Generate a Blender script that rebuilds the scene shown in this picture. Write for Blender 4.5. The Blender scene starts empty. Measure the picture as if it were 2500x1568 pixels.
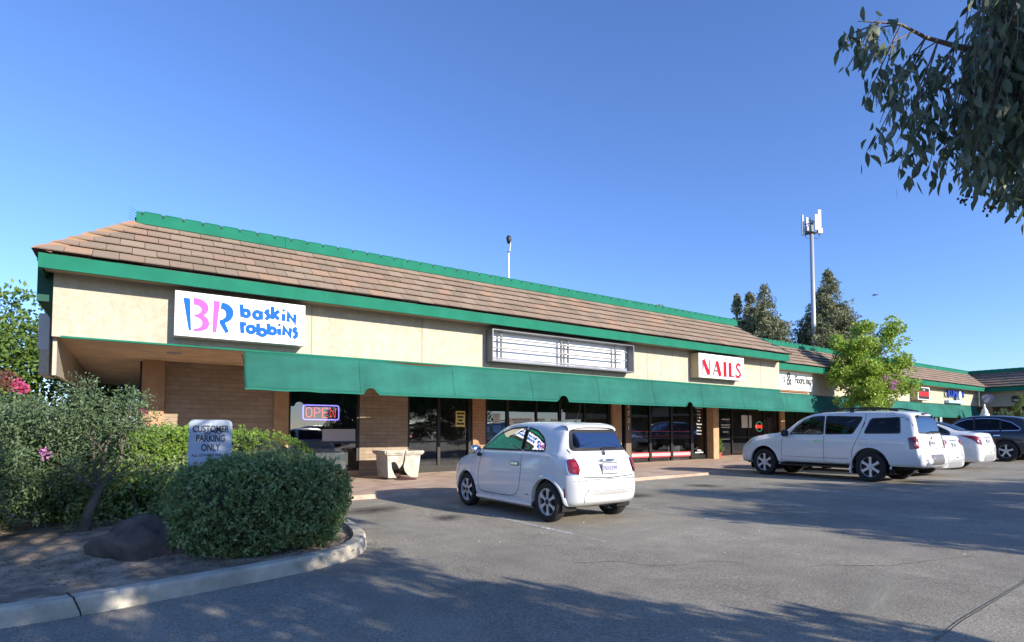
import bpy, math, random
import numpy as np
from mathutils import Vector, Matrix
from mathutils.bvhtree import BVHTree
R = math.radians
rng = np.random.default_rng(7)
random.seed(7)
scn = bpy.context.scene
col = scn.collection

# ------------------------------------------------------------------ camera
EYE = 1.33
cam_d = bpy.data.cameras.new("camera")
cam = bpy.data.objects.new("camera", cam_d)
col.objects.link(cam)
PSI = math.atan(909 / 1365)
cam.location = (0, 0, EYE)
cam.rotation_euler = (R(90 + 2.5), 0, -PSI)
cam_d.sensor_width = 36.0
cam_d.lens = 36.0 * 1365 / 2500
cam_d.shift_y = (1056 - 1365 * math.tan(R(2.5)) - 784) / 2500
cam_d.clip_start = 0.05
cam_d.clip_end = 2000
scn.camera = cam

# ------------------------------------------------------------------ world + sun
SUN_DIR = Vector((0.31, -1.0, 0.386)).normalized()      # towards the sun
elev = math.asin(SUN_DIR.z)
world = bpy.data.worlds.new("World")
scn.world = world
world.use_nodes = True
wn = world.node_tree
wn.nodes.clear()
sky = wn.nodes.new("ShaderNodeTexSky")
sky.sky_type = 'NISHITA'
sky.sun_disc = False
sky.sun_elevation = elev
sky.sun_rotation = math.atan2(SUN_DIR.x, SUN_DIR.y)
sky.air_density = 1.0
sky.dust_density = 0.15
sky.ozone_density = 3.5
bg = wn.nodes.new("ShaderNodeBackground")
bg.inputs[1].default_value = 0.13
wo = wn.nodes.new("ShaderNodeOutputWorld")
tint = wn.nodes.new("ShaderNodeMix")
tint.data_type = 'RGBA'
tint.blend_type = 'MULTIPLY'
tint.inputs[0].default_value = 1.0
tint.inputs[7].default_value = (0.62, 0.71, 0.97, 1)
wn.links.new(sky.outputs[0], tint.inputs[6])
wn.links.new(tint.outputs[2], bg.inputs[0])
wn.links.new(bg.outputs[0], wo.inputs[0])

sun_d = bpy.data.lights.new("sun", 'SUN')
sun_d.energy = 4.0
sun_d.angle = R(0.5)
sun_d.color = (1.0, 0.92, 0.80)
sun = bpy.data.objects.new("sun", sun_d)
col.objects.link(sun)
sun.rotation_euler = SUN_DIR.to_track_quat('Z', 'Y').to_euler()
scn.view_settings.view_transform = 'Standard'
scn.view_settings.look = 'None'
scn.view_settings.exposure = 1.1
scn.view_settings.gamma = 1.0
scn.cycles.max_bounces = 8
scn.cycles.transparent_max_bounces = 16


def gz(x):
    """ground height: the lot climbs gently to the right"""
    return 0.011 * min(max(x, -10.0), 50.0)


# ------------------------------------------------------------------ helpers
def tag(o, label=None, cat=None, group=None, kind=None):
    if label: o['label'] = label
    if cat: o['category'] = cat
    if group: o['group'] = group
    if kind: o['kind'] = kind
    return o


def thing(name, label, cat, loc=(0, 0, 0), rz=0.0, group=None):
    o = bpy.data.objects.new(name, None)
    o.empty_display_size = 0.2
    col.objects.link(o)
    o.location = loc
    o.rotation_euler = (0, 0, rz)
    return tag(o, label, cat, group)


def copy_tree(o, parent=None):
    c = o.copy()
    col.objects.link(c)
    c.parent = parent
    for ch in list(o.children):
        copy_tree(ch, c)
    return c


class MB:
    """collects simple shapes; build() links them as one mesh object"""
    def __init__(s):
        s.v = []
        s.f = []

    def quad(s, a, b, c, d):
        n = len(s.v)
        s.v += [a, b, c, d]
        s.f.append((n, n + 1, n + 2, n + 3))
        return s

    def poly(s, pts):
        n = len(s.v)
        s.v += list(pts)
        s.f.append(tuple(range(n, n + len(pts))))
        return s

    def box(s, x0, x1, y0, y1, z0, z1):
        n = len(s.v)
        s.v += [(x0, y0, z0), (x1, y0, z0), (x1, y1, z0), (x0, y1, z0), (x0, y0, z1), (x1, y0, z1), (x1, y1, z1), (x0, y1, z1)]
        s.f += [tuple(n + i for i in q) for q in ((0, 3, 2, 1), (4, 5, 6, 7), (0, 1, 5, 4), (1, 2, 6, 5), (2, 3, 7, 6), (3, 0, 4, 7))]
        return s

    def bevbox(s, x0, x1, y0, y1, z0, z1, b=0.02):
        """box with chamfered vertical and horizontal edges (superellipse-like, 3 rings)"""
        def ring(z, i):
            X0, X1, Y0, Y1 = x0 + i, x1 - i, y0 + i, y1 - i
            c = b * 0.6
            return [(X0 + c, Y0, z), (X1 - c, Y0, z), (X1, Y0 + c, z), (X1, Y1 - c, z), (X1 - c, Y1, z), (X0 + c, Y1, z), (X0, Y1 - c, z), (X0, Y0 + c, z)]
        return s.rings([ring(z0, b), ring(z0 + b, 0), ring(z1 - b, 0), ring(z1, b)], cap=True)

    def rings(s, rs, cap=False, closed=True):
        n0 = len(s.v)
        k = len(rs[0])
        for r in rs:
            s.v += list(r)
        for i in range(len(rs) - 1):
            for j in range(k if closed else k - 1):
                a = n0 + i * k + j
                b = n0 + i * k + (j + 1) % k
                s.f.append((a, b, b + k, a + k))
        if cap:
            s.f.append(tuple(n0 + j for j in reversed(range(k))))
            s.f.append(tuple(n0 + (len(rs) - 1) * k + j for j in range(k)))
        return s

    def tube(s, pts, rad, seg=8, cap=True):
        pts = [Vector(p) for p in pts]
        if not hasattr(rad, '__len__'):
            rad = [rad] * len(pts)
        rs = []
        prev = None
        for i, p in enumerate(pts):
            d = (pts[min(i + 1, len(pts) - 1)] - pts[max(i - 1, 0)]).normalized()
            if prev is None:
                u = d.orthogonal().normalized()
            else:
                u = (prev - d * prev.dot(d))
                u = u.normalized() if u.length > 1e-6 else d.orthogonal().normalized()
            prev = u
            w = d.cross(u)
            rs.append([tuple(p + (u * math.cos(2 * math.pi * j / seg) + w * math.sin(2 * math.pi * j / seg)) * rad[i]) for j in range(seg)])
        return s.rings(rs, cap=cap)

    def lathe(s, prof, seg=24, axis='z', c=(0, 0, 0)):
        rs = []
        for r, h in prof:
            ring = []
            for j in range(seg):
                a = 2 * math.pi * j / seg
                p = (r * math.cos(a), r * math.sin(a), h)
                if axis == 'y':
                    p = (p[0], h, p[1])
                elif axis == 'x':
                    p = (h, p[0], p[1])
                ring.append((p[0] + c[0], p[1] + c[1], p[2] + c[2]))
            rs.append(ring)
        return s.rings(rs)

    def extr(s, pts, fn0, fn1):
        """prism between two mappings of a 2D outline"""
        n = len(s.v)
        k = len(pts)
        s.v += [fn0(p) for p in pts] + [fn1(p) for p in pts]
        s.f.append(tuple(range(n, n + k)))
        s.f.append(tuple(reversed(range(n + k, n + 2 * k))))
        for j in range(k):
            a, b = n + j, n + (j + 1) % k
            s.f.append((a, a + k, b + k, b))
        return s

    def add(s, o, m=None):
        n = len(s.v)
        s.v += [tuple(m @ Vector(v)) if m else v for v in o.v]
        s.f += [tuple(n + i for i in f) for f in o.f]
        return s

    def build(s, name, mat=None, parent=None, smooth=False, sub=0, label=None):
        me = bpy.data.meshes.new(name)
        me.from_pydata([tuple(v) for v in s.v], [], s.f)
        me.validate()
        me.update()
        if mat: me.materials.append(mat)
        if smooth:
            me.polygons.foreach_set('use_smooth', [True] * len(me.polygons))
        o = bpy.data.objects.new(name, me)
        col.objects.link(o)
        if parent: o.parent = parent
        if sub:
            m = o.modifiers.new('sub', 'SUBSURF')
            m.levels = m.render_levels = sub
        if smooth == 'auto':
            me.polygons.foreach_set('use_smooth', [True] * len(me.polygons))
            try:
                me.set_sharp_from_angle(angle=R(35))
            except Exception:
                pass
        if label: o['label'] = label
        return o


def np_mesh(name, V, F, mat=None, parent=None, smooth=False):
    """V (n,3) float, F (m,4) int"""
    me = bpy.data.meshes.new(name)
    V = np.ascontiguousarray(V, dtype=np.float32)
    F = np.ascontiguousarray(F, dtype=np.int32)
    me.vertices.add(len(V))
    me.vertices.foreach_set('co', V.ravel())
    k = F.shape[1]
    me.loops.add(F.size)
    me.loops.foreach_set('vertex_index', F.ravel())
    me.polygons.add(len(F))
    me.polygons.foreach_set('loop_start', np.arange(0, F.size, k, dtype=np.int32))
    me.polygons.foreach_set('loop_total', np.full(len(F), k, dtype=np.int32))
    if smooth:
        me.polygons.foreach_set('use_smooth', np.ones(len(F), dtype=bool))
    me.update(calc_edges=True)
    if mat: me.materials.append(mat)
    o = bpy.data.objects.new(name, me)
    col.objects.link(o)
    if parent: o.parent = parent
    return o


def unit(a):
    return a / np.maximum(np.linalg.norm(a, axis=1, keepdims=True), 1e-9)


def leaves(P, D, L, W, g=rng):
    """folded diamond leaves: P bases, D axes, L and W lengths and widths -> V, F"""
    n = len(P)
    S = unit(np.cross(D, g.normal(size=(n, 3))))
    Nn = np.cross(S, D)
    L = np.broadcast_to(np.asarray(L), (n,))[:, None]
    W = np.broadcast_to(np.asarray(W), (n,))[:, None]
    V = np.empty((n, 4, 3))
    V[:, 0] = P
    V[:, 1] = P + D * L * 0.5 + S * W * 0.5 + Nn * W * 0.15
    V[:, 2] = P + D * L
    V[:, 3] = P + D * L * 0.5 - S * W * 0.5 + Nn * W * 0.15
    return V.reshape(-1, 3), np.arange(4 * n).reshape(n, 4)


def rand_dirs(n, g=rng):
    return unit(g.normal(size=(n, 3)))


# ------------------------------------------------------------------ materials
def mat(name, colr=(.5, .5, .5), rough=.6, metal=0.0, spec=None, coat=0.0, var=0.0, vscale=3.0, bump=0.0, bscale=40.0,
        colr2=None, emit=None, estr=1.0, detail=4.0, bump2=0.0, island=None):
    m = bpy.data.materials.new(name)
    m.use_nodes = True
    nt = m.node_tree
    b = nt.nodes['Principled BSDF']
    b.inputs['Base Color'].default_value = (*colr, 1)
    b.inputs['Roughness'].default_value = rough
    b.inputs['Metallic'].default_value = metal
    if spec is not None: b.inputs['Specular IOR Level'].default_value = spec
    if coat:
        b.inputs['Coat Weight'].default_value = coat
        b.inputs['Coat Roughness'].default_value = 0.04
    if emit:
        b.inputs['Emission Color'].default_value = (*emit, 1)
        b.inputs['Emission Strength'].default_value = estr
    tc = nt.nodes.new('ShaderNodeTexCoord')
    if var or colr2:
        nz = nt.nodes.new('ShaderNodeTexNoise')
        nz.inputs['Scale'].default_value = vscale
        nz.inputs['Detail'].default_value = detail
        nt.links.new(tc.outputs['Object'], nz.inputs['Vector'])
        rp = nt.nodes.new('ShaderNodeValToRGB')
        c2 = colr2 or tuple(max(0, c * (1 - var)) for c in colr)
        c1 = colr if colr2 else tuple(min(1, c * (1 + var)) for c in colr)
        rp.color_ramp.elements[0].position = .36
        rp.color_ramp.elements[1].position = .64
        rp.color_ramp.elements[0].color = (*c2, 1)
        rp.color_ramp.elements[1].color = (*c1, 1)
        nt.links.new(nz.outputs['Fac'], rp.inputs[0])
        nt.links.new(rp.outputs[0], b.inputs['Base Color'])
    if island:
        ge = nt.nodes.new('ShaderNodeNewGeometry')
        rp = nt.nodes.new('ShaderNodeValToRGB')
        while len(rp.color_ramp.elements) < len(island):
            rp.color_ramp.elements.new(.5)
        for i, c in enumerate(island):
            rp.color_ramp.elements[i].position = i / (len(island) - 1)
            rp.color_ramp.elements[i].color = (*c, 1)
        nt.links.new(ge.outputs['Random Per Island'], rp.inputs[0])
        nt.links.new(rp.outputs[0], b.inputs['Base Color'])
        if var:
            mx = nt.nodes.new('ShaderNodeMix'); mx.data_type = 'RGBA'; mx.blend_type = 'MULTIPLY'
            mx.inputs[0].default_value = 1.0
            rp2 = nt.nodes.new('ShaderNodeValToRGB')
            rp2.color_ramp.elements[0].color = (1 - var, 1 - var, 1 - var, 1)
            nt.links.new(nz.outputs['Fac'], rp2.inputs[0])
            nt.links.new(rp.outputs[0], mx.inputs[6]); nt.links.new(rp2.outputs[0], mx.inputs[7])
            nt.links.new(mx.outputs[2], b.inputs['Base Color'])
    if bump:
        nb = nt.nodes.new('ShaderNodeTexNoise')
        nb.inputs['Scale'].default_value = bscale
        nb.inputs['Detail'].default_value = 5
        nt.links.new(tc.outputs['Object'], nb.inputs['Vector'])
        bp = nt.nodes.new('ShaderNodeBump')
        bp.inputs['Strength'].default_value = bump
        bp.inputs['Distance'].default_value = bump2 or 0.02
        nt.links.new(nb.outputs['Fac'], bp.inputs['Height'])
        nt.links.new(bp.outputs[0], b.inputs['Normal'])
    return m


def leaf_mat(name, cols, rough=.5, trans=.3):
    m = bpy.data.materials.new(name)
    m.use_nodes = True
    nt = m.node_tree
    b = nt.nodes['Principled BSDF']
    out = nt.nodes['Material Output']
    ge = nt.nodes.new('ShaderNodeNewGeometry')
    rp = nt.nodes.new('ShaderNodeValToRGB')
    while len(rp.color_ramp.elements) < len(cols):
        rp.color_ramp.elements.new(.5)
    for i, c in enumerate(cols):
        rp.color_ramp.elements[i].position = i / (len(cols) - 1)
        rp.color_ramp.elements[i].color = (*c, 1)
    nt.links.new(ge.outputs['Random Per Island'], rp.inputs[0])
    nt.links.new(rp.outputs[0], b.inputs['Base Color'])
    b.inputs['Roughness'].default_value = rough
    b.inputs['Specular IOR Level'].default_value = .35
    t = nt.nodes.new('ShaderNodeBsdfTranslucent')
    nt.links.new(rp.outputs[0], t.inputs['Color'])
    mx = nt.nodes.new('ShaderNodeMixShader')
    mx.inputs[0].default_value = trans
    nt.links.new(b.outputs[0], mx.inputs[1])
    nt.links.new(t.outputs[0], mx.inputs[2])
    nt.links.new(mx.outputs[0], out.inputs[0])
    return m


def glass_mat(name, tint=(.35, .38, .37), boost=.06, rough=0.0, ior=1.55):
    m = bpy.data.materials.new(name)
    m.use_nodes = True
    nt = m.node_tree
    nt.nodes.remove(nt.nodes['Principled BSDF'])
    out = nt.nodes['Material Output']
    tr = nt.nodes.new('ShaderNodeBsdfTransparent')
    tr.inputs[0].default_value = (*tint, 1)
    gl = nt.nodes.new('ShaderNodeBsdfGlossy')
    gl.inputs['Roughness'].default_value = rough
    gl.inputs['Color'].default_value = (.95, .97, 1, 1)
    fr = nt.nodes.new('ShaderNodeFresnel')
    fr.inputs[0].default_value = ior
    ad = nt.nodes.new('ShaderNodeMath')
    ad.operation = 'ADD'
    ad.use_clamp = True
    ad.inputs[1].default_value = boost
    nt.links.new(fr.outputs[0], ad.inputs[0])
    mx = nt.nodes.new('ShaderNodeMixShader')
    nt.links.new(ad.outputs[0], mx.inputs[0])
    nt.links.new(tr.outputs[0], mx.inputs[1])
    nt.links.new(gl.outputs[0], mx.inputs[2])
    nt.links.new(mx.outputs[0], out.inputs[0])
    return m


def asphalt_mat(name, base=.105, tone=(1.0, .97, .93)):
    m = bpy.data.materials.new(name)
    m.use_nodes = True
    nt = m.node_tree
    b = nt.nodes['Principled BSDF']
    b.inputs['Roughness'].default_value = .9
    b.inputs['Specular IOR Level'].default_value = .25
    tc = nt.nodes.new('ShaderNodeTexCoord')

    def noise(sc, det=4, rgh=.55):
        n = nt.nodes.new('ShaderNodeTexNoise')
        n.inputs['Scale'].default_value = sc
        n.inputs['Detail'].default_value = det
        n.inputs['Roughness'].default_value = rgh
        nt.links.new(tc.outputs['Object'], n.inputs['Vector'])
        return n

    def ramp(n, p0, p1, a, c):
        r = nt.nodes.new('ShaderNodeValToRGB')
        r.color_ramp.elements[0].position = p0
        r.color_ramp.elements[1].position = p1
        r.color_ramp.elements[0].color = (a, a, a, 1)
        r.color_ramp.elements[1].color = (c, c, c, 1)
        nt.links.new(n.outputs['Fac'], r.inputs[0])
        return r

    def mul(x, y):
        k = nt.nodes.new('ShaderNodeMix')
        k.data_type = 'RGBA'
        k.blend_type = 'MULTIPLY'
        k.inputs[0].default_value = 1
        nt.links.new(x.outputs[2] if x.type == 'MIX' else x.outputs[0], k.inputs[6])
        nt.links.new(y.outputs[0], k.inputs[7])
        return k
    col0 = nt.nodes.new('ShaderNodeRGB')
    col0.outputs[0].default_value = (base * tone[0], base * tone[1], base * tone[2], 1)
    x = mul(col0, ramp(noise(.35, 5, .6), .3, .7, .78, 1.12))
    x = mul(x, ramp(noise(2.2, 6, .65), .35, .65, .86, 1.08))
    x = mul(x, ramp(noise(55, 2, .6), .35, .68, .72, 1.35))
    x = mul(x, ramp(noise(160, 2, .6), .35, .7, .8, 1.3))
    # pale worn aggregate spots
    vo = nt.nodes.new('ShaderNodeTexVoronoi')
    vo.inputs['Scale'].default_value = 30
    nt.links.new(tc.outputs['Object'], vo.inputs['Vector'])
    rv = nt.nodes.new('ShaderNodeValToRGB')
    rv.color_ramp.elements[0].position = .08
    rv.color_ramp.elements[1].position = .13
    rv.color_ramp.elements[0].color = (1.9, 1.9, 1.9, 1)
    rv.color_ramp.elements[1].color = (1, 1, 1, 1)
    nt.links.new(vo.outputs['Distance'], rv.inputs[0])
    x = mul(x, rv)
    nt.links.new(x.outputs[2], b.inputs['Base Color'])
    nb = noise(90, 4, .6)
    bp = nt.nodes.new('ShaderNodeBump')
    bp.inputs['Strength'].default_value = .5
    bp.inputs['Distance'].default_value = .01
    nt.links.new(nb.outputs['Fac'], bp.inputs['Height'])
    nt.links.new(bp.outputs[0], b.inputs['Normal'])
    return m


def brick_mat(name, c1, c2, mortar, bw=.42, bh=.105, axis='XZ'):
    m = bpy.data.materials.new(name)
    m.use_nodes = True
    nt = m.node_tree
    b = nt.nodes['Principled BSDF']
    b.inputs['Roughness'].default_value = .85
    tc = nt.nodes.new('ShaderNodeTexCoord')
    sp = nt.nodes.new('ShaderNodeSeparateXYZ')
    cb = nt.nodes.new('ShaderNodeCombineXYZ')
    nt.links.new(tc.outputs['Object'], sp.inputs[0])
    ad = nt.nodes.new('ShaderNodeMath')
    ad.operation = 'ADD'
    nt.links.new(sp.outputs['X'], ad.inputs[0])
    nt.links.new(sp.outputs['Y'], ad.inputs[1])
    nt.links.new(ad.outputs[0], cb.inputs['X'])
    nt.links.new(sp.outputs['Z'], cb.inputs['Y'])
    br = nt.nodes.new('ShaderNodeTexBrick')
    br.inputs['Scale'].default_value = 1
    br.inputs['Brick Width'].default_value = bw
    br.inputs['Row Height'].default_value = bh
    br.inputs['Mortar Size'].default_value = .006
    br.inputs['Mortar Smooth'].default_value = .3
    br.inputs['Color1'].default_value = (*c1, 1)
    br.inputs['Color2'].default_value = (*c2, 1)
    br.inputs['Mortar'].default_value = (*mortar, 1)
    nt.links.new(cb.outputs[0], br.inputs['Vector'])
    nz = nt.nodes.new('ShaderNodeTexNoise')
    nz.inputs['Scale'].default_value = 6
    nz.inputs['Detail'].default_value = 6
    nt.links.new(cb.outputs[0], nz.inputs['Vector'])
    rp = nt.nodes.new('ShaderNodeValToRGB')
    rp.color_ramp.elements[0].color = (.72, .72, .72, 1)
    rp.color_ramp.elements[1].color = (1.15, 1.15, 1.15, 1)
    nt.links.new(nz.outputs['Fac'], rp.inputs[0])
    mx = nt.nodes.new('ShaderNodeMix')
    mx.data_type = 'RGBA'
    mx.blend_type = 'MULTIPLY'
    mx.inputs[0].default_value = 1
    nt.links.new(br.outputs['Color'], mx.inputs[6])
    nt.links.new(rp.outputs[0], mx.inputs[7])
    nt.links.new(mx.outputs[2], b.inputs['Base Color'])
    bp = nt.nodes.new('ShaderNodeBump')
    bp.inputs['Strength'].default_value = .6
    bp.inputs['Distance'].default_value = .012
    bp.invert = True
    nt.links.new(br.outputs['Fac'], bp.inputs['Height'])
    nt.links.new(bp.outputs[0], b.inputs['Normal'])
    return m


def stucco_mat(name, c=(.44, .385, .285), c2=(.49, .445, .35)):
    m = bpy.data.materials.new(name)
    m.use_nodes = True
    nt = m.node_tree
    b = nt.nodes['Principled BSDF']
    b.inputs['Roughness'].default_value = .9
    b.inputs['Specular IOR Level'].default_value = .2
    tc = nt.nodes.new('ShaderNodeTexCoord')
    nz = nt.nodes.new('ShaderNodeTexNoise')
    nz.inputs['Scale'].default_value = 5
    nz.inputs['Detail'].default_value = 7
    nz.inputs['Distortion'].default_value = 1.6
    nt.links.new(tc.outputs['Object'], nz.inputs['Vector'])
    rp = nt.nodes.new('ShaderNodeValToRGB')
    rp.color_ramp.elements[0].position = .35
    rp.color_ramp.elements[1].position = .62
    rp.color_ramp.elements[0].color = (*c, 1)
    rp.color_ramp.elements[1].color = (*c2, 1)
    nt.links.new(nz.outputs['Fac'], rp.inputs[0])
    nt.links.new(rp.outputs[0], b.inputs['Base Color'])
    nb = nt.nodes.new('ShaderNodeTexNoise')
    nb.inputs['Scale'].default_value = 13
    nb.inputs['Detail'].default_value = 6
    nb.inputs['Distortion'].default_value = 2.2
    nt.links.new(tc.outputs['Object'], nb.inputs['Vector'])
    bp = nt.nodes.new('ShaderNodeBump')
    bp.inputs['Strength'].default_value = .55
    bp.inputs['Distance'].default_value = .02
    nt.links.new(nb.outputs['Fac'], bp.inputs['Height'])
    nt.links.new(bp.outputs[0], b.inputs['Normal'])
    return m


def streaks(m, scale=(5, 5, .5), lo=.8, hi=1.08, p0=.3, p1=.7, detail=5):
    """weathering: stretched noise multiplied into the base colour"""
    nt = m.node_tree
    b = nt.nodes['Principled BSDF']
    src = b.inputs['Base Color'].links[0].from_socket if b.inputs['Base Color'].links else None
    tc = nt.nodes.new('ShaderNodeTexCoord')
    mp = nt.nodes.new('ShaderNodeMapping')
    mp.inputs['Scale'].default_value = scale
    nz = nt.nodes.new('ShaderNodeTexNoise')
    nz.inputs['Scale'].default_value = 1
    nz.inputs['Detail'].default_value = detail
    nz.inputs['Roughness'].default_value = .6
    nt.links.new(tc.outputs['Object'], mp.inputs[0])
    nt.links.new(mp.outputs[0], nz.inputs['Vector'])
    rp = nt.nodes.new('ShaderNodeValToRGB')
    rp.color_ramp.elements[0].position = p0
    rp.color_ramp.elements[1].position = p1
    rp.color_ramp.elements[0].color = (lo, lo, lo, 1)
    rp.color_ramp.elements[1].color = (hi, hi, hi, 1)
    nt.links.new(nz.outputs['Fac'], rp.inputs[0])
    mx = nt.nodes.new('ShaderNodeMix')
    mx.data_type = 'RGBA'
    mx.blend_type = 'MULTIPLY'
    mx.inputs[0].default_value = 1
    if src: nt.links.new(src, mx.inputs[6])
    else: mx.inputs[6].default_value = b.inputs['Base Color'].default_value
    nt.links.new(rp.outputs[0], mx.inputs[7])
    nt.links.new(mx.outputs[2], b.inputs['Base Color'])
    return m


M = {}
M['asphalt'] = asphalt_mat('asphalt', .275, (1.06, .96, .77))
M['asphalt_patch'] = asphalt_mat('asphalt_patch', .31, (1.06, .96, .77))
M['line'] = mat('line_paint', (.42, .42, .42), .8, var=.25, vscale=14, bump=.2)
M['walk'] = None
M['kerb'] = mat('kerb_concrete', (.50, .45, .35), .9, var=.25, vscale=4, detail=8, bump=.4, bscale=60)
M['soil'] = mat('soil', (.37, .28, .20), .95, var=.45, vscale=5, detail=8, bump=.9, bscale=30, bump2=.05)
M['stucco'] = stucco_mat('stucco')
M['soffit'] = mat('soffit_plaster', (.62, .46, .28), .85, var=.12, vscale=2, bump=.15, bscale=30)
M['green'] = mat('green_paint', (.012, .145, .090), .75, spec=.12, var=.08, vscale=2.5, bump=.12, bscale=8)
M['canvas'] = mat('green_canvas', (.017, .118, .092), .75, spec=.15, var=.07, vscale=1.2, bump=.15, bscale=12)
M['brick'] = brick_mat('long_brick', (.37, .285, .20), (.29, .22, .15), (.22, .175, .125))
M['brick_pillar'] = brick_mat('pillar_brick', (.42, .24, .13), (.36, .20, .11), (.22, .14, .08), .40, .10)
M['pillar'] = mat('pillar_plaster', (.40, .25, .14), .85, var=.1, vscale=5, bump=.2, bscale=50)
M['bronze'] = mat('bronze_frame', (.020, .018, .015), .4, metal=.3)
M['glass'] = glass_mat('shop_glass', (.42, .43, .42), .07)
M['tile'] = mat('roof_tile', (.4, .25, .18), .85, var=.22, vscale=14, bump=.35, bscale=25, detail=6,
                island=[(0.269, 0.197, 0.140), (0.228, 0.173, 0.123), (0.326, 0.241, 0.175), (0.263, 0.199, 0.145), (0.297, 0.201, 0.143), (0.248, 0.190, 0.139), (0.365, 0.230, 0.153), (0.293, 0.223, 0.160), (0.221, 0.170, 0.125)])
M['dark'] = mat('dark_void', (.015, .014, .013), .9)
streaks(M['stucco'], (6, 6, .35), .86, 1.03)
streaks(M['stucco'], (.5, .5, .5), .93, 1.04)
streaks(M['canvas'], (7, 3, .8), .93, 1.05)
streaks(M['canvas'], (.8, .8, 2.2), .86, 1.18, .35, .7)
streaks(M['asphalt'], (.9, .16, 1), .86, 1.08, .35, .65)
streaks(M['asphalt'], (1.3, 1.3, 1), .80, 1.0, .22, .36, 3)
streaks(M['kerb'], (6, 6, 3), .8, 1.05)
M['white_face'] = mat('sign_face', (.86, .86, .85), .35, var=.02, vscale=2)
M['cream'] = mat('cream_metal', (.50, .38, .22), .5)
M['white_metal'] = mat('white_metal', (.72, .72, .70), .4)
M['grey_metal'] = mat('grey_metal', (.30, .31, .33), .45, metal=.3)
M['blue'] = mat('letter_blue', (.006, .10, .42), .6, spec=.1)
M['pink'] = mat('letter_pink', (.42, .10, .42), .6, spec=.1)
M['red'] = mat('letter_red', (.34, .008, .02), .6, spec=.1)
M['black'] = mat('letter_black', (.02, .02, .02), .5)
M['white'] = mat('plain_white', (.8, .8, .8), .5)
M['paper'] = mat('paper', (.62, .62, .58), .8)
M['interior'] = mat('shop_interior', (.34, .29, .23), .8, var=.3, vscale=1.5)
M['tube_white'] = mat('lamp_tube', (.85, .85, .85), .3)


def text_obj(name, body, size, loc, m, parent=None, rot=(R(90), 0, 0), sx=1.0, depth=.004, bold=0.0, align='CENTER', sp=1.0):
    c = bpy.data.curves.new(name, 'FONT')
    c.body = body
    c.size = size
    c.extrude = depth
    c.offset = bold
    c.align_x = align
    c.align_y = 'CENTER'
    c.space_character = sp
    t = bpy.data.objects.new('tmp', c)
    col.objects.link(t)
    bpy.context.view_layer.update()
    dg = bpy.context.evaluated_depsgraph_get()
    me = bpy.data.meshes.new_from_object(t.evaluated_get(dg))
    col.objects.unlink(t)
    bpy.data.objects.remove(t)
    me.name = name
    me.materials.clear()
    me.materials.append(m)
    o = bpy.data.objects.new(name, me)
    col.objects.link(o)
    o.location = loc
    o.rotation_euler = rot
    o.scale = (sx, 1, 1)
    if parent: o.parent = parent
    return o


STK = [0]


def stroke(mb, pts, w, y=0.0, th=.006):
    """flat ribbon along 2D points in the XZ plane, facing -Y"""
    STK[0] = (STK[0] + 1) % 5
    th += .0007 * STK[0]
    p = [Vector(q) for q in pts]
    n = len(p)
    Lf, Rt = [], []
    for i in range(n):
        a = (p[i] - p[i - 1]).normalized() if i else (p[1] - p[0]).normalized()
        b = (p[i + 1] - p[i]).normalized() if i < n - 1 else a
        t = (a + b)
        t = t.normalized() if t.length > 1e-6 else a
        nn = Vector((-t.y, t.x))
        k = 1 / max(.5, nn.dot(Vector((-a.y, a.x))))
        Lf.append(p[i] + nn * w / 2 * k)
        Rt.append(p[i] - nn * w / 2 * k)
    mb.rings([[(Lf[i].x, y - th, Lf[i].y), (Rt[i].x, y - th, Rt[i].y), (Rt[i].x, y, Rt[i].y), (Lf[i].x, y, Lf[i].y)] for i in range(n)], cap=True)

# ------------------------------------------------------------------ ground
def sheet(name, pts, m, dz=0.0, kind='structure', zf=gz):
    b = MB()
    b.poly([(x, y, zf(x) + dz) for x, y in pts])
    return tag(b.build(name, m), kind=kind)


g = MB()
xs = [-400, -10, 50, 600]
for i in range(3):
    for y0, y1 in ((-400, 60), (60, 600)):
        g.quad((xs[i], y0, gz(xs[i])), (xs[i + 1], y0, gz(xs[i + 1])), (xs[i + 1], y1, gz(xs[i + 1])), (xs[i], y1, gz(xs[i])))
tag(g.build('ground', M['asphalt']), kind='structure')
# the paler strip of older paving beyond the seam
sheet('asphalt_strip', [(3.2, -4), (4.07, 1.46), (4.67, 1.51), (6.1, 1.56), (9.0, 1.7), (13, 1.9), (13, -4)], M['asphalt_patch'], .004)
b = MB()
pp = [(3.9, 1.40), (4.07, 1.47), (4.67, 1.52), (6.1, 1.57), (9.0, 1.71)]
for i in range(len(pp) - 1):
    (x0, y0), (x1, y1) = pp[i], pp[i + 1]
    b.quad((x0, y0 - .002, gz(x0) + .0055), (x1, y1 - .002, gz(x1) + .0055), (x1, y1 + .007, gz(x1) + .0055), (x0, y0 + .007, gz(x0) + .0055))
tag(b.build('paving_seam', mat('seam', (.24, .21, .15), .95, var=.4, vscale=30)), kind='structure')

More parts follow.
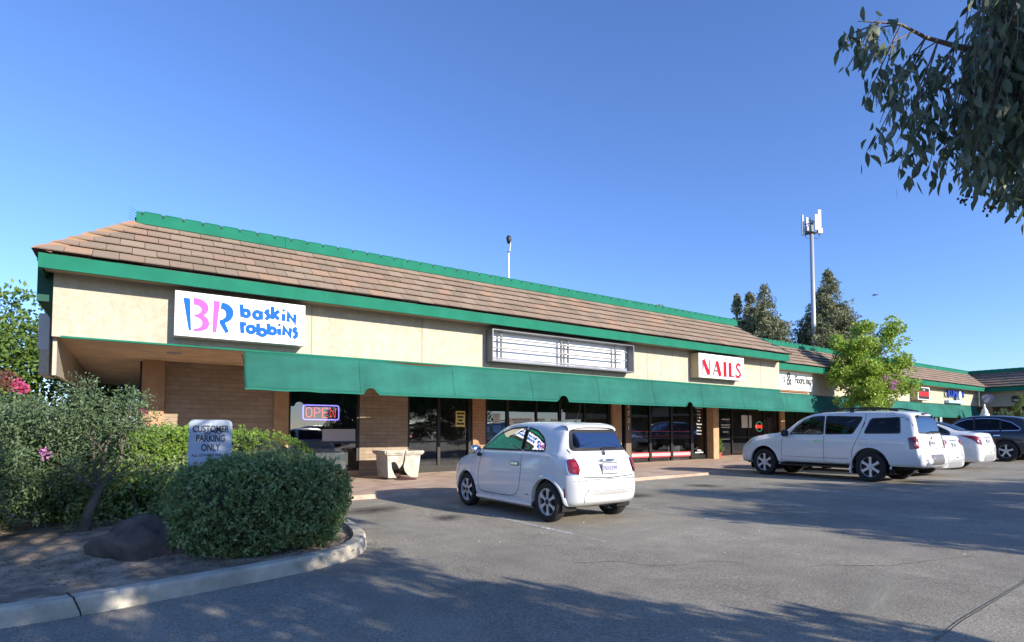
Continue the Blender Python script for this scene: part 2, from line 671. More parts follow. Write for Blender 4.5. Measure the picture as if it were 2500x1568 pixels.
# painted bay lines
line_m = bpy.data.materials.new('worn_line')
line_m.use_nodes = True
nt = line_m.node_tree
bb = nt.nodes['Principled BSDF']
bb.inputs['Base Color'].default_value = (.62, .62, .60, 1)
bb.inputs['Roughness'].default_value = .8
tcn = nt.nodes.new('ShaderNodeTexCoord')
nzn = nt.nodes.new('ShaderNodeTexNoise')
nzn.inputs['Scale'].default_value = 9
nzn.inputs['Detail'].default_value = 9
nzn.inputs['Roughness'].default_value = .75
nt.links.new(tcn.outputs['Object'], nzn.inputs['Vector'])
rpn = nt.nodes.new('ShaderNodeValToRGB')
rpn.color_ramp.elements[0].position = .43
rpn.color_ramp.elements[1].position = .64
nt.links.new(nzn.outputs['Fac'], rpn.inputs[0])
trn = nt.nodes.new('ShaderNodeBsdfTransparent')
mxn = nt.nodes.new('ShaderNodeMixShader')
nt.links.new(rpn.outputs[0], mxn.inputs[0])
nt.links.new(trn.outputs[0], mxn.inputs[1])
nt.links.new(bb.outputs[0], mxn.inputs[2])
nt.links.new(mxn.outputs[0], nt.nodes['Material Output'].inputs[0])
for (x0, y0, x1, y1) in ((4.51, 10.0, 4.57, 4.88), (6.95, 9.6, 6.88, 4.9), (9.48, 9.6, 9.22, 4.95), (11.95, 9.8, 11.7, 4.95), (16.7, 9.9, 16.5, 4.95), (19.3, 9.9, 19.2, 5), (22.0, 9.9, 21.9, 5)):
    b = MB()
    n = 12
    for i in range(n):
        t0, t1 = i / n, (i + 1) / n
        xa, xb = x0 + (x1 - x0) * t0, x0 + (x1 - x0) * t1
        ya, yb = y0 + (y1 - y0) * t0, y0 + (y1 - y0) * t1
        b.quad((xa - .045, ya, gz(xa) + .004), (xb - .045, yb, gz(xb) + .004), (xb + .045, yb, gz(xb) + .0045), (xa + .045, ya, gz(xa) + .0045))
    tag(b.build('parking_line', line_m), kind='structure')

def stain_mat(name, cc, strength, sc):
    m = bpy.data.materials.new(name)
    m.use_nodes = True
    nt = m.node_tree
    p = nt.nodes['Principled BSDF']
    p.inputs['Base Color'].default_value = (*cc, 1)
    p.inputs['Roughness'].default_value = .9
    p.inputs['Specular IOR Level'].default_value = .2
    tc = nt.nodes.new('ShaderNodeTexCoord')
    gr = nt.nodes.new('ShaderNodeTexGradient')
    gr.gradient_type = 'SPHERICAL'
    nt.links.new(tc.outputs['Object'], gr.inputs[0])
    nz = nt.nodes.new('ShaderNodeTexNoise')
    nz.inputs['Scale'].default_value = sc
    nz.inputs['Detail'].default_value = 7
    nt.links.new(tc.outputs['Object'], nz.inputs['Vector'])
    mu = nt.nodes.new('ShaderNodeMath'); mu.operation = 'MULTIPLY'
    nt.links.new(gr.outputs['Fac'], mu.inputs[0]); nt.links.new(nz.outputs['Fac'], mu.inputs[1])
    m2 = nt.nodes.new('ShaderNodeMath'); m2.operation = 'MULTIPLY'; m2.use_clamp = True
    m2.inputs[1].default_value = strength
    nt.links.new(mu.outputs[0], m2.inputs[0])
    tr = nt.nodes.new('ShaderNodeBsdfTransparent')
    mx = nt.nodes.new('ShaderNodeMixShader')
    nt.links.new(m2.outputs[0], mx.inputs[0]); nt.links.new(tr.outputs[0], mx.inputs[1]); nt.links.new(p.outputs[0], mx.inputs[2])
    nt.links.new(mx.outputs[0], nt.nodes['Material Output'].inputs[0])
    return m


oil = stain_mat('oil_stain', (.05, .047, .045), 1.3, 3)
pale = stain_mat('pale_wear', (.42, .40, .33), 1.1, 4)
for i, (x, y, sx_, sy_, rz_, mm) in enumerate(((3.3, 9.1, .7, .5, .3, oil), (3.9, 7.6, .35, .3, 1, oil), (8.1, 7.8, .5, .35, .2, oil), (8.3, 8.9, .3, .4, 2, oil), (10.7, 8.2, .45, .5, .6, oil), (4.75, 2.05, 1.1, .16, .28, pale), (5.5, 5.2, 1.4, .5, .1, pale), (3.0, 7.0, .8, .35, 2.0, pale), (7.6, 5.6, 1.1, .25, -.3, pale))):
    o = MB().quad((-1, -1, 0), (1, -1, 0), (1, 1, 0), (-1, 1, 0)).build('paving_stain', mm)
    o.location = (x, y, gz(x) + .0035 + .0004 * i)
    o.rotation_euler = (0, -math.atan(.011), rz_)
    o.scale = (sx_, sy_, 1)
    tag(o, kind='structure')
rk = random.Random(31)
crack_m = mat('crack', (.06, .055, .05), .95)
for (x, y, hd, n) in ((2.6, 8.8, -.6, 26), (6.0, 5.4, .5, 30), (8.2, 8.6, -1.2, 30), (3.6, 4.3, -.2, 22), (10.5, 4.4, .9, 26), (5.2, 2.9, .3, 24), (7.6, 3.4, 2.4, 22)):
    pts = []
    for i in range(n):
        pts.append((x, y, gz(x) + .0015))
        hd += rk.uniform(-.45, .45)
        x += math.cos(hd) * .09
        y += math.sin(hd) * .09
    MBc = MB()
    MBc.rings([[(p[0] - .003, p[1] - .003, p[2] + .002), (p[0] + .003, p[1] + .003, p[2] + .002)] for p in pts], closed=False)
    tag(MBc.build('paving_crack', crack_m), kind='structure')
# ------------------------------------------------------------------ walkway in front of the shops
walk_m = bpy.data.materials.new('walk_concrete')
walk_m.use_nodes = True
nt = walk_m.node_tree
bb = nt.nodes['Principled BSDF']
bb.inputs['Roughness'].default_value = .85
tcn = nt.nodes.new('ShaderNodeTexCoord')
br = nt.nodes.new('ShaderNodeTexBrick')
br.offset = 0
br.inputs['Scale'].default_value = 1
br.inputs['Brick Width'].default_value = 2.45
br.inputs['Row Height'].default_value = 2.2
br.inputs['Mortar Size'].default_value = .012
br.inputs['Color1'].default_value = (.52, .42, .33, 1)
br.inputs['Color2'].default_value = (.48, .35, .27, 1)
br.inputs['Mortar'].default_value = (.14, .09, .07, 1)
nt.links.new(tcn.outputs['Object'], br.inputs['Vector'])
nzn = nt.nodes.new('ShaderNodeTexNoise')
nzn.inputs['Scale'].default_value = 2.5
nzn.inputs['Detail'].default_value = 8
nt.links.new(tcn.outputs['Object'], nzn.inputs['Vector'])
rpn = nt.nodes.new('ShaderNodeValToRGB')
rpn.color_ramp.elements[0].position = .3
rpn.color_ramp.elements[1].position = .7
rpn.color_ramp.elements[0].color = (.74, .70, .68, 1)
rpn.color_ramp.elements[1].color = (1.12, 1.1, 1.08, 1)
nt.links.new(nzn.outputs['Fac'], rpn.inputs[0])
mxn = nt.nodes.new('ShaderNodeMix')
mxn.data_type = 'RGBA'
mxn.blend_type = 'MULTIPLY'
mxn.inputs[0].default_value = 1
nt.links.new(br.outputs['Color'], mxn.inputs[6])
nt.links.new(rpn.outputs[0], mxn.inputs[7])
nt.links.new(mxn.outputs[2], bb.inputs['Base Color'])
M['walk'] = walk_m
M['walk_edge'] = mat('walk_edge', (.40, .29, .215), .85, var=.22, vscale=3, detail=8, bump=.3)


def walk_z(x):
    if x <= 10: return gz(x) + .085
    if x <= 14.2: return gz(x) + .085 - (x - 10) / 4.2 * .03
    return gz(x) + .014


front = [(-25, 10.65), (3.4, 10.62), (5.5, 10.58), (7.0, 10.35), (8.5, 10.08), (10.3, 9.99), (12.2, 9.99), (14.2, 10.05)]
b = MB()
e = MB()
for i in range(len(front) - 1):
    (x0, y0), (x1, y1) = front[i], front[i + 1]
    z0, z1 = walk_z(x0), walk_z(x1)
    w = .16
    b.quad((x0, y0 + w, z0), (x1, y1 + w, z1), (x1, 16.4, z1), (x0, 16.4, z0))
    e.quad((x0, y0 + .012, z0), (x1, y1 + .012, z1), (x1, y1 + w, z1), (x0, y0 + w, z0))
    e.quad((x0, y0 - .01, gz(x0) - .02), (x1, y1 - .01, gz(x1) - .02), (x1, y1 + .012, z1), (x0, y0 + .012, z0))
z0 = walk_z(14.2)
e.quad((14.2, 10.05, gz(14.2) - .02), (14.22, 11.4, gz(14.2) - .02), (14.2, 11.4, z0), (14.2, 10.06, z0))
xs = [14.2, 15.2, 18, 24, 30, 37, 44.2, 50]
for i in range(len(xs) - 1):
    x0, x1 = xs[i], xs[i + 1]
    ya = 11.4 if x0 < 20 else 11.9
    z1 = gz(x1) + .014
    b.quad((x0, ya + .16, z0), (x1, ya + .16, z1), (x1, 17.8, z1), (x0, 17.8, z0))
    e.quad((x0, ya, gz(x0) + .006), (x1, ya, gz(x1) + .006), (x1, ya + .16, z1), (x0, ya + .16, z0))
    z0 = z1
tag(b.build('sidewalk', M['walk']), kind='structure')
tag(e.build('sidewalk_kerb', M['walk_edge']), kind='structure')

# ------------------------------------------------------------------ planted island with its kerb
isl = [(-40, 7.5), (-14, 6.2), (-6, 5.45), (-2.4, 5.2), (-0.8, 5.15), (-.29, 5.17), (.31, 5.29), (1.01, 5.42), (1.54, 5.58), (1.93, 5.82), (2.2, 6.25), (2.35, 6.85), (2.4, 7.4), (2.46, 8.6), (2.5, 9.9), (2.5, 10.6)]


def smooth2(p, it=2):
    for _ in range(it):
        q = [p[0]]
        for i in range(len(p) - 1):
            a, c = p[i], p[i + 1]
            q.append((a[0] * .75 + c[0] * .25, a[1] * .75 + c[1] * .25))
            q.append((a[0] * .25 + c[0] * .75, a[1] * .25 + c[1] * .75))
        q.append(p[-1])
        p = q
    return p


path = smooth2(isl)
nrm = []
for i in range(len(path)):
    a = Vector(path[max(i - 1, 0)])
    c = Vector(path[min(i + 1, len(path) - 1)])
    t = (c - a).normalized()
    nrm.append((-t.y, t.x))     # towards the island
inner = [(p[0] + n[0] * .16, p[1] + n[1] * .16) for p, n in zip(path, nrm)]
KH = .135
prof = [(0, -.02), (.012, KH - .025), (.035, KH), (.15, KH), (.16, KH - .05)]
rs = []
for p, n in zip(path, nrm):
    rs.append([(p[0] + n[0] * o, p[1] + n[1] * o, gz(p[0]) + h) for o, h in prof])
k = MB().rings(rs, closed=False)
kerb = tag(k.build('kerb', M['kerb'], smooth='auto'), kind='structure')
# crack across the kerb
b = MB()
cx = -.37
b.tube([(cx - .05, 5.36, KH + .001), (cx - .03, 5.28, KH + .002), (cx, 5.2, KH - .004), (cx + .02, 5.168, .09), (cx + .045, 5.16, .03), (cx + .05, 5.158, 0)], .005, 5)
tag(b.build('kerb_crack', M['dark']), kind='structure')
# soil surface: a gentle mound
nx, ny = 150, 60
V = []
X = np.linspace(0, 1, nx)
inn = np.array(inner)
d = np.r_[0, np.cumsum(np.hypot(*np.diff(inn, axis=0).T))]
ts = np.linspace(0, d[-1], nx)
fx = np.interp(ts, d, inn[:, 0])
fy = np.interp(ts, d, inn[:, 1])
for j in range(ny):
    t = j / (ny - 1)
    for i in range(nx):
        x = fx[i] * (1 - t) + min(fx[i], 2.3) * t
        y = fy[i] * (1 - t) + 10.62 * t
        s = math.sin(x * 2.1 + y) * .02 + math.sin(x * 5.3 - y * 3.1) * .012 + math.sin(x * 11 + y * 13) * .005
        hump = .10 * math.exp(-((x + .4) ** 2 / 1.2 + (y - 7.9) ** 2 / 1.6))
        V.append((x, y, gz(x) + .085 + (s + hump + .06 * t) * min(1, t * 6)))
F = [(j * nx + i, j * nx + i + 1, (j + 1) * nx + i + 1, (j + 1) * nx + i) for j in range(ny - 1) for i in range(nx - 1)]
tag(np_mesh('planting_soil', np.array(V), np.array(F), M['soil'], smooth=True), kind='structure')


# ------------------------------------------------------------------ buildings
def tile_roof(mb, P, rows, tw, xl, xr, th=.022, seed=1, gap=None):
    """overlapping flat tiles; P(x, t, h) maps along-eave, up-slope (0..1) and height above the deck"""
    rr = random.Random(seed)
    for r in range(rows):
        t0 = r / rows
        t1 = min(1.0, (r + 1) / rows + .02)
        off = (r % 2) * tw / 2 + rr.uniform(-.02, .02)
        x = min(xl(0), xl(1)) - tw + off
        xmax = max(xr(0), xr(1))
        while x < xmax:
            g = .004
            a0, a1 = max(x + g, xl(t0)), max(x + g, xl(t1))
            b0, b1 = min(x + tw - g, xr(t0)), min(x + tw - g, xr(t1))
            x += tw
            if b0 - a0 < .02 and b1 - a1 < .02: continue
            a0, b0 = (a0, b0) if b0 > a0 else ((a0 + b0) / 2,) * 2
            a1, b1 = (a1, b1) if b1 > a1 else ((a1 + b1) / 2,) * 2
            h0 = .052 + rr.uniform(0, .008)
            dt = rr.uniform(-.006, .006)
            n = len(mb.v)
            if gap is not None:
                gap[r].quad(P(a0 - g, t0 + .012, 0), P(b0 + g, t0 + .012, 0), P(b0 + g, t0 + .012, h0 - th * .5), P(a0 - g, t0 + .012, h0 - th * .5))  # dark strip under the tile lip, drawing the shade of the gap
            mb.v += [P(a0, t0 + dt, h0 - th + .002), P(b0, t0 + dt, h0 - th + .002), P(b1, t1, -.01), P(a1, t1, -.01),
                     P(a0, t0 + dt, h0), P(b0, t0 + dt, h0), P(b1, t1, .006), P(a1, t1, .006)]
            mb.f += [tuple(n + i for i in q) for q in ((4, 5, 6, 7), (0, 1, 5, 4), (1, 2, 6, 5), (3, 0, 4, 7))]


def glazing(parent, x0, x1, y, z0, z1, mulls=(), rails=(), fw=.05, dep=.1, name='window', label=None):
    """shop window: frame as part, glass as sub-part"""
    f = MB()
    f.box(x0, x0 + fw, y - dep / 2, y + dep / 2, z0, z1).box(x1 - fw, x1, y - dep / 2, y + dep / 2, z0, z1)
    f.box(x0 + fw, x1 - fw, y - dep / 2 + .002, y + dep / 2 - .002, z1 - fw, z1).box(x0 + fw, x1 - fw, y - dep / 2 + .002, y + dep / 2 - .002, z0, z0 + fw)
    for mx_, w in mulls:
        f.box(mx_ - w / 2, mx_ + w / 2, y - dep / 2 + .004, y + dep / 2 - .004, z0 + fw, z1 - fw)
    for zr, h in rails:
        f.box(x0 + fw, x1 - fw, y - dep / 2 + .008, y + dep / 2 - .008, zr - h / 2, zr + h / 2)
    o = f.build(name, M['bronze'], parent, label=label)
    gl = MB().quad((x0 + fw, y, z0 + fw), (x1 - fw, y, z0 + fw), (x1 - fw, y, z1 - fw), (x0 + fw, y, z1 - fw))
    gl.build('glass', M['glass'], o)
    return o


SOF = 2.955
b1 = thing('store_building', 'long nearest shop row with tiled mansard roof, green fascia and pale stucco band', 'building', (0, 0, 0))
# stucco band
s = MB()
XL, XR = -1.26, 20.2
s.box(XL, XR, 12.0, 12.16, 2.94, 4.22)
s.box(XR - .16, XR - .002, 12.162, 13.3, 2.945, 4.2)
s.build('stucco_band', M['stucco'], b1)
s = MB()     # expansion joints
jm = mat('joint', (.22, .17, .10), .9)
for x in (2.95, 5.46, 13.0, 19.0):
    MB().box(x - .006, x + .006, 11.996, 12.01, 2.96, 4.1).build('stucco_joint', jm, b1)
ARCH = [(12.16, 2.30), (13.0, 2.32), (14.2, 2.34), (16.0, 2.38), (19.0, 2.45), (22, 2.55), (24.0, 2.98)]
# hanging end wall with an arch, closing the covered walk on the left
s = MB()
n = 16
top = 3.0
pts = [(12.162, 4.18), (12.162, ARCH[0][1])] + ARCH[1:] + [(24.0, 4.18)]
s.extr(pts, lambda p: (XL + .002, p[0], p[1]), lambda p: (XL + .06, p[0], p[1]))
s.build('end_wall', M['stucco'], b1)
# soffit, thin green rail
s = MB().box(XL + .062, XR - .17, 12.165, 15.0, SOF, SOF + .05)
s.box(XL + .062, .19, 15.001, 24.0, SOF, SOF + .05)
s.build('soffit', M['soffit'], b1)
s = MB().box(XL + .12, XR - .01, 11.965, 11.999, 2.925, 2.955)
s.build('drip_rail', M['green'], b1)
for x, y in ((.55, 13.3), (3.6, 13.3), (7.2, 13.3), (10.8, 13.3)):
    s = MB().lathe([(0, SOF - .012), (.13, SOF - .012), (.14, SOF - .004), (.14, SOF + .01)], 20, c=(x, y, 0))
    s.build('ceiling_light', M['grey_metal'], b1)
M['gap_shade_green'] = mat('board_gap_shade', (.01, .07, .045), .8)  # dark green for board joints and for painted eave shade
# eave fascia boards
EB, ET = 3.965, 4.20
ex0, ex1, ey = -1.41, 20.06, 11.5
s = MB().box(ex0, ex1, ey, ey + .05, EB, ET)
s.box(ex0, ex0 + .03, ey + .052, 24, EB - .01, ET - .004)
s.box(ex1 - .04, ex1, ey + .052, 13.4, EB + .01, ET - .004)
s.build('fascia_board', M['green'], b1)
MB().box(-1.50, -1.28, 12.25, 20, 3.56, 4.14).build('end_eave_shade', M['gap_shade_green'], b1)  # dark panel added to stand for the shaded underside of the end eave
s = MB().box(ex0 + .042, ex1 - .042, ey + .052, 11.999, EB + .05, EB + .08)
s.box(ex0 + .042, XL - .172, 12.001, 15.6, EB + .05, EB + .08)
s.build('eave_lining', mat('eave_lining', (.35, .27, .17), .8), b1)
s = MB()
for x in (3.05, 7.9, 12.6, 17.2):
    MB().box(x - .003, x + .003, ey - .002, ey + .01, EB, ET).build('board_joint', M['gap_shade_green'], b1)
# mansard roof
hx0, hx1, hy, hz = -.17, 18.35, 12.78, 5.345


def P1(x, t, h):
    nrm_ = Vector((0, -(hz - 4.215), (hy - ey)))
    nrm_.normalize()
    y = ey - .06 + (hy - ey + .06) * t
    z = 4.215 + (hz - 4.215) * t
    return (x, y + nrm_.y * h, z + nrm_.z * h)


xl1 = lambda t: ex0 - .03 + (hx0 - ex0) * t
xr1 = lambda t: ex1 + .02 + (hx1 - ex1) * t
roof = MB()
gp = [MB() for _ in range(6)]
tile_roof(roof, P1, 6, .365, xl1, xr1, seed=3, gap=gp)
# left end slope
def P1L(y, t, h):
    return (ex0 - .06 + (hx0 - ex0 + .06) * t - .67 * h, y, 4.215 + (hz - 4.215) * t + .74 * h)
tile_roof(roof, P1L, 6, .365, lambda t: ey - .03 + (hy - ey) * t, lambda t: 17.0, seed=5)
def P1R(y, t, h):
    return (ex1 + .06 + (hx1 - ex1 - .06) * t + .5 * h, y, 4.215 + (hz - 4.215) * t + .8 * h)
tile_roof(roof, P1R, 6, .365, lambda t: ey - .03 + (hy - ey) * t, lambda t: 17.0, seed=6)
ro = roof.build('roof', M['tile'], b1)
M['course_shade'] = mat('course_shade', (.03, .022, .017), .95)  # shade under each tile course, put into colour
[q.build('course_shade', M['course_shade'], ro) for q in gp]
# deck under the tiles and flat roof behind
s = MB()
s.quad((ex0, ey, 4.2), (ex1, ey, 4.2), (hx1, hy, hz - .03), (hx0, hy, hz - .03))
s.quad((ex0, ey, 4.2), (hx0, hy, hz - .03), (hx0, 17, hz - .03), (ex0, 17, 4.2))
s.quad((ex1, ey, 4.2), (ex1, 17, 4.2), (hx1, 17, hz - .03), (hx1, hy, hz - .03))
s.box(hx0, hx1, hy + .04, hy + .14, 4.6, hz + .12)
s.quad((hx0, hy + .1, 4.62), (hx1, hy + .1, 4.62), (hx1, 24, 4.62), (hx0, 24, 4.62))
s.build('roof_deck', mat('roof_felt', (.06, .055, .05), .9), ro)
# hip cap tiles
s = MB()
nh = 7
A = Vector((ex0 - .05, ey - .05, 4.23))
B = Vector((hx0, hy, hz + .02))
for i in range(nh):
    p0 = A.lerp(B, i / nh)
    p1 = A.lerp(B, (i + 1.12) / nh)
    ax = (B - A).normalized()
    for sgn in (1, -1):
        side = Vector((.72, 0, 0)) if sgn > 0 else Vector((0, .72, 0))
        wv = (side * .30) + Vector((0, 0, -.035))
        lift = Vector((0, 0, .055))
        lift2 = Vector((0, 0, .02))
        q = [p0 + lift, p0 + wv + lift, p1 + wv + lift2, p1 + lift2]
        q2 = [v - Vector((0, 0, .035)) for v in q]
        n0 = len(s.v)
        s.v += [tuple(v) for v in q + q2]
        s.f += [(n0, n0 + 1, n0 + 2, n0 + 3), (n0, n0 + 4, n0 + 5, n0 + 1), (n0 + 1, n0 + 5, n0 + 6, n0 + 2), (n0 + 4, n0 + 7, n0 + 6, n0 + 5)]
s.build('hip_tiles', mat('hip_tile', (.4, .26, .16), .85, var=.3, vscale=7, bump=.3, island=[(.42, .24, .12), (.30, .21, .12), (.46, .22, .13), (.34, .22, .13)]), ro)
s = MB().tube([(ex1 + .02, ey - .06, 4.27), (hx1, hy, hz + .02)], .022, 6)
s.build('hip_flashing', M['bronze'], ro)


M['slot'] = mat('slot', (.01, .05, .03), .8)


def ridge(parent, x0, x1, y, z0, z1, step=.34, along='x'):
    s = MB()
    c = (lambda x, yy, z: (x, yy, z)) if along == 'x' else (lambda x, yy, z: (yy, x, z))
    nb = int((x1 - x0) / 2.4)
    for i in range(nb):
        a, b_ = x0 + (x1 - x0) * i / nb, x0 + (x1 - x0) * (i + 1) / nb
        q = [c(a + .003, y, z0), c(b_ - .003, y, z0), c(b_ - .003, y + .04, z0), c(a + .003, y + .04, z0),
             c(a + .003, y, z1), c(b_ - .003, y, z1), c(b_ - .003, y + .04, z1), c(a + .003, y + .04, z1)]
        n0 = len(s.v)
        s.v += q
        s.f += [tuple(n0 + j for j in qq) for qq in ((0, 3, 2, 1), (4, 5, 6, 7), (0, 1, 5, 4), (1, 2, 6, 5), (2, 3, 7, 6), (3, 0, 4, 7))]
    rb = s.build('ridge_board', M['green'], parent)
    s = MB()
    k_ = MB()
    x = x0 + .1
    while x < x1 - .05:
        # upturned end of each ridge tile and the dark slot between it and the next
        for (u0, u1, w0, w1, h0, h1, tgt) in ((x - .02, x + .02, y - .012, y - .002, z1 - .055, z1 - .005, s), (x + .03, x + step - .03, y - .006, y + .1, z1 + .002, z1 + .018, k_)):
            q = [c(u0, w0, h0), c(u1, w0, h0), c(u1, w1, h0), c(u0, w1, h0), c(u0, w0, h1), c(u1, w0, h1), c(u1, w1, h1), c(u0, w1, h1)]
            if tgt is s: tgt = MB()
            n0 = len(tgt.v)
            tgt.v += q
            tgt.f += [tuple(n0 + j for j in qq) for qq in ((0, 3, 2, 1), (4, 5, 6, 7), (0, 1, 5, 4), (1, 2, 6, 5), (2, 3, 7, 6), (3, 0, 4, 7))]
            if tgt is not k_: tgt.build('ridge_slot', M['slot'], rb)
        x += step
    k_.build('ridge_cap', M['green'], rb)


ridge(b1, hx0 + .02, hx1 + .35, hy - .06, hz - .01, hz + .215)
s = MB()
for z in np.linspace(hz + .02, hz + .24, 5):      # bird spikes at the open end of the ridge
    s.tube([(hx0 + .02, hy, z), (hx0 - .10, hy - .02, z + .05)], .004, 4)
s.quad((hx0 + .02, hy - .06, hz - .01), (hx0 + .02, hy - .06, hz + .215), (hx0 + .02, hy + .6, hz + .215), (hx0 + .02, hy + .6, hz - .01))
s.build('ridge_end', M['green'], b1)

# walls, pillars
for x0, x1 in ((.45, 2.79), (5.0, 6.4)):
    MB().box(x0, x1, 15.0, 15.2, 0, SOF - .002).build('brick_wall', M['brick'], b1)
MB().box(0.0, .2, 15.9, 24, 0, SOF).build('side_wall', M['brick'], b1)
MB().box(-.02, .03, 15.225, 15.9, 0, SOF - .01).build('window', M['bronze'], b1)
for x0, x1, y0, mm in ((0.02, .45, 14.86, 'pillar'), (2.79, 3.14, 14.93, 'pillar'), (8.51, 8.95, 14.93, 'brick_pillar'), (14.36, 14.80, 14.93, 'pillar'), (19.84, 20.2, 14.7, 'pillar')):
    MB().box(x0, x1, y0, 15.22, 0, SOF - .003).build('pillar', M[mm], b1)
glazing(b1, 3.14, 5.0, 15.08, .30, SOF - .004, rails=((1.06, .06),), fw=.07)
MB().box(3.14, 5.0, 15.02, 15.14, 0, .298).build('window_sill_wall', M['pillar'], b1)
# double leaf door
dr = glazing(b1, 6.4, 8.51, 15.08, .12, SOF - .004, mulls=((7.41, .09),), rails=((1.06, .05), (.26, .2)), fw=.07, name='door')
MB().box(8.39, 8.509, 15.0, 15.16, .12, SOF - .006).build('door_jamb', M['bronze'], dr)
glazing(b1, 8.95, 14.36, 15.08, .30, SOF - .004, mulls=((9.85, .10), (11.0, .06), (12.0, .10), (13.12, .07)), rails=((1.06, .05),), fw=.12)
MB().box(8.95, 14.36, 15.02, 15.14, 0, .298).build('window_sill_wall', M['pillar'], b1)
glazing(b1, 14.80, 15.07, 15.08, .14, SOF - .004, fw=.03)
MB().box(15.07, 15.34, 14.98, 15.18, 0, SOF - .005).build('door_post', mat('post_paint', (.13, .09, .06), .6), b1)
glazing(b1, 15.34, 18.9, 15.08, .14, SOF - .004, mulls=((16.45, .12), (17.68, .12)), rails=((1.10, .04),), fw=.07)
glazing(b1, 18.9, 19.84, 15.08, .14, SOF - .004, rails=((.34, .14),), fw=.09, name='door')
# unseen rooms behind the glass: floor, back wall, partitions, ceiling
s = MB()
s.quad((.2, 15.2, .13), (20.2, 15.2, .18), (20.2, 21, .18), (.2, 21, .13))
s.quad((.2, 21, 0), (20.2, 21, 0), (20.2, 21, 3), (.2, 21, 3))
s.quad((.2, 15.2, 3.0), (20.2, 15.2, 3.0), (20.2, 21, 3.0), (.2, 21, 3.0))
for x in (.21, 5.7, 8.75, 14.6, 20.0):
    s.box(x - .06, x + .06, 15.23, 21, 0, 3)
s.build('interior', M['interior'], b1)
# awning valance with arched notches
def valance(parent, x0, x1, yt, yb, zt, zb, notches, zdrop=None, sag=()):
    step = .06
    n = int((x1 - x0) / step)
    rows = 9
    V, F = [], []
    for i in range(n + 1):
        x = x0 + (x1 - x0) * i / n
        top = zt
        for c_, w_, h_ in sag:
            if abs(x - c_) < w_: top -= h_ * math.cos((x - c_) / w_ * math.pi / 2)
        bot = zb + .008 * math.sin(x * 7.3) * (1 if x < 3.2 else .1) + .005 * math.sin(x * .9)
        for c_, r_ in notches:
            if abs(x - c_) < r_: bot += math.sqrt(max(0, r_ * r_ - (x - c_) ** 2)) * .95
        for j in range(rows):
            t = j / (rows - 1)
            z = top + (bot - top) * t
            y = yt + (yb - yt) * t
            # soft folds: strong at the free left end, faint elsewhere
            e_ = math.exp(-(x - x0) / .35)
            y += -.035 * t * e_ * math.sin(t * 7 + (x - x0) * 9)
            y += .012 * t * math.sin(x * 1.1 + t * 2) + .003 * t * t * math.sin(x * 21 + 2 * math.sin(x * 3)) + .012 * math.sin(math.pi * t) * math.sin(x * 3.4 + math.sin(x * 1.7) * 2)
            V.append((x, y, z))
    for i in range(n):
        for j in range(rows - 1):
            a = i * rows + j
            F.append((a, a + 1, a + rows + 1, a + rows))
    o = np_mesh('awning', np.array(V), np.array(F), M['canvas'], parent, smooth=True)
    m_ = o.modifiers.new('s', 'SOLIDIFY')
    m_.thickness = .006
    xs_ = x0 + 2.3
    while xs_ < x1 - .5:
        i = int((xs_ - x0) / (x1 - x0) * n)
        q = MB()
        q.rings([[(V[i * rows + j][0] - .012, V[i * rows + j][1] - .004, V[i * rows + j][2]), (V[i * rows + j][0], V[i * rows + j][1] - .011, V[i * rows + j][2]), (V[i * rows + j][0] + .012, V[i * rows + j][1] - .004, V[i * rows + j][2])] for j in range(rows)], closed=False)
        q.build('seam', M['canvas'], o)
        xs_ += 2.3
    h = MB()
    pts = [(V[i * rows + rows - 1][0], V[i * rows + rows - 1][1] - .006, V[i * rows + rows - 1][2] + .03) for i in range(n + 1)]
    for i in range(n):
        a, c_ = pts[i], pts[i + 1]
        h.quad(a, c_, (c_[0], c_[1] - .001, c_[2] - .034), (a[0], a[1] - .001, a[2] - .034))
    h.build('hem', mat('hem_canvas', (.014, .13, .092), .75, spec=.15), o)
    return o


valance(b1, 1.67, 20.19, 11.972, 11.80, 2.93, 2.155, ((4.17, .155), (9.54, .18), (14.74, .16)), sag=((5.4, 1.0, .05),))
s = MB()      # awning frame behind the cloth
for x in np.arange(1.75, 20, 1.85):
    s.tube([(x, 11.86, 2.2), (x, 12.8, SOF - .01)], .012, 6)
s.build('awning_frame', M['grey_metal'], b1)
# shop number on the post
for i, ch in enumerate('1731'):
    text_obj('shop_number', ch, .25, (15.205, 14.975, 2.30 - i * .27), M['white'], b1)
# pale panel and beige stub hanging beyond the left end
MB().bevbox(-1.67, -1.50, 14.0, 16.2, 2.93, 3.64, .01).build('side_panel', mat('pale_panel', (.42, .42, .40), .5), b1)
MB().box(-1.65, -1.50, 14.02, 15.0, 2.45, 2.928).build('side_stub', M['stucco'], b1)

# ---- second wing, set back
b2 = thing('store_building', 'set back shop row beyond the nail salon, its roof and awning behind the maple', 'building')
X2 = 44.3
MB().box(20.21, X2 + .5, 13.2, 13.36, 3.0, 4.2).build('stucco_band', M['stucco'], b2)
MB().box(20.21, X2 + .5, 13.361, 16.2, 3.02, 3.06).build('soffit', M['soffit'], b2)
MB().box(20.07, X2, 12.7, 12.75, 3.895, 4.135).build('fascia_board', M['green'], b2)
MB().box(20.07, X2, 12.752, 13.199, 3.93, 3.96).build('eave_lining', M['soffit'], b2)
hz2, hy2 = 5.17, 13.95
def P2(x, t, h):
    return (x, 12.64 + (hy2 - 12.64) * t - .66 * h, 4.15 + (hz2 - 4.15) * t + .75 * h)
roof = MB()
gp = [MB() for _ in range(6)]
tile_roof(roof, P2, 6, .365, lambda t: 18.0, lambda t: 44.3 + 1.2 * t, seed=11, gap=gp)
ro2 = roof.build('roof', M['tile'], b2)
[q.build('course_shade', M['course_shade'], ro2) for q in gp]
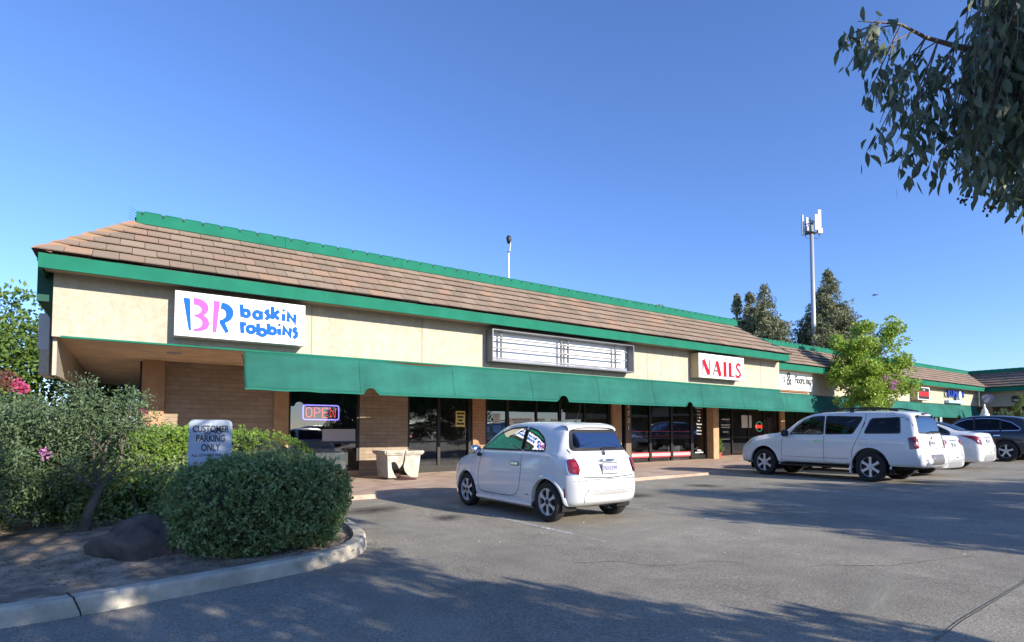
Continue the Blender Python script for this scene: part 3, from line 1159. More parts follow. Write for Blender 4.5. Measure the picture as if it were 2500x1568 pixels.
s = MB().quad((18, 12.7, 4.13), (X2, 12.7, 4.13), (45.5, hy2, hz2 - .04), (18, hy2, hz2 - .04))
s.box(18, 45.5, hy2 + .02, hy2 + .1, 4.5, hz2 + .1)
s.quad((18, hy2 + .1, 4.5), (50, hy2 + .1, 4.5), (50, 26, 4.5), (18, 26, 4.5))
s.build('roof_deck', mat('roof_felt2', (.06, .055, .05), .9), ro2)
ridge(b2, 18.4, 45.5, hy2 - .06, hz2 - .01, hz2 + .19)
valance(b2, 20.25, 44.1, 13.17, 12.95, 2.98, 2.20, ((26.5, .16), (33, .16), (40.6, .18)))
for x in (21.49, 27.0, 32.4, 38.0, 43.4):
    MB().box(x, x + .36, 16.0, 16.24, 0, 3.02).build('pillar', M['pillar'], b2)
xx = [20.2, 21.49, 27.0, 32.4, 38.0, 43.4, 47.0]
for i in range(6):
    a, c_ = xx[i] + (.36 if i else 0), xx[i + 1]
    if i == 0:
        MB().box(a, c_, 16.08, 16.22, 0, .95).build('low_wall', M['brick_pillar'], b2)
        MB().box(a, c_, 16.04, 16.24, .951, 1.0).build('sill', M['pillar'], b2)
        glazing(b2, a, c_, 16.15, 1.0, 3.0, fw=.06)
    else:
        glazing(b2, a, c_, 16.15, .25, 3.0, mulls=[(a + (c_ - a) * q, .07) for q in (.25, .5, .75)], rails=((1.1, .05), (2.4, .05)), fw=.06)
s = MB()
s.quad((20.25, 22, 0), (48, 22, 0), (48, 22, 3.1), (20.25, 22, 3.1))
s.quad((20.25, 16.25, .3), (48, 16.25, .3), (48, 22, .3), (20.25, 22, .3))
s.quad((20.25, 16.25, 3.1), (48, 16.25, 3.1), (48, 22, 3.1), (20.25, 22, 3.1))
for x in (21.6, 27.2, 32.6, 38.2):
    s.box(x - .05, x + .05, 16.26, 22, 0, 3.1)
s.build('interior', M['interior'], b2)

# ---- third wing, closing the court on the right, its front in shade
b3 = thing('store_building', 'shaded shop wing across the far right end, grey band above dark openings', 'building')
MB().box(44.81, 44.97, -25, 13.19, 2.95, 4.2).build('stucco_band', M['stucco'], b3)
MB().box(44.30, 44.35, -25, 12.69, 3.86, 4.12).build('fascia_board', M['green'], b3)
MB().box(44.351, 44.809, -25, 12.69, 3.93, 3.96).build('eave_lining', M['soffit'], b3)
def P3(y, t, h):
    return (44.26 + 1.3 * t - .6 * h, -y, 4.14 + 1.03 * t + .8 * h)
roof = MB()
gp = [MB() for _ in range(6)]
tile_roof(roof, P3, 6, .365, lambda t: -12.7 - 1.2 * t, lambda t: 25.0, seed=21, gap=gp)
ro3 = roof.build('roof', M['tile'], b3)
[q.build('course_shade', M['course_shade'], ro3) for q in gp]
s = MB().quad((44.3, 12.7, 4.1), (44.3, -25, 4.1), (45.56, -25, 5.12), (45.56, 13.95, 5.12))
s.box(45.58, 45.66, -25, 13.9, 4.5, 5.25)
s.build('roof_deck', mat('roof_felt3', (.05, .05, .05), .9), ro3)
ridge(b3, -8, 13.88, 45.46, 5.15, 5.35, along='y')
MB().box(44.971, 47.4, -25, 16.0, 3.0, 3.05).build('soffit', M['soffit'], b3)
MB().box(47.4, 47.6, -25, 16.1, 0, 3.0).build('brick_wall', M['brick'], b3)
for y in (10.5, 6.5, 2.5, -2, -7):
    glazing_o = MB().box(47.36, 47.399, y - 1.3, y + 1.3, .6, 2.6).build('window', M['bronze'], b3)
    MB().box(47.352, 47.359, y - 1.2, y + 1.2, .7, 2.5).build('glass', mat('dark_glass', (.03, .035, .04), .05), glazing_o)
for y in (12.6, 8.5, 4.5, .5, -5):
    MB().box(44.85, 45.2, y, y + .35, 0, 2.949).build('pillar', M['pillar'], b3)
wl = thing('wall_light', 'small square grey wall light on the shaded band at far right', 'light', (44.8, 11.25, 3.38))
MB().bevbox(-.14, 0, -.3, .3, -.2, .2, .03).build('housing', M['bronze'], wl)
MB().box(-.15, -.141, -.22, .22, -.14, -.02).build('lens', mat('lens_glass', (.35, .36, .34), .2), wl)

# ------------------------------------------------------------------ signs
# ice cream shop lightbox
sg = thing('shop_sign', 'white lightbox sign with blue and pink BR letters and rounded blue lettering', 'sign', (.48, 11.68, 3.08))
W_, H_ = 2.26, .82
s = MB()
s.box(0, W_, .0, .315, 0, .03).box(0, W_, 0, .315, H_ - .03, H_)
s.box(0, .03, .001, .314, .03, H_ - .03).box(W_ - .03, W_, .001, .314, .03, H_ - .03).box(.03, W_ - .03, .28, .31, .03, H_ - .03)
s.build('cabinet', M['white_metal'], sg)
MB().box(.03, W_ - .03, .012, .03, .03, H_ - .03).build('face', M['white_face'], sg)
s = MB()
s.box(.06, W_ - .05, .006, .011, H_ - .072, H_ - .064).box(W_ - .058, W_ - .05, .006, .011, .06, H_ - .074)
s.build('face_trim', M['grey_metal'], sg)
B1 = [(0.126, 0.70), (0.235, 0.70), (0.262, 0.109), (0.225, 0.108)]
B3 = [(0.288, 0.718), (0.349, 0.718), (0.409, 0.705), (0.47, 0.675), (0.511, 0.634), (0.533, 0.58), (0.537, 0.532), (0.522, 0.483), (0.493, 0.439), (0.458, 0.41), (0.499, 0.388), (0.536, 0.34), (0.556, 0.278), (0.547, 0.219), (0.516, 0.164), (0.456, 0.127), (0.386, 0.105), (0.302, 0.095), (0.3, 0.148), (0.365, 0.159), (0.414, 0.194), (0.438, 0.243), (0.436, 0.295), (0.41, 0.332), (0.364, 0.359), (0.309, 0.379), (0.303, 0.41), (0.357, 0.424), (0.401, 0.458), (0.423, 0.50), (0.414, 0.545), (0.383, 0.575), (0.343, 0.59), (0.291, 0.593)]
R1_ = [(0.616, 0.712), (0.722, 0.705), (0.672, 0.111), (0.608, 0.108)]
R2_ = [(0.750, 0.69), (0.818, 0.685), (0.882, 0.655), (0.931, 0.605), (0.958, 0.532), (0.952, 0.461), (0.917, 0.386), (0.872, 0.34), (0.815, 0.31), (0.885, 0.151), (0.827, 0.112), (0.716, 0.312), (0.725, 0.356), (0.776, 0.377), (0.817, 0.422), (0.83, 0.482), (0.818, 0.528), (0.786, 0.559), (0.734, 0.572)]
for pts, mm in ((B1, 'blue'), (B3, 'pink'), (R1_, 'pink'), (R2_, 'blue')):
    s = MB().extr(pts, lambda p: (p[0], .004, p[1]), lambda p: (p[0], .011, p[1]))
    s.build('logo_letter', M[mm], sg)


def circ(cx, cy, rx, ry, n=20):
    return [(cx + rx * math.cos(2 * math.pi * i / n), cy + ry * math.sin(2 * math.pi * i / n)) for i in range(n + 1)]


def dotpoly(mb, cx, cy, r, y0, y1):
    mb.extr(circ(cx, cy, r, r, 12)[:-1], lambda p: (p[0], y0, p[1]), lambda p: (p[0], y1, p[1]))


sw = .072
words = [[[(1.085, 0.70), (1.107, 0.455)], circ(1.168, .535, .058, .062)],
         [circ(1.372, .525, .062, .066), [(1.438, 0.61), (1.438, 0.44)]],
         [(1.585, 0.640), (1.545, 0.625), (1.527, 0.592), (1.568, 0.555), (1.570, 0.504), (1.522, 0.455)],
         [[(1.645, 0.725), (1.645, 0.475)], [(1.765, 0.655), (1.665, 0.56), (1.768, 0.485)]],
         [[(1.850, 0.605), (1.850, 0.462)]],
         [[(1.938, 0.455), (1.940, 0.620), (2.062, 0.462), (2.066, 0.622)]]]
words2 = [[[(1.095, 0.365), (1.115, 0.145)], [(1.108, 0.29), (1.135, 0.325), (1.178, 0.33)]],
          [circ(1.262, .235, .062, .062)],
          [[(1.388, 0.365), (1.392, 0.13)], circ(1.462, .198, .062, .060)],
          [[(1.578, 0.385), (1.582, 0.16)], circ(1.645, .243, .060, .060)],
          [[(1.776, 0.305), (1.778, 0.175)]],
          [[(1.860, 0.175), (1.862, 0.335), (1.978, 0.178), (1.982, 0.335)]],
          [(2.110, 0.345), (2.065, 0.325), (2.058, 0.285), (2.100, 0.245), (2.096, 0.185), (2.045, 0.135)]]
for wset, dot in ((words, (1.850, .675)), (words2, (1.776, .375))):
    for wd in wset:
        s = MB()
        for st_ in (wd if isinstance(wd[0], list) else [wd]):
            stroke(s, st_, sw, y=.011, th=.006)
        s.build('word_letter', M['blue'], sg)
    s = MB()
    dotpoly(s, dot[0], dot[1], .029, .004, .011)
    s.build('word_letter', M['blue'], sg)

M['trim_dark'] = mat('dark_bar', (.07, .07, .075), .5)
# empty sign cabinet
sg = thing('empty_sign', 'wide grey sign cabinet with its face missing, white back and rails showing', 'sign', (7.2, 11.68, 3.09))
W_, H_ = 4.92, .82
s = MB()
s.box(0, W_, 0, .318, 0, .035).box(0, W_, 0, .318, H_ - .035, H_)
s.box(0, .035, .001, .317, .035, H_ - .035).box(W_ - .035, W_, .001, .317, .035, H_ - .035)
s.build('cabinet', mat('cabinet_grey', (.13, .135, .15), .45), sg)
MB().box(.035, W_ - .035, .28, .31, .035, H_ - .035).build('back_panel', M['white_face'], sg)
s = MB()
for z in (.10, .36, .60):
    s.box(.035, 2.44, .10, .13, z - .02, z + .02)
    s.box(2.46, W_ - .20, .10, .13, z - .02, z + .02)
s.build('lamp_rail', mat('rail_paint', (.16, .16, .17), .5), sg)
for x in (.35, 2.28, 2.52, 4.3):
    MB().box(x - .03, x + .03, .135, .165, .05, .75).build('upright_bar', M['trim_dark'], sg)
for z in (.10, .36, .60):
    MB().tube([(2.30, .1, z), (2.36, .06, z + .02), (2.44, .06, z - .01), (2.5, .1, z)], .014, 6).build('lamp_socket', M['white_metal'], sg)
s = MB()
px = np.linspace(.05, W_ - .3, 60)
for i in range(59):
    a = .02 + .035 * abs(math.sin(px[i] * 1.7)) * abs(math.sin(px[i] * .9 + 1))
    c_ = .02 + .035 * abs(math.sin(px[i + 1] * 1.7)) * abs(math.sin(px[i + 1] * .9 + 1))
    s.quad((px[i], .02, .03), (px[i + 1], .02, .03), (px[i + 1], .015, .03 + c_), (px[i], .015, .03 + a))
s.build('torn_edge', mat('torn_plastic', (.3, .31, .36), .4), sg)

# nail salon lightbox
sg = thing('shop_sign', 'white lightbox sign with large red NAILS lettering in a cream cabinet', 'sign', (15.03, 11.66, 3.12))
W_, H_ = 2.42, .80
s = MB()
s.box(0, W_, .004, .338, 0, .03).box(0, W_, .004, .338, H_ - .03, H_).box(0, .03, .005, .337, .03, H_ - .03).box(W_ - .03, W_, .005, .337, .03, H_ - .03).box(.031, W_ - .031, .3, .33, .031, H_ - .031)
s.build('cabinet', M['cream'], sg)
MB().box(0.002, W_ - .002, -.006, .003, .002, H_ - .002).build('face', M['white_face'], sg)
MB().box(.05, W_ - .09, -.009, -.0065, H_ - .07, H_ - .06).box(W_ - .10, W_ - .09, -.009, -.0065, .05, H_ - .072).build('face_trim', M['grey_metal'], sg)
text_obj('small_lettering', 'CENTURY', .135, (1.20, -.008, .68), M['black'], sg, sx=1.35, sp=1.1)


def serif_nails(mb_t, mb_n, x0, z0, h):
    """high contrast serif capitals: heavy strokes in mb_t, hairlines in mb_n"""
    T, N_ = .165, .055
    def bar(mb, a, c, w):
        stroke(mb, [a, c], w, y=0, th=.004)
    x = x0
    bar(mb_n, (x + .10, z0), (x + .10, z0 + h), N_)
    stroke(mb_t, [(x + .13, z0 + h), (x + .40, z0 + .02)], T, y=-.001, th=.004)
    bar(mb_n, (x + .44, z0 + .0), (x + .44, z0 + h), N_)
    bar(mb_n, (x + .02, z0), (x + .18, z0), .016); bar(mb_n, (x + .36, z0 + h), (x + .52, z0 + h), .016)
    x += .58
    bar(mb_n, (x + .04, z0), (x + .24, z0 + h), N_)
    stroke(mb_t, [(x + .24, z0 + h), (x + .42, z0)], T, y=-.001, th=.004)
    bar(mb_n, (x + .10, z0 + h * .33), (x + .34, z0 + h * .33), N_)
    x += .56
    bar(mb_t, (x + .12, z0), (x + .12, z0 + h), T)
    bar(mb_n, (x + .0, z0), (x + .24, z0), .016); bar(mb_n, (x + .0, z0 + h), (x + .24, z0 + h), .016)
    x += .30
    bar(mb_t, (x + .10, z0), (x + .10, z0 + h), T)
    stroke(mb_t, [(x + .15, z0 + .02), (x + .33, z0 + .02)], .045, y=-.001, th=.004)
    x += .38
    S = [(x + .30, z0 + h * .83), (x + .22, z0 + h * .96), (x + .12, z0 + h * .93), (x + .07, z0 + h * .76), (x + .12, z0 + h * .60), (x + .25, z0 + h * .42), (x + .29, z0 + h * .22), (x + .20, z0 + h * .05), (x + .08, z0 + h * .05), (x + .02, z0 + h * .2)]
    stroke(mb_t, S, .085, y=-.001, th=.004)


t_, n_ = MB(), MB()
serif_nails(t_, n_, .10, .09, .49)
o = t_.build('large_lettering', M['red'], sg)
o.location.y = -.009
o = n_.build('lettering_outline', mat('hairline', (.13, .05, .06), .5), sg)
o.location.y = -.008
t2, n2 = MB(), MB()
serif_nails(t2, n2, .10, .09, .49)
o = t2.build('lettering_shadow', mat('letter_shadow', (.42, .45, .52), .5), sg)
o.location = (-.035, -.0065, -.022)

# floors sign, partly hidden behind the corner
sg = thing('shop_sign', 'white panel sign reading Floors Inc, partly hidden behind the building corner', 'sign', (21.2, 13.1, 3.12))
MB().bevbox(0, 3.42, 0, .095, 0, .80, .01).build('face', M['white_face'], sg)
MB().box(.05, 3.2, .03, .099, -.07, -.002).build('bottom_rail', mat('wood_rail', (.25, .12, .05), .7), sg)
gtx = mat('grey_print', (.05, .06, .06), .5)
text_obj('lettering', 's', .5, (1.20, -.010, .46), gtx, sg, sx=.7, bold=.006)
text_obj('lettering', '&', .78, (1.56, -.010, .44), gtx, sg, bold=.012, sx=.8)
text_obj('lettering', 'Floors, Inc.', .46, (2.65, -.010, .44), gtx, sg, sx=.62, bold=.010)
MB().box(1.05, 2.25, -.008, -.003, .145, .18).build('print_strip', mat('faint_print', (.5, .53, .58), .6), sg)

# red and black lightbox
sg = thing('shop_sign', 'small square lightbox with black field and red band on the far shop row', 'sign', (34.72, 12.86, 3.09))
sg.scale = (.81, 1, .89)
MB().bevbox(0, 1.9, 0, .335, 0, .80, .012).build('cabinet', M['cream'], sg)
MB().box(.02, 1.88, -.012, -.001, .02, .78).build('border', M['white_face'], sg)
MB().box(.12, 1.78, -.018, -.013, .06, .74).build('face', M['black'], sg)
MB().box(.12, 1.72, -.022, -.019, .24, .50).build('red_band', mat('red_panel', (.68, .02, .03), .4), sg)
text_obj('lettering', 'THE', .15, (.9, -.024, .60), M['white'], sg, sx=1.3)
s = MB()
for q in range(5):
    s.box(.22 + q * .28, .42 + q * .28, -.026, -.0225, .29, .45)
s.build('print', mat('dark_red', (.30, .01, .01), .5), sg)

# blue channel letters with a light blue box under them
sg = thing('shop_sign', 'blue channel letters over a pale blue strip on the far shop row', 'sign', (39.15, 12.98, 2.98))
sg.scale = (1.1, 1, 1)
nv = mat('navy', (.02, .07, .42), .4)
xk = .0
for ch in 'KUM':
    text_obj('channel_letter', ch, .52, (.25 + xk, .06, .62), nv, sg, depth=.05, bold=.012, sx=1.05)
    xk += .42
s = MB().extr(circ(1.62, .56, .22, .26, 24)[:-1], lambda p: (p[0], -.02, p[1]), lambda p: (p[0], .12, p[1]))
s.build('round_letter', M['white_face'], sg)
s = MB()
stroke(s, circ(1.62, .56, .23, .27), .035, y=.0, th=.03)
s.build('round_rim', nv, sg)
s = MB()      # two eyes and a flat mouth
dotpoly(s, 1.55, .60, .02, -.026, -.021); dotpoly(s, 1.69, .60, .02, -.026, -.021)
stroke(s, [(1.55, .49), (1.69, .49)], .02, y=-.021, th=.005)
s.build('face_marks', nv, sg)
text_obj('channel_letter', 'N', .52, (2.08, .06, .62), nv, sg, depth=.05, bold=.012, sx=1.05)
MB().bevbox(.12, 2.35, .0, .2, .08, .24, .01).build('light_strip', mat('pale_blue', (.35, .62, .78), .4), sg)
text_obj('lettering', 'MATH. READING. SUCCESS.', .095, (1.22, -.004, .16), M['white'], sg, sx=1.5)

# round emblem sign at the far corner, seen edge on
sg = thing('shop_sign', 'weathered round sign projecting at the inner corner of the court', 'sign', (44.0, 12.55, 3.45))
MB().lathe([(0, -.05), (.27, -.05), (.30, 0), (.27, .05), (0, .05)], 24, axis='x').build('disc', mat('mottled', (.6, .6, .68), .6, colr2=(.2, .18, .3), vscale=5), sg)
MB().box(-.02, .02, .4, .64, -.02, .02).build('bracket', M['bronze'], sg)

# OPEN sign in the window
sg = thing('open_sign', 'lit OPEN sign with red letters in a blue rounded border hanging in the shop window', 'sign', (3.56, 15.22, 1.67))
glow_r = mat('red_neon', (.3, .01, .01), .5, emit=(1, .05, .04), estr=2.2)
glow_b = mat('blue_neon', (.1, .1, .5), .5, emit=(.25, .2, 1.0), estr=2.6)
w, h, r = .93, .38, .06
rr_ = []
for cx_, cy_, a0 in ((w - r, h - r, 0), (r, h - r, 90), (r, r, 180), (w - r, r, 270)):
    for q in range(5):
        a = R(a0 + q * 22.5)
        rr_.append((cx_ + r * math.cos(a), .0, cy_ + r * math.sin(a)))
rr_.append(rr_[0])
MB().tube(rr_, .015, 6, cap=False).build('border_tube', glow_b, sg)
MB().box(.02, w - .02, .03, .05, .02, h - .02).build('backing', M['dark'], sg)
L_ = MB()
def ntube(pts): L_.tube([(p[0], .0, p[1]) for p in pts], .009, 6)
ntube([(.11, .07), (.08, .12), (.08, .26), (.11, .31), (.18, .31), (.22, .26), (.22, .12), (.18, .07), (.11, .07)])
ntube([(.29, .06), (.29, .31), (.38, .31), (.43, .27), (.43, .22), (.38, .18), (.29, .18)])
ntube([(.63, .31), (.50, .31), (.50, .06), (.63, .06)]); ntube([(.50, .185), (.60, .185)])
ntube([(.70, .06), (.70, .31), (.84, .06), (.84, .31)])
L_.build('letter_tube', glow_r, sg)
MB().tube([(.2, .04, .36), (.2, .04, 1.2)], .004, 4).tube([(.75, .04, .36), (.75, .04, 1.2)], .004, 4).build('cord', M['black'], sg)

# customer parking sign on its post between the shrubs
sg = thing('parking_sign', 'small white metal sign reading CUSTOMER PARKING ONLY on a post behind the round shrub', 'sign', (.62, 6.62, gz(.6) + .1))
mm = mat('sign_sheet', (.38, .44, .52), .45, var=.06, vscale=4)
pts = []
w, h, r = .40, .56, .05
for cx_, cy_, a0 in ((w / 2 - r, h / 2 - r, 0), (-w / 2 + r, h / 2 - r, 90), (-w / 2 + r, -h / 2 + r, 180), (w / 2 - r, -h / 2 + r, 270)):
    for q in range(6):
        a = R(a0 + q * 18)
        pts.append((cx_ + r * math.cos(a), cy_ + r * math.sin(a)))
ys = 1.075
pl = MB().extr(pts, lambda p: (p[0], -.003, p[1]), lambda p: (p[0], .0, p[1])).build('plate', mm, sg)
pl.location = (0, -.03, ys)
MB().box(-.02, .02, -.027, .02, 0, ys + .27).build('post', M['grey_metal'], sg)
for tx, sz, zz, wx in (('CUSTOMER', .098, .155, .66), ('PARKING', .098, .058, .66), ('ONLY', .098, -.038, .66), ('ALL OTHERS WILL BE', .036, -.115, 1.0)):
    text_obj('lettering', tx, sz, (0, -.0345, ys + zz + .026), M['black'], sg, sx=wx, depth=.0008, bold=.0022 if sz > .05 else .0005)
s = MB()
rr2 = random.Random(4)
pz = [( -.06 + i * .011, .155 + rr2.uniform(-.028, .028)) for i in range(16)]
stroke(s, pz, .008, y=-.036, th=.001)
o = s.build('scrawl', M['black'], sg)
o.location.z = ys
MB().lathe([(0, -.035), (.006, -.035), (.006, -.033)], 8, axis='y', c=(-.02, -.002, ys + .25)).lathe([(0, -.035), (.006, -.035), (.006, -.033)], 8, axis='y', c=(.02, -.002, ys + .25)).build('bolt', M['grey_metal'], sg)

# ------------------------------------------------------------------ notices in the windows
def notice(name, label, x0, x1, z0, z1, y=15.062, m=None, group=None, lines=0, lm=None):
    t = thing(name, label, 'notice', (x0, y, z0), group=group)
    MB().box(0, x1 - x0, 0, .004, 0, z1 - z0).build('sheet', m or M['paper'], t)
    if lines:
        s = MB()
        for i in range(lines):
            zc = (z1 - z0) * (1 - (i + .7) / (lines + .6))
            f_ = .1 + .08 * ((i * 7) % 3)
            s.box((x1 - x0) * f_, (x1 - x0) * (1 - f_), -.002, -.0005, zc - (z1 - z0) * .12 / lines * 2, zc + (z1 - z0) * .12 / lines * 2)
        s.build('print', lm or M['black'], t)
    return t


yel = mat('yellow_paper', (.62, .52, .16), .7)
notice('poster', 'yellow poster taped inside the dark glass door beside the brick pillar', 7.98, 8.30, 1.50, 1.98, m=yel, lines=4)
notice('paper_notice', 'white letter sheet high in the window right of the brick pillar', 9.32, 9.58, 1.62, 1.93, lines=5, lm=M['grey_metal'])
notice('banner_notice', 'wide white printed banner in the vacant shop window', 9.93, 10.85, 1.58, 1.80, lines=2, lm=M['grey_metal'])
notice('paper_notice', 'small white sheet right of the wide banner in the vacant shop window', 11.08, 11.36, 1.60, 1.80, lines=3, lm=M['grey_metal'])
notice('paper_notice', 'second small white sheet in the vacant shop window, near its middle mullion', 11.65, 11.92, 1.58, 1.79, lines=3, lm=M['grey_metal'])
notice('window_sheet', 'grey poster low on the glass under the OPEN sign', 4.02, 4.90, 1.09, 1.42, m=mat('grey_poster', (.36, .34, .36), .6))
t = thing('freezer_cabinet', 'white ribbed cabinet standing inside the ice cream shop window', 'cabinet', (3.3, 15.35, .13))
MB().bevbox(0, 1.5, 0, .6, 0, .75, .02).build('body', mat('cabinet_white', (.42, .46, .50), .5), t)
s = MB()
for i in range(7):
    zz = .15 + i * .075
    stroke(s, [(x, zz + .022 * math.sin(x * 9 + i)) for x in np.linspace(.1, 1.45, 30)], .012, y=-.001, th=.004)
s.build('ribs', mat('rib_grey', (.30, .34, .38), .5), t)
t = thing('door_decal', 'small round red sticker at the edge of the dark glass door', 'sticker', (6.52, 15.065, 1.22))
MB().lathe([(0, -.004), (.055, -.004), (.055, 0)], 18, axis='y').build('disc', M['red'], t)
MB().lathe([(0, -.006), (.03, -.006), (.03, -.005)], 14, axis='y').build('mark', M['white'], t)
M['vinyl_white'] = mat('white_vinyl', (.38, .36, .36), .6)
redw = mat('red_vinyl', (.36, .02, .03), .5)
for i, (xa, xb) in enumerate(((15.42, 16.38), (16.52, 17.61), (17.75, 18.83))):
    t = thing('window_decal', ['red and white vinyl strip low on the first nail salon pane beside the numbered post', 'red and white vinyl strip low on the middle nail salon pane', 'red and white vinyl strip low on the nail salon pane beside the lettered door'][i], 'decal', (xa, 15.066, .36), group='red strips on the nail salon glass')
    MB().box(0, xb - xa, 0, .004, 0, .05).box(0, xb - xa, 0, .004, .16, .205).build('red_stripe', redw, t)
    MB().box(0, xb - xa, 0, .004, .05, .16).build('white_stripe', M['vinyl_white'], t)
    s = MB()
    for q in range(9):
        s.box(.08 + q * (xb - xa) / 10, .08 + (q + .62) * (xb - xa) / 10, -.003, -.0005, .085, .125)
    s.build('print', M['grey_metal'], t)
t = thing('window_decal', 'thin red lines across the nail salon glass at waist height', 'decal', (15.42, 15.067, 1.18))
MB().box(0, 3.4, 0, .003, .18, .2).box(0, 3.4, 0, .003, .0, .015).build('red_line', redw, t)
t = thing('door_lettering', 'white price list lettering on the nail salon door glass', 'lettering', (19.37, 15.06, 1.0))
for i, (tx, sz) in enumerate((('Pedicure', .12), ('& Spa', .10), ('Nails', .12), ('Full Set', .07), ('Fill In', .07), ('Manicure', .10), ('Waxing', .07), ('Walk-ins', .09), ('Welcome', .08))):
    text_obj('line', tx, sz, (0, 0, 1.35 - i * .135), M['white'], t, depth=.001)
MB().box(-.25, .25, 0, .003, -.52, -.48).build('underline', M['white'], t)
text_obj('line', 'OPEN', .1, (0, 0, -.42), M['white'], t, depth=.001)
t = thing('neon_sign', 'round red and green neon sign glowing in the flooring shop window', 'sign', (25.6, 16.3, 1.62))
MB().tube([(.26 * math.cos(a), 0, .24 * math.sin(a)) for a in np.linspace(0, 2 * math.pi, 25)], .018, 6).build('ring_tube', mat('green_neon', (.05, .2, .1), .5, emit=(.1, .5, .25), estr=.8), t)
s = MB().tube([(-.3, 0, .06), (-.3, 0, -.06), (.3, 0, -.06), (.3, 0, .06), (-.3, 0, .06)], .02, 6)
s.box(-.24, .24, -.01, .01, -.025, .03)
s.build('red_tube', glow_r, t)
notice('paper_notice', 'pale sheet in the flooring shop window beside the round neon sign', 23.9, 24.7, 1.55, 2.15, y=16.13)
t = thing('door_lettering', 'small white lettering lines on the flooring shop glass', 'lettering', (22.6, 16.08, 1.2))
MB().box(-.3, .3, 0, .003, .7, .76).box(-.34, .34, 0, .003, .45, .5).box(-.34, .34, 0, .003, .34, .39).box(-.2, .2, 0, .003, .12, .18).box(-.3, .3, 0, .003, -.2, -.16).build('lines', mat('pale_print', (.45, .45, .45), .6), t)

for i, (x, z, w, h, cc, lb) in enumerate(((3.75, 2.25, .55, .5, (.03, .04, .12), 'dark blue framed picture high on the ice cream shop wall, left one'), (4.45, 2.2, .35, .6, (.05, .03, .03), 'dark framed picture beside the blue one in the ice cream shop'))):
    t = thing('picture', lb, 'picture', (x + .8, 16.6, z))
    MB().box(-w / 2, w / 2, 0, .03, 0, h).build('frame', M['bronze'], t)
    MB().box(-w / 2 + .04, w / 2 - .04, -.004, -.001, .04, h - .04).build('print', mat('art', cc, .5), t)
t = thing('shop_counter', 'pale counter inside the vacant shop, seen dimly through the glass', 'counter', (10.2, 17.6, .13))
MB().bevbox(0, 3.0, 0, .7, 0, 1.0, .02).build('cabinet', M['paper'], t)
MB().box(-.05, 3.05, -.05, .75, 1.001, 1.05).build('top', M['white_metal'], t)
t = thing('salon_chair', 'pale padded chair inside the nail salon behind the first panes', 'chair', (17.2, 16.6, .15))
MB().bevbox(0, .6, 0, .6, .3, .5, .05).build('seat', M['paper'], t)
MB().bevbox(0, .6, .5, .65, .5, 1.2, .05).build('backrest', M['paper'], t)
MB().box(.1, .5, .1, .5, 0, .299).build('base', M['grey_metal'], t)
t = thing('display_case', 'grey glass display case standing in the nail salon window', 'display case', (17.75, 15.3, .15))
MB().bevbox(0, .72, 0, .4, 0, .62, .01).build('case', mat('case_grey', (.26, .33, .35), .3), t)
MB().box(-.01, .73, -.01, .41, .621, .65).build('top', M['grey_metal'], t)

# ------------------------------------------------------------------ broken planter
pl = thing('broken_planter', 'square white concrete planter with its front cracked open and soil spilling out', 'planter', (5.60, 13.75, walk_z(5.6)), R(-1))
pl.scale = (1.14, 1.1, 1.08)
M['plaster'] = mat('planter_concrete', (.42, .39, .32), .85, var=.2, vscale=5, detail=8, bump=.3)
hw = .40
def wall(mb, a, c, out, z0, z1, b0, b1):
    """slab between a and c, leaning outward; b0/b1 thickness"""
    pass
s = MB()
def taper(x, y, z):   # outward lean
    k_ = .86 + .14 * z / .68
    return (x * k_, y * k_, z)
H0, H1 = 0.04, .60
th_ = .05
# back, left side, right side walls (front in two broken pieces)
def slab(mb, pts2, f0, f1):
    mb.extr(pts2, f0, f1)
slab(s, [(-hw, H0), (hw, H0), (hw, H1), (-hw, H1)], lambda p: taper(p[0], hw, p[1]), lambda p: taper(p[0], hw - th_, p[1]))
slab(s, [(-hw + .001, H0), (hw - th_, H0), (hw - th_, H1), (-hw + .001, H1)], lambda p: taper(-hw, p[0], p[1]), lambda p: taper(-hw + th_, p[0], p[1]))
slab(s, [(-hw + .001, H0), (hw - th_, H0), (hw - th_, H1), (-hw + .001, H1)], lambda p: taper(hw, p[0], p[1]), lambda p: taper(hw - th_, p[0], p[1]))
# front left remnant
slab(s, [(-hw, H0), (-.17, H0 + .0), (-.24, .12), (-.30, .26), (-.31, .40), (-.24, .43), (-.17, .36), (-.11, .25), (-.03, .36), (.0, .50), (-.02, H1), (-hw, H1)], lambda p: taper(p[0], -hw, p[1]), lambda p: taper(p[0], -hw + th_, p[1]))
# front right remnant
slab(s, [(.19, H0), (hw, H0), (hw, H1), (.02, H1), (.03, .48), (.0, .30), (.04, .18), (.12, .10)], lambda p: taper(p[0], -hw, p[1]), lambda p: taper(p[0], -hw + th_, p[1]))
s.build('pot_wall', M['plaster'], pl)
s = MB()     # rolled rim, with a break at the front
for a, c_ in (((-hw - .03, -hw - .03), (-.03, -hw - .03)), ((.02, -hw - .03), (hw + .03, -hw - .03)), ((hw + .03, -hw - .03), (hw + .03, hw + .03)), ((hw + .03, hw + .03), (-hw - .03, hw + .03)), ((-hw - .03, hw + .03), (-hw - .03, -hw - .03))):
    s.tube([(a[0], a[1], .635), (c_[0], c_[1], .635)], .035, 8)
    s.tube([(a[0] * .97, a[1] * .97, .59), (c_[0] * .97, c_[1] * .97, .59)], .022, 6)
s.build('rim', M['plaster'], pl, smooth='auto')
s = MB()     # grooves on the sides
for q in (-.27, -.14, 0, .14, .27):
    s.tube([taper(-hw - .005, q, .1), taper(-hw - .005, q, .52)], .02, 6)
s.build('flutes', M['plaster'], pl)
V, F = [], []
n = 14
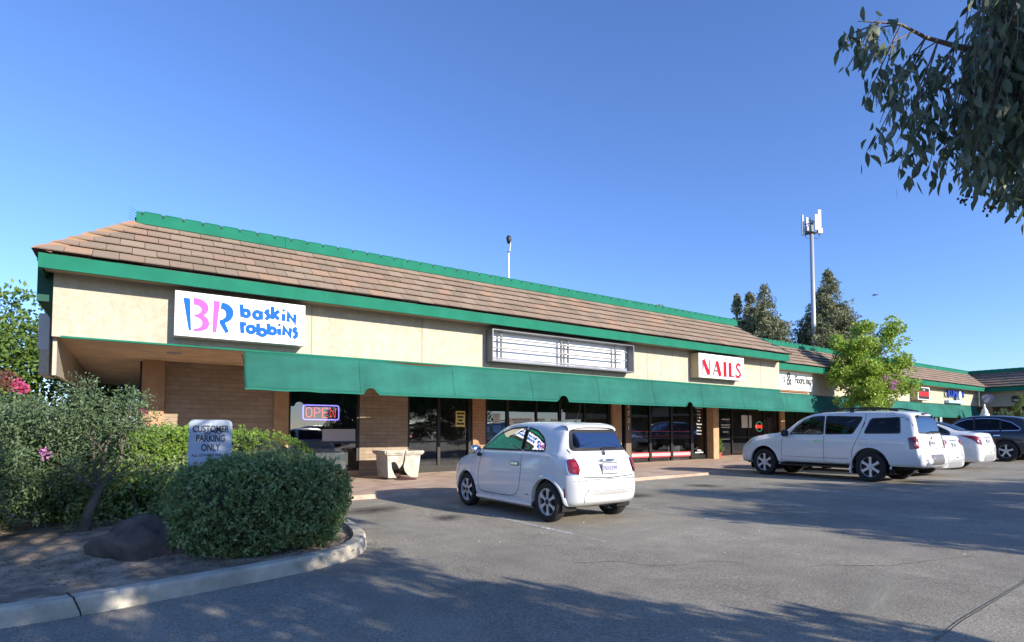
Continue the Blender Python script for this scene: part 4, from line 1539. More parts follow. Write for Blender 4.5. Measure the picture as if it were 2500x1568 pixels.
for j in range(n):
    for i in range(n):
        x = (i / (n - 1) - .5) * .66
        y = (j / (n - 1) - .5) * .66
        z = .10 + .12 * max(0, y + .2) + .03 * math.sin(x * 20) * math.cos(y * 17)
        V.append((x, y, z))
for j in range(n - 1):
    for i in range(n - 1):
        a = j * n + i
        F.append((a, a + 1, a + n + 1, a + n))
np_mesh('soil', np.array(V), np.array(F), mat('wet_soil', (.07, .035, .025), .9, var=.4, vscale=20, bump=.5), pl, smooth=True)
s = MB()
s.lathe([(.0, .075), (.10, .06), (.2, .02), (.26, .004)], 14, c=(.02, -.44, 0))
s.build('spilled_soil', mat('wet_soil2', (.08, .03, .025), .9, var=.4, vscale=20), pl)

# ------------------------------------------------------------------ cars
M['paint_white'] = mat('white_paint', (.70, .71, .72), .28, coat=1.0)
M['paint_dark'] = mat('dark_paint', (.012, .012, .018), .3, coat=1.0)
M['paint_grey'] = mat('grey_paint', (.12, .13, .14), .3, metal=.5, coat=1.0)
M['rubber'] = mat('rubber', (.018, .018, .018), .8, bump=.2, bscale=60)
M['trim'] = mat('black_trim', (.015, .015, .016), .5)
M['gap'] = mat('panel_gap', (.03, .03, .035), .8)
M['chrome'] = mat('chrome', (.75, .76, .78), .12, metal=1.0)
M['alloy'] = mat('alloy', (.62, .63, .65), .35, metal=.25, coat=.5)
M['cabin'] = mat('cabin', (.085, .082, .08), .8)
M['redlens'] = mat('red_lens', (.17, .003, .006), .12, coat=1.0)
M['clearlens'] = mat('clear_lens', (.65, .62, .60), .1, coat=1.0)
M['amber'] = mat('amber_lens', (.55, .20, .05), .15, coat=1.0)
M['plate'] = mat('plate_white', (.42, .42, .44), .45)
M['car_glass'] = glass_mat('car_glass', (.52, .60, .56), .0, ior=1.45)
M['privacy'] = glass_mat('privacy_glass', (.10, .11, .12), .0, ior=1.42)
M['privacy'].node_tree.nodes['Glossy BSDF'].inputs['Color'].default_value = (.62, .64, .68, 1)
M['car_glass'].node_tree.nodes['Glossy BSDF'].inputs['Color'].default_value = (.5, .52, .54, 1)
M['head'] = mat('headrest_red', (.75, .05, .02), .6)

M['rear_glass'] = glass_mat('rear_glass', (.45, .50, .48), .0, ior=1.42)
M['rear_glass'].node_tree.nodes['Glossy BSDF'].inputs['Color'].default_value = (.30, .32, .36, 1)
M['rear_privacy'] = glass_mat('rear_privacy', (.12, .13, .14), .0, ior=1.42)
M['rear_privacy'].node_tree.nodes['Glossy BSDF'].inputs['Color'].default_value = (.26, .28, .32, 1)


def pchip(xs, ys, q):
    xs = np.array(xs, float)
    ys = np.array(ys, float)
    h = np.diff(xs)
    dl = np.diff(ys) / h
    m = np.zeros(len(xs))
    m[0], m[-1] = dl[0], dl[-1]
    for i in range(1, len(xs) - 1):
        if dl[i - 1] * dl[i] > 0:
            w1, w2 = 2 * h[i] + h[i - 1], h[i] + 2 * h[i - 1]
            m[i] = (w1 + w2) / (w1 / dl[i - 1] + w2 / dl[i])
    i = np.clip(np.searchsorted(xs, q) - 1, 0, len(h) - 1)
    t = (q - xs[i]) / h[i]
    return ((2 * t ** 3 - 3 * t ** 2 + 1) * ys[i] + (t ** 3 - 2 * t ** 2 + t) * h[i] * m[i] + (-2 * t ** 3 + 3 * t ** 2) * ys[i + 1] + (t ** 3 - t ** 2) * h[i] * m[i + 1])


def inpoly(pts, poly):
    """pts (n,2) inside poly"""
    x, y = pts[:, 0], pts[:, 1]
    r = np.zeros(len(pts), bool)
    j = len(poly) - 1
    for i in range(len(poly)):
        xi, yi = poly[i]
        xj, yj = poly[j]
        c = ((yi > y) != (yj > y)) & (x < (xj - xi) * (y - yi) / (yj - yi + 1e-12) + xi)
        r ^= c
        j = i
    return r


def roundpoly(p, r=.04, n=3):
    """round the corners of a polygon"""
    out = []
    k = len(p)
    for i in range(k):
        a, b, c = Vector(p[i - 1]), Vector(p[i]), Vector(p[(i + 1) % k])
        d1, d2 = min(r, (a - b).length * .45), min(r, (c - b).length * .45)
        s = b + (a - b).normalized() * d1
        e = b + (c - b).normalized() * d2
        for q in range(n + 1):
            t = q / n
            v = s * (1 - t) ** 2 + b * 2 * t * (1 - t) + e * t * t
            out.append((v.x, v.y))
    return out


def densify(p, step=.06):
    out = []
    for i in range(len(p)):
        a, b = Vector(p[i]), Vector(p[(i + 1) % len(p)])
        n = max(1, int((b - a).length / step))
        for q in range(n):
            v = a.lerp(b, q / n)
            out.append((v.x, v.y))
    return out


def inset(p, d):
    area = sum(p[i - 1][0] * p[i][1] - p[i][0] * p[i - 1][1] for i in range(len(p)))
    s = 1 if area > 0 else -1
    out = []
    for i in range(len(p)):
        a, b, c = Vector(p[i - 1]), Vector(p[i]), Vector(p[(i + 1) % len(p)])
        t = (c - a)
        if t.length < 1e-9: t = Vector((1, 0))
        t.normalize()
        out.append((b.x - t.y * d * s, b.y + t.x * d * s))
    return out


class Body:
    def __init__(s, st, N=130, power=2):
        """st: rows (x, zb, zt, w, wr, belt) from rear to front"""
        st = sorted(st)
        A = np.array(st)
        xs = A[:, 0]
        # more stations near the ends
        u = np.linspace(0, 1, N)
        q = (1 - np.cos(u * math.pi)) / 2 * .45 + u * .55
        q = xs[0] + (xs[-1] - xs[0]) * q
        col_ = [pchip(xs, A[:, i], q) for i in range(1, 6)]
        rings = []
        for x, zb, zt, w, wr, belt in zip(q, *col_):
            be = min(belt, zt - .045)
            h = be - zb
            f = min(1, max(.12, (zt - be) / .38))
            hb = min(.06, h * .3)
            ctrl = [(0, zb), (w * .72, zb), (w - .05, zb + hb * .35), (w - .012, zb + hb * 1.8), (w, zb + h * .45), (w - .004, zb + h * .68), (w - .018, be - .10 * min(1, h / .5)), (w - .040, be - .02), (w - .062 - (1 - f) * .03, be + .012 * f)]
            wk = min(wr, w - .10)
            x8, z8 = ctrl[-1]
            kx, kz = wk, zt - .055 * f - .012
            ctrl += [(x8 + (kx - x8) * .35 + .012 * f, z8 + (kz - z8) * .35), (x8 + (kx - x8) * .72 + .014 * f, z8 + (kz - z8) * .72), (kx, kz), (wk - .05 * f - .02, zt - .018 * f - .004), (wk * .55, zt - .002), (0, zt + .006)]
            p = ctrl
            for _ in range(2):
                r_ = [p[0]]
                for i in range(len(p) - 1):
                    a, b = p[i], p[i + 1]
                    r_.append((a[0] * .75 + b[0] * .25, a[1] * .75 + b[1] * .25))
                    r_.append((a[0] * .25 + b[0] * .75, a[1] * .25 + b[1] * .75))
                r_.append(p[-1])
                p = r_
            half = [(x, yy, zz) for yy, zz in p]
            full = half + [(x, -yy, zz) for _, yy, zz in reversed(half[1:-1])]
            rings.append(np.array(full))
        def cap(ring, sgn):
            c = ring.mean(axis=0)
            out = []
            for sc, dx in ((.93, .012), (.8, .022), (.5, .030), (.15, .034)):
                r_ = c + (ring - c) * sc
                r_[:, 0] = ring[0, 0] + sgn * dx
                out.append(r_)
            return out
        rings = list(reversed(cap(rings[0], -1))) + rings + cap(rings[-1], 1)
        s.k = len(rings[0])
        s.V = np.concatenate(rings)
        F = []
        k = s.k
        for i in range(len(rings) - 1):
            for j in range(k):
                a = i * k + j
                b = i * k + (j + 1) % k
                F.append((a, a + k, b + k, b))
        s.F = np.array(F)
        ends = [tuple(range(k)), tuple(range((len(rings) - 1) * k, len(rings) * k))[::-1]]
        s.bvh = BVHTree.FromPolygons([tuple(v) for v in s.V], [tuple(f) for f in s.F] + ends)

    def hit(s, o, d):
        loc, n, i, dist = s.bvh.ray_cast(Vector(o), Vector(d))
        if loc is None:
            loc, n, i, dist = s.bvh.find_nearest(Vector(o) + Vector(d) * 2)
        if n.dot(Vector(d)) > 0: n = -n
        return loc, n

    def side(s, sg):
        return lambda u, v: ((u, sg * 3, v), (0, -sg, 0))

    def rear(s):
        return lambda u, v: ((-6, u, v), (1, 0, 0))

    def front(s):
        return lambda u, v: ((6, u, v), (-1, 0, 0))

    def diag(s, sx, sy, ang=45):
        """u measured along the horizontal perpendicular of the casting direction"""
        a = R(ang)
        d = Vector((-sx * math.cos(a), -sy * math.sin(a), 0))
        t = Vector((-d.y, d.x, 0))
        return lambda u, v: (tuple(-d * 5 + t * u + Vector((0, 0, v))), tuple(d))

    def proj(s, m, u, v, off):
        o, d = m(u, v)
        loc, n = s.hit(o, d)
        return tuple(loc + n * off)

    def panel(s, name, m, outline, mt, parent, off=.004, frit=0.0, frit_mat=None, step=.05, thick=0):
        p = densify(outline, step)
        inner = inset(p, frit) if frit else p
        cx = sum(a[0] for a in inner) / len(inner)
        cy = sum(a[1] for a in inner) / len(inner)
        mb = MB()
        rs = []
        for sc in (1, .88, .7, .5, .3, .12):
            rs.append([s.proj(m, cx + (a[0] - cx) * sc, cy + (a[1] - cy) * sc, off) for a in inner])
        mb.rings(rs)
        mb.f.append(tuple(range(len(mb.v) - len(inner), len(mb.v))))
        o = mb.build(name, mt, parent, smooth=True)
        if frit:
            f = MB()
            f.rings([[s.proj(m, a[0], a[1], -.012) for a in p], [s.proj(m, a[0], a[1], off + .001) for a in p], [s.proj(m, a[0], a[1], off + .0015) for a in inner], [s.proj(m, a[0], a[1], -.02) for a in inner]])
            f.build('window_seal', frit_mat or M['trim'], o, smooth='auto')
        return o

    def line(s, name, m, pts, w, mt, parent, off=.0015, step=.05, closed=False):
        P = []
        for i in range(len(pts) - 1):
            a, b = Vector(pts[i]), Vector(pts[i + 1])
            n = max(1, int((b - a).length / step))
            for q in range(n): P.append(a.lerp(b, q / n))
        P.append(Vector(pts[-1]))
        mb = MB()
        A_, B_ = [], []
        for i, p in enumerate(P):
            t = (P[min(i + 1, len(P) - 1)] - P[max(i - 1, 0)]).normalized()
            n_ = Vector((-t.y, t.x)) * w / 2
            A_.append(s.proj(m, p.x + n_.x, p.y + n_.y, off))
            B_.append(s.proj(m, p.x - n_.x, p.y - n_.y, off))
        for i in range(len(P) - 1):
            mb.quad(A_[i], B_[i], B_[i + 1], A_[i + 1])
        return mb.build(name, mt, parent)

    def build(s, name, mt, parent, wheels, R_, side_cuts=(), rear_cuts=(), front_cuts=(), hw=.8):
        V, F = s.V.copy(), s.F
        for wx, wz in wheels:
            d = np.hypot(V[:, 0] - wx, V[:, 2] - wz)
            near = (np.abs(d - R_) < .022) & (np.abs(V[:, 1]) > hw * .5)
            f = R_ / np.maximum(d, 1e-6)
            V[near, 0] = wx + (V[near, 0] - wx) * f[near]
            V[near, 2] = wz + (V[near, 2] - wz) * f[near]
        C = V[F].mean(axis=1)
        keep = np.ones(len(F), bool)
        for wx, wz in wheels:
            d = np.hypot(C[:, 0] - wx, C[:, 2] - wz)
            keep &= ~((d < R_) & (np.abs(C[:, 1]) > hw * .52))
        VV = V[F]
        N = np.cross(VV[:, 1] - VV[:, 0], VV[:, 2] - VV[:, 0])
        N = unit(N)
        for poly in side_cuts:
            ins = np.stack([inpoly(VV[:, i, [0, 2]], poly) for i in range(4)]).sum(0) >= 3
            keep &= ~(ins & (np.abs(N[:, 1]) > .35))
        for poly, xmax in rear_cuts:
            ins = np.stack([inpoly(VV[:, i, [1, 2]], poly) for i in range(4)]).sum(0) >= 3
            keep &= ~(ins & (C[:, 0] < xmax))
        for poly, xmin in front_cuts:
            ins = np.stack([inpoly(VV[:, i, [1, 2]], poly) for i in range(4)]).sum(0) >= 3
            keep &= ~(ins & (C[:, 0] > xmin))
        o = np_mesh(name, V, F[keep], mt, parent, smooth=True)
        return o


def lip(body, parent, wx, wz, R_, sg, w=.03, out=.012, mt=None, a0=-4, a1=184):
    """raised edge round a wheel opening"""
    m = body.side(sg)
    prof = [(R_ - .006, -.06), (R_ - .004, out), (R_ + w * .5, out * 1.15), (R_ + w, .0), (R_ + w + .002, -.01)]
    rs = []
    for i in range(41):
        a = R(a0 + (a1 - a0) * i / 40)
        ring = []
        base = body.proj(m, wx + (R_ + .02) * math.cos(a), max(wz + (R_ + .02) * math.sin(a), .20), 0)
        for r_, o_ in prof:
            ring.append((wx + r_ * math.cos(a), base[1] + sg * o_, wz + r_ * math.sin(a)))
        rs.append(ring)
    return MB().rings(rs, closed=False).build('wheel_arch_lip', mt, parent, smooth='auto')


def make_wheel(parent, x, y, z, r, rw, rim_r, sg, style='five', nsp=5):
    """wheel (tyre) with rim and hub as sub-parts"""
    h = rw / 2
    pr = [(rim_r - .012, -h * .8), (rim_r + .01, -h * .95), (r * .88, -h), (r - .012, -h * .85), (r, -h * .6), (r + .001, 0), (r, h * .6), (r - .012, h * .85), (r * .88, h), (rim_r + .01, h * .95), (rim_r - .012, h * .8)]
    w = MB().lathe(pr, 36, axis='y', c=(0, 0, 0)).build('wheel', M['rubber'], parent, smooth='auto')
    w.location = (x, y, z)
    rim = MB()
    yo = sg * h * .82
    rim.lathe([(rim_r, sg * -h * .8), (rim_r - .015, sg * -h * .7), (rim_r - .02, yo - sg * .03), (rim_r - .004, yo), (rim_r + .004, yo + sg * .004), (rim_r + .008, yo - sg * .01)], 36, axis='y')
    b = MB()
    if style == 'holes':      # broad flat spokes with rounded dark pockets
        for i in range(nsp):
            a = 2 * math.pi * i / nsp + .52
            c_, s_ = math.cos(a), math.sin(a)
            pts = [(.035, -.022), (rim_r * .45, -.014), (rim_r * .7, -.022), (rim_r * .97, -.055), (rim_r * .97, .055), (rim_r * .7, .022), (rim_r * .45, .014), (.035, .022)]
            f0 = lambda p: (p[0] * c_ - p[1] * s_, yo - sg * (.02 - .012 * (1 - p[0] / rim_r)), p[0] * s_ + p[1] * c_)
            f1 = lambda p: (p[0] * c_ - p[1] * s_, yo - sg * .04, p[0] * s_ + p[1] * c_)
            rim.extr(pts, f0, f1)
        rim.lathe([(rim_r * .90, yo - sg * .03), (rim_r * .90, yo - sg * .012), (rim_r, yo - sg * .006)], 36, axis='y')
    else:
        for i in range(nsp):
            a = 2 * math.pi * i / nsp + math.pi / 2
            c_, s_ = math.cos(a), math.sin(a)
            pts = [(.04, -.035), (rim_r * .55, -.026), (rim_r * .985, -.040), (rim_r * .985, .040), (rim_r * .55, .026), (.04, .035)]
            f0 = lambda p: (p[0] * c_ - p[1] * s_, yo - sg * (.012 + .010 * (1 - p[0] / rim_r)), p[0] * s_ + p[1] * c_)
            f1 = lambda p: (p[0] * c_ - p[1] * s_, yo - sg * .045, p[0] * s_ + p[1] * c_)
            rim.extr(pts, f0, f1)
    rim.build('rim', M['alloy'], w, smooth='auto')
    b.lathe([(0, yo - sg * .055), (rim_r - .02, yo - sg * .055)], 24, axis='y')
    b.build('brake_disc', M['dark'], w)
    hb = MB().lathe([(0, yo + sg * .002), (.032, yo), (.042, yo - sg * .012), (.042, yo - sg * .04)], 18, axis='y')
    hb.build('hub_cap', M['alloy'] if style != 'holes' else M['trim'], w)
    return w


def seat(parent, x, y, z, hm=None, w=.46):
    s = MB().bevbox(x - .25, x + .25, y - w / 2, y + w / 2, z, z + .16, .05)
    b = MB().bevbox(-.06, .06, -w / 2, w / 2, 0, .58, .05)
    s.add(b, Matrix.Translation((x - .22, y, z + .12)) @ Matrix.Rotation(-.25, 4, 'Y'))
    o = s.build('seat', M['cabin'], parent, smooth='auto')
    h = MB().bevbox(-.05, .05, -.13, .13, 0, .17, .05)
    h2 = MB().add(h, Matrix.Translation((x - .39, y, z + .72)) @ Matrix.Rotation(-.2, 4, 'Y'))
    h2.build('headrest', hm or M['cabin'], o, smooth='auto')


def interior_tub(parent, x0, x1, hw, z0, z1):
    s = MB()
    s.quad((x0, -hw, z0), (x1, -hw, z0), (x1, hw, z0), (x0, hw, z0))
    for sg in (-1, 1):
        s.quad((x0, sg * hw, z0), (x1, sg * hw, z0), (x1, sg * hw, z1), (x0, sg * hw, z1))
    s.quad((x0, -hw, z0), (x0, hw, z0), (x0, hw, z1), (x0, -hw, z1))
    s.box(x1 - .3, x1 + .05, -hw, hw, z0 + .3, z1 + .0)
    o = s.build('cabin', M['cabin'], parent)
    MB().tube([(x1 - .42 - .05 * math.sin(a), .35 + .18 * math.cos(a), z1 - .02 + .17 * math.sin(a)) for a in np.linspace(0, 2 * math.pi, 19)], .014, 6).build('steering_wheel', M['trim'], o)
    return o


def wells(parent, wheels, R_, hw, inn):
    for wx, wz in wheels:
        for sg in (-1, 1):
            s = MB()
            rs = []
            for i in range(25):
                a = R(-30 + 240 * i / 24)
                c_, s_ = math.cos(a), math.sin(a)
                rs.append([(wx + R_ * c_, sg * (hw - .035), max(.16, wz + R_ * s_)), (wx + R_ * c_, sg * inn, max(.16, wz + R_ * s_))])
            s.rings(rs, closed=False)
            s.poly([(wx + R_ * math.cos(R(-30 + 10 * i)), sg * inn, max(.16, wz + R_ * math.sin(R(-30 + 10 * i)))) for i in range(25)])
            s.build('wheel_well', M['dark'], parent)


# ---- small white hatchback
def hatchback(c, rz, label):
    t = thing('parked_car', label, 'car', c, rz)
    st = [(-1.765, .40, .56, .46, .28, .5), (-1.745, .33, .69, .56, .34, .61), (-1.70, .285, .81, .635, .40, .73), (-1.645, .255, .92, .685, .45, .83), (-1.60, .24, .99, .712, .475, .89), (-1.56, .23, 1.055, .73, .49, .93),
          (-1.45, .21, 1.245, .752, .515, .955), (-1.385, .19, 1.345, .765, .54, .965), (-1.35, .19, 1.372, .768, .54, .97), (-1.2, .19, 1.40, .775, .545, .985), (-.9, .19, 1.432, .78, .56, .985), (-.4, .185, 1.445, .775, .57, .97), (0, .185, 1.425, .77, .56, .965),
          (.25, .185, 1.365, .77, .55, .96), (.5, .19, 1.24, .77, .55, .96), (.72, .19, 1.085, .77, .56, .955), (.86, .19, .995, .77, .56, .93), (1.05, .19, .945, .765, .55, .90), (1.3, .2, .895, .75, .52, .84), (1.5, .21, .82, .71, .46, .76), (1.63, .23, .72, .63, .38, .66), (1.70, .27, .60, .54, .30, .54), (1.72, .34, .5, .45, .25, .45)]
    B = Body(st)
    wh = [(1.07, .28), (-1.17, .28)]
    RA = .335
    dlo = roundpoly([(.68, .985), (.50, 1.10), (.22, 1.255), (-.12, 1.345), (-.50, 1.36), (-.80, 1.31), (-1.0, 1.20), (-1.09, 1.07), (-1.10, .985)], .06, 3)
    rw = roundpoly([(-.60, 1.005), (.60, 1.005), (.50, 1.31), (-.50, 1.31)], .07, 4)
    ws = roundpoly([(-.60, 1.0), (.60, 1.0), (.48, 1.36), (-.48, 1.36)], .06, 4)
    body = B.build('body', M['paint_white'], t, wh, RA, side_cuts=[inset(densify(dlo, .05), .022)], rear_cuts=[(inset(densify(rw, .05), .025), -1.3)], front_cuts=[(inset(densify(ws, .05), .02), .2)], hw=.77)
    wells(t, wh, RA, .77, .45)
    # underbody
    MB().box(-1.35, 1.5, -.6, .6, .235, .27).build('underbody', M['dark'], t)
    for sg in (1, -1):
        m = B.side(sg)
        # front and quarter panes share one black outline
        p = densify(dlo, .05)
        xs_ = -.545
        fr = [(max(a, xs_ + .02), b) for a, b in dlo]
        rr_ = [(min(a, xs_ - .02), b) for a, b in dlo]
        def clean(q):
            o = []
            for a in q:
                if not o or (Vector(a) - Vector(o[-1])).length > .004: o.append(a)
            return o
        cut = lambda lst, keep: clean([a for a in lst if keep(a)])
        fp = [a for a in dlo if a[0] > xs_ + .02]
        i0 = next(i for i in range(len(dlo)) if dlo[i][0] > xs_ + .02 and dlo[i - 1][0] <= xs_ + .02)
        order = dlo[i0:] + dlo[:i0]
        fpo = [a for a in order if a[0] > xs_ + .02]
        top_z = 1.355
        fpo = fpo + [(xs_ + .022, top_z)] + [(xs_ + .022, .985)]
        rpo = [a for a in order if a[0] < xs_ - .02]
        rpo = [(xs_ - .022, .985), (xs_ - .022, top_z)] + rpo
        for nm, q in (('side_window', fpo), ('quarter_window', rpo)):
            B.panel(nm, m, q, M['car_glass'], t, off=.003, frit=.028, frit_mat=M['trim'], step=.04)
        # door
        seam = [(.56, .97), (.60, .86), (.67, .62), (.67, .36), (.60, .29), (.20, .28), (-.34, .29), (-.47, .36), (-.535, .52), (-.565, .76), (-.555, .98)]
        B.line('door_seam', m, smooth2(seam, 1), .010, M['gap'], t)
        B.line('side_crease', m, [(1.3, .80), (.6, .90), (-.2, .925), (-1.0, .93), (-1.3, .90)], .012, M['paint_white'], t, off=.004)
        hd = B.panel('door_handle', m, roundpoly([(-.30, .775), (-.30, .808), (-.50, .812), (-.50, .776)], .014), M['chrome'], t, off=.028, step=.03)
        B.panel('handle_recess', m, roundpoly([(-.27, .76), (-.27, .825), (-.52, .828), (-.52, .76)], .02), mat('recess', (.35, .36, .38), .4), t, off=.002, step=.03)
        for wx, wz in wh:
            lip(B, t, wx, wz, RA, sg, w=.05 if wx < 0 else .035, out=.02 if wx < 0 else .012, mt=M['paint_white'])
        # sill skirt
        s = MB()
        q = [(x, B.proj(m, x, .26, 0)[1]) for x in np.linspace(-.83, .73, 20)]
        s.rings([[(x, y - sg * .02, .255), (x, y + sg * .022, .235), (x, y + sg * .026, .19), (x, y - sg * .03, .155), (x, y - sg * .12, .16)] for x, y in q], closed=False)
        s.build('sill_skirt', M['paint_white'], t, smooth='auto')
        # mirror
        mr = MB().add(MB().lathe([(0, -.11), (.055, -.10), (.075, -.05), (.08, 0), (.075, .05), (.055, .09), (0, .10)], 16, axis='y'), Matrix.Translation((.62, sg * .865, .985)) @ Matrix.Diagonal((.75, 1, 1, 1)))
        mo = mr.build('mirror', M['chrome'], t, smooth=True)
        MB().tube([(.60, sg * .70, .90), (.62, sg * .80, .90), (.62, sg * .83, .94)], [.03, .026, .02], 8).build('mirror_stalk', M['trim'], mo)
        # rear lights
        dm = B.diag(-1, sg, 28)
        o_, d_ = dm(0, 0)
        tv = Vector((-d_[1], d_[0], 0))
        tgt = Vector((-1.62, sg * .64, 0))
        u0 = tgt.dot(tv)
        s_ = 1 if Vector((0, sg, 0)).dot(tv) > 0 else -1     # +1: outward
        oc = [(u0 + s_ * a, b) for a, b in ((.085, .885), (-.035, .895), (-.085, .80), (-.085, .715), (-.06, .695), (.045, .695), (.075, .74))]
        B.panel('tail_light_bezel', dm, roundpoly([(u0 + (a - u0) * 1.14, .79 + (b - .79) * 1.12) for a, b in oc], .03), M['chrome'], t, off=.006, step=.03)
        lt = B.panel('tail_light', dm, roundpoly(oc, .03), M['redlens'], t, off=.018, step=.03)
        ic = [(u0 + s_ * a, b) for a, b in ((.03, .845), (-.03, .85), (-.045, .79), (.015, .785))]
        B.panel('light_lens', dm, ic, mat('bright_lens', (.28, .02, .02), .15, coat=1), lt, off=.021, step=.03)
        ic = [(u0 + s_ * a, b) for a, b in ((.02, .765), (-.045, .77), (-.05, .725), (.015, .72))]
        B.panel('light_lens', dm, ic, mat('bright_lens2', (.24, .02, .02), .15, coat=1), lt, off=.021, step=.03)
        # side marker
        B.panel('side_marker', m, roundpoly([(-1.535, .37), (-1.56, .37), (-1.55, .50), (-1.53, .50)], .008), M['redlens'], t, off=.022, step=.03)
        fm = B.diag(1, sg, 55)
        B.line('badge', m, [(-.66, .345), (-.76, .345)], .02, M['grey_metal'], t)
    rm = B.rear()
    B.panel('rear_window', rm, rw, M['rear_glass'], t, off=.004, frit=.045, frit_mat=M['trim'], step=.04)
    B.panel('windshield', B.front(), ws, M['car_glass'], t, off=.004, frit=.035, frit_mat=M['trim'], step=.05)
    # roof spoiler
    s = MB()
    rs = []
    for y in np.linspace(-.52, .52, 17):
        e = (abs(y) / .52) ** 4
        rs.append([(-1.22 - .02 * e, y, 1.405 - .03 * e), (-1.36, y, 1.408 - .045 * e), (-1.455 + .05 * e, y, 1.375 - .05 * e), (-1.455 + .05 * e, y, 1.345 - .05 * e), (-1.38, y, 1.335 - .05 * e)])
    s.rings(rs, closed=False)
    s.build('roof_spoiler', M['paint_white'], t, smooth='auto')
    B.line('hatch_seam', rm, [(-.62, 1.03), (-.60, .88), (-.56, .70), (-.54, .655), (0, .635), (.54, .655), (.56, .70), (.60, .88), (.62, 1.03)], .014, M['gap'], t)
    # plate, handle bar, badge
    pc = B.hit((-6, 0, .765), (1, 0, 0))[0].x
    po = MB().bevbox(pc - .028, pc - .018, -.155, .155, .69, .84, .004).build('number_plate', M['plate'], t)
    MB().box(pc - .030, pc - .0285, -.165, .165, .682, .69).box(pc - .030, pc - .0285, -.165, .165, .84, .848).box(pc - .030, pc - .0285, -.165, -.155, .69, .84).box(pc - .030, pc - .0285, .155, .165, .69, .84).build('plate_frame', M['trim'], po)
    text_obj('plate_letters', '7NXX599', .085, (pc - .0295, 0, .765), mat('plate_ink', (.03, .05, .25), .5), po, rot=(R(90), 0, R(-90)), depth=.0005, sx=.85)
    pc = B.hit((-6, 0, .87), (1, 0, 0))[0].x
    MB().tube([(pc - .01, -.17, .872), (pc - .035, -.13, .876), (pc - .042, 0, .88), (pc - .035, .13, .876), (pc - .01, .17, .872)], [.012, .018, .02, .018, .012], 8).build('handle_bar', M['chrome'], t, smooth=True)
    pc, nn = B.hit((-6, 0, .965), (1, 0, 0))
    bd = MB().lathe([(0, -.004), (.03, -.004), (.036, 0), (.042, 0), (.042, .012)], 20, axis='x').build('badge', M['chrome'], t)
    bd.location = (pc.x - .012, 0, .965)
    MB().lathe([(0, -.0055), (.026, -.0055), (.026, -.0045)], 16, axis='x').build('badge_centre', mat('badge_dark', (.05, .05, .07), .3), bd)
    # bumper shapes
    s = MB()
    rs = []
    for y in np.linspace(-.47, .47, 21):
        e = abs(y) / .47
        x = B.hit((-6, y, .44), (1, 0, 0))[0].x
        rs.append([(x + .01, y, .50 - .01 * e), (x - .018, y, .485), (x - .022, y, .47)])
    s.rings(rs, closed=False)
    s.build('bumper_ridge', M['paint_white'], t, smooth='auto')
    rmp = [(-.50, .30), (-.53, .38), (-.50, .455), (-.40, .475), (.40, .475), (.50, .455), (.53, .38), (.50, .30)]
    B.line('bumper_crease', rm, smooth2(rmp, 2), .010, mat('crease_grey', (.16, .165, .17), .5), t, off=.003)
    s = MB()
    for i in range(26):
        for j in range(3):
            y = -.375 + i * .03
            z = .425 + j * .016
            x = B.hit((-6, y, z), (1, 0, 0))[0].x
            s.box(x - .004, x - .002, y - .009, y + .009, z - .004, z + .004)
    s.build('bumper_grille', mat('grille_grey', (.10, .10, .11), .6), t)
    B.line('bumper_seam', rm, [(-.66, .60), (-.45, .615), (0, .62), (.45, .615), (.66, .60)], .010, M['gap'], t)
    # wiper
    MB().tube([(-1.60, .02, 1.03), (-1.615, -.02, 1.055), (-1.59, -.36, 1.05)], [.014, .009, .006], 6).build('rear_wiper', M['trim'], t)
    MB().tube([(-.98, -.05, 1.43), (-1.06, -.06, 1.60), (-1.08, -.063, 1.70)], [.006, .003, .002], 5).build('antenna', M['trim'], t)
    MB().lathe([(0, .018), (.02, .016), (.03, 0)], 10, c=(-.98, -.05, 1.428)).build('antenna_base', M['trim'], t)
    ct = interior_tub(t, -1.25, .72, .62, .25, .93)
    for y in (.33, -.33):
        seat(t, 0.12, y, .36)
        seat(t, -.72, y, .42, hm=M['head'], w=.5)
    for y in (.35, -.35):
        MB().bevbox(-1.02, -.95, y - .11, y + .11, 1.0, 1.15, .03).build('headrest', M['head'], t, smooth='auto')
    for x, z in wh:
        for sg in (1, -1):
            make_wheel(t, x, sg * .68, z, .285, .19, .205, sg, 'holes', 6)
    return t


a_h = R(1.5)
hc = (5.505, 7.59)
car1 = hatchback((hc[0], hc[1], gz(hc[0])), R(90) + a_h, 'small white rounded two door hatchback parked alone nearest the camera')
car1.scale = (1, .90, 1)


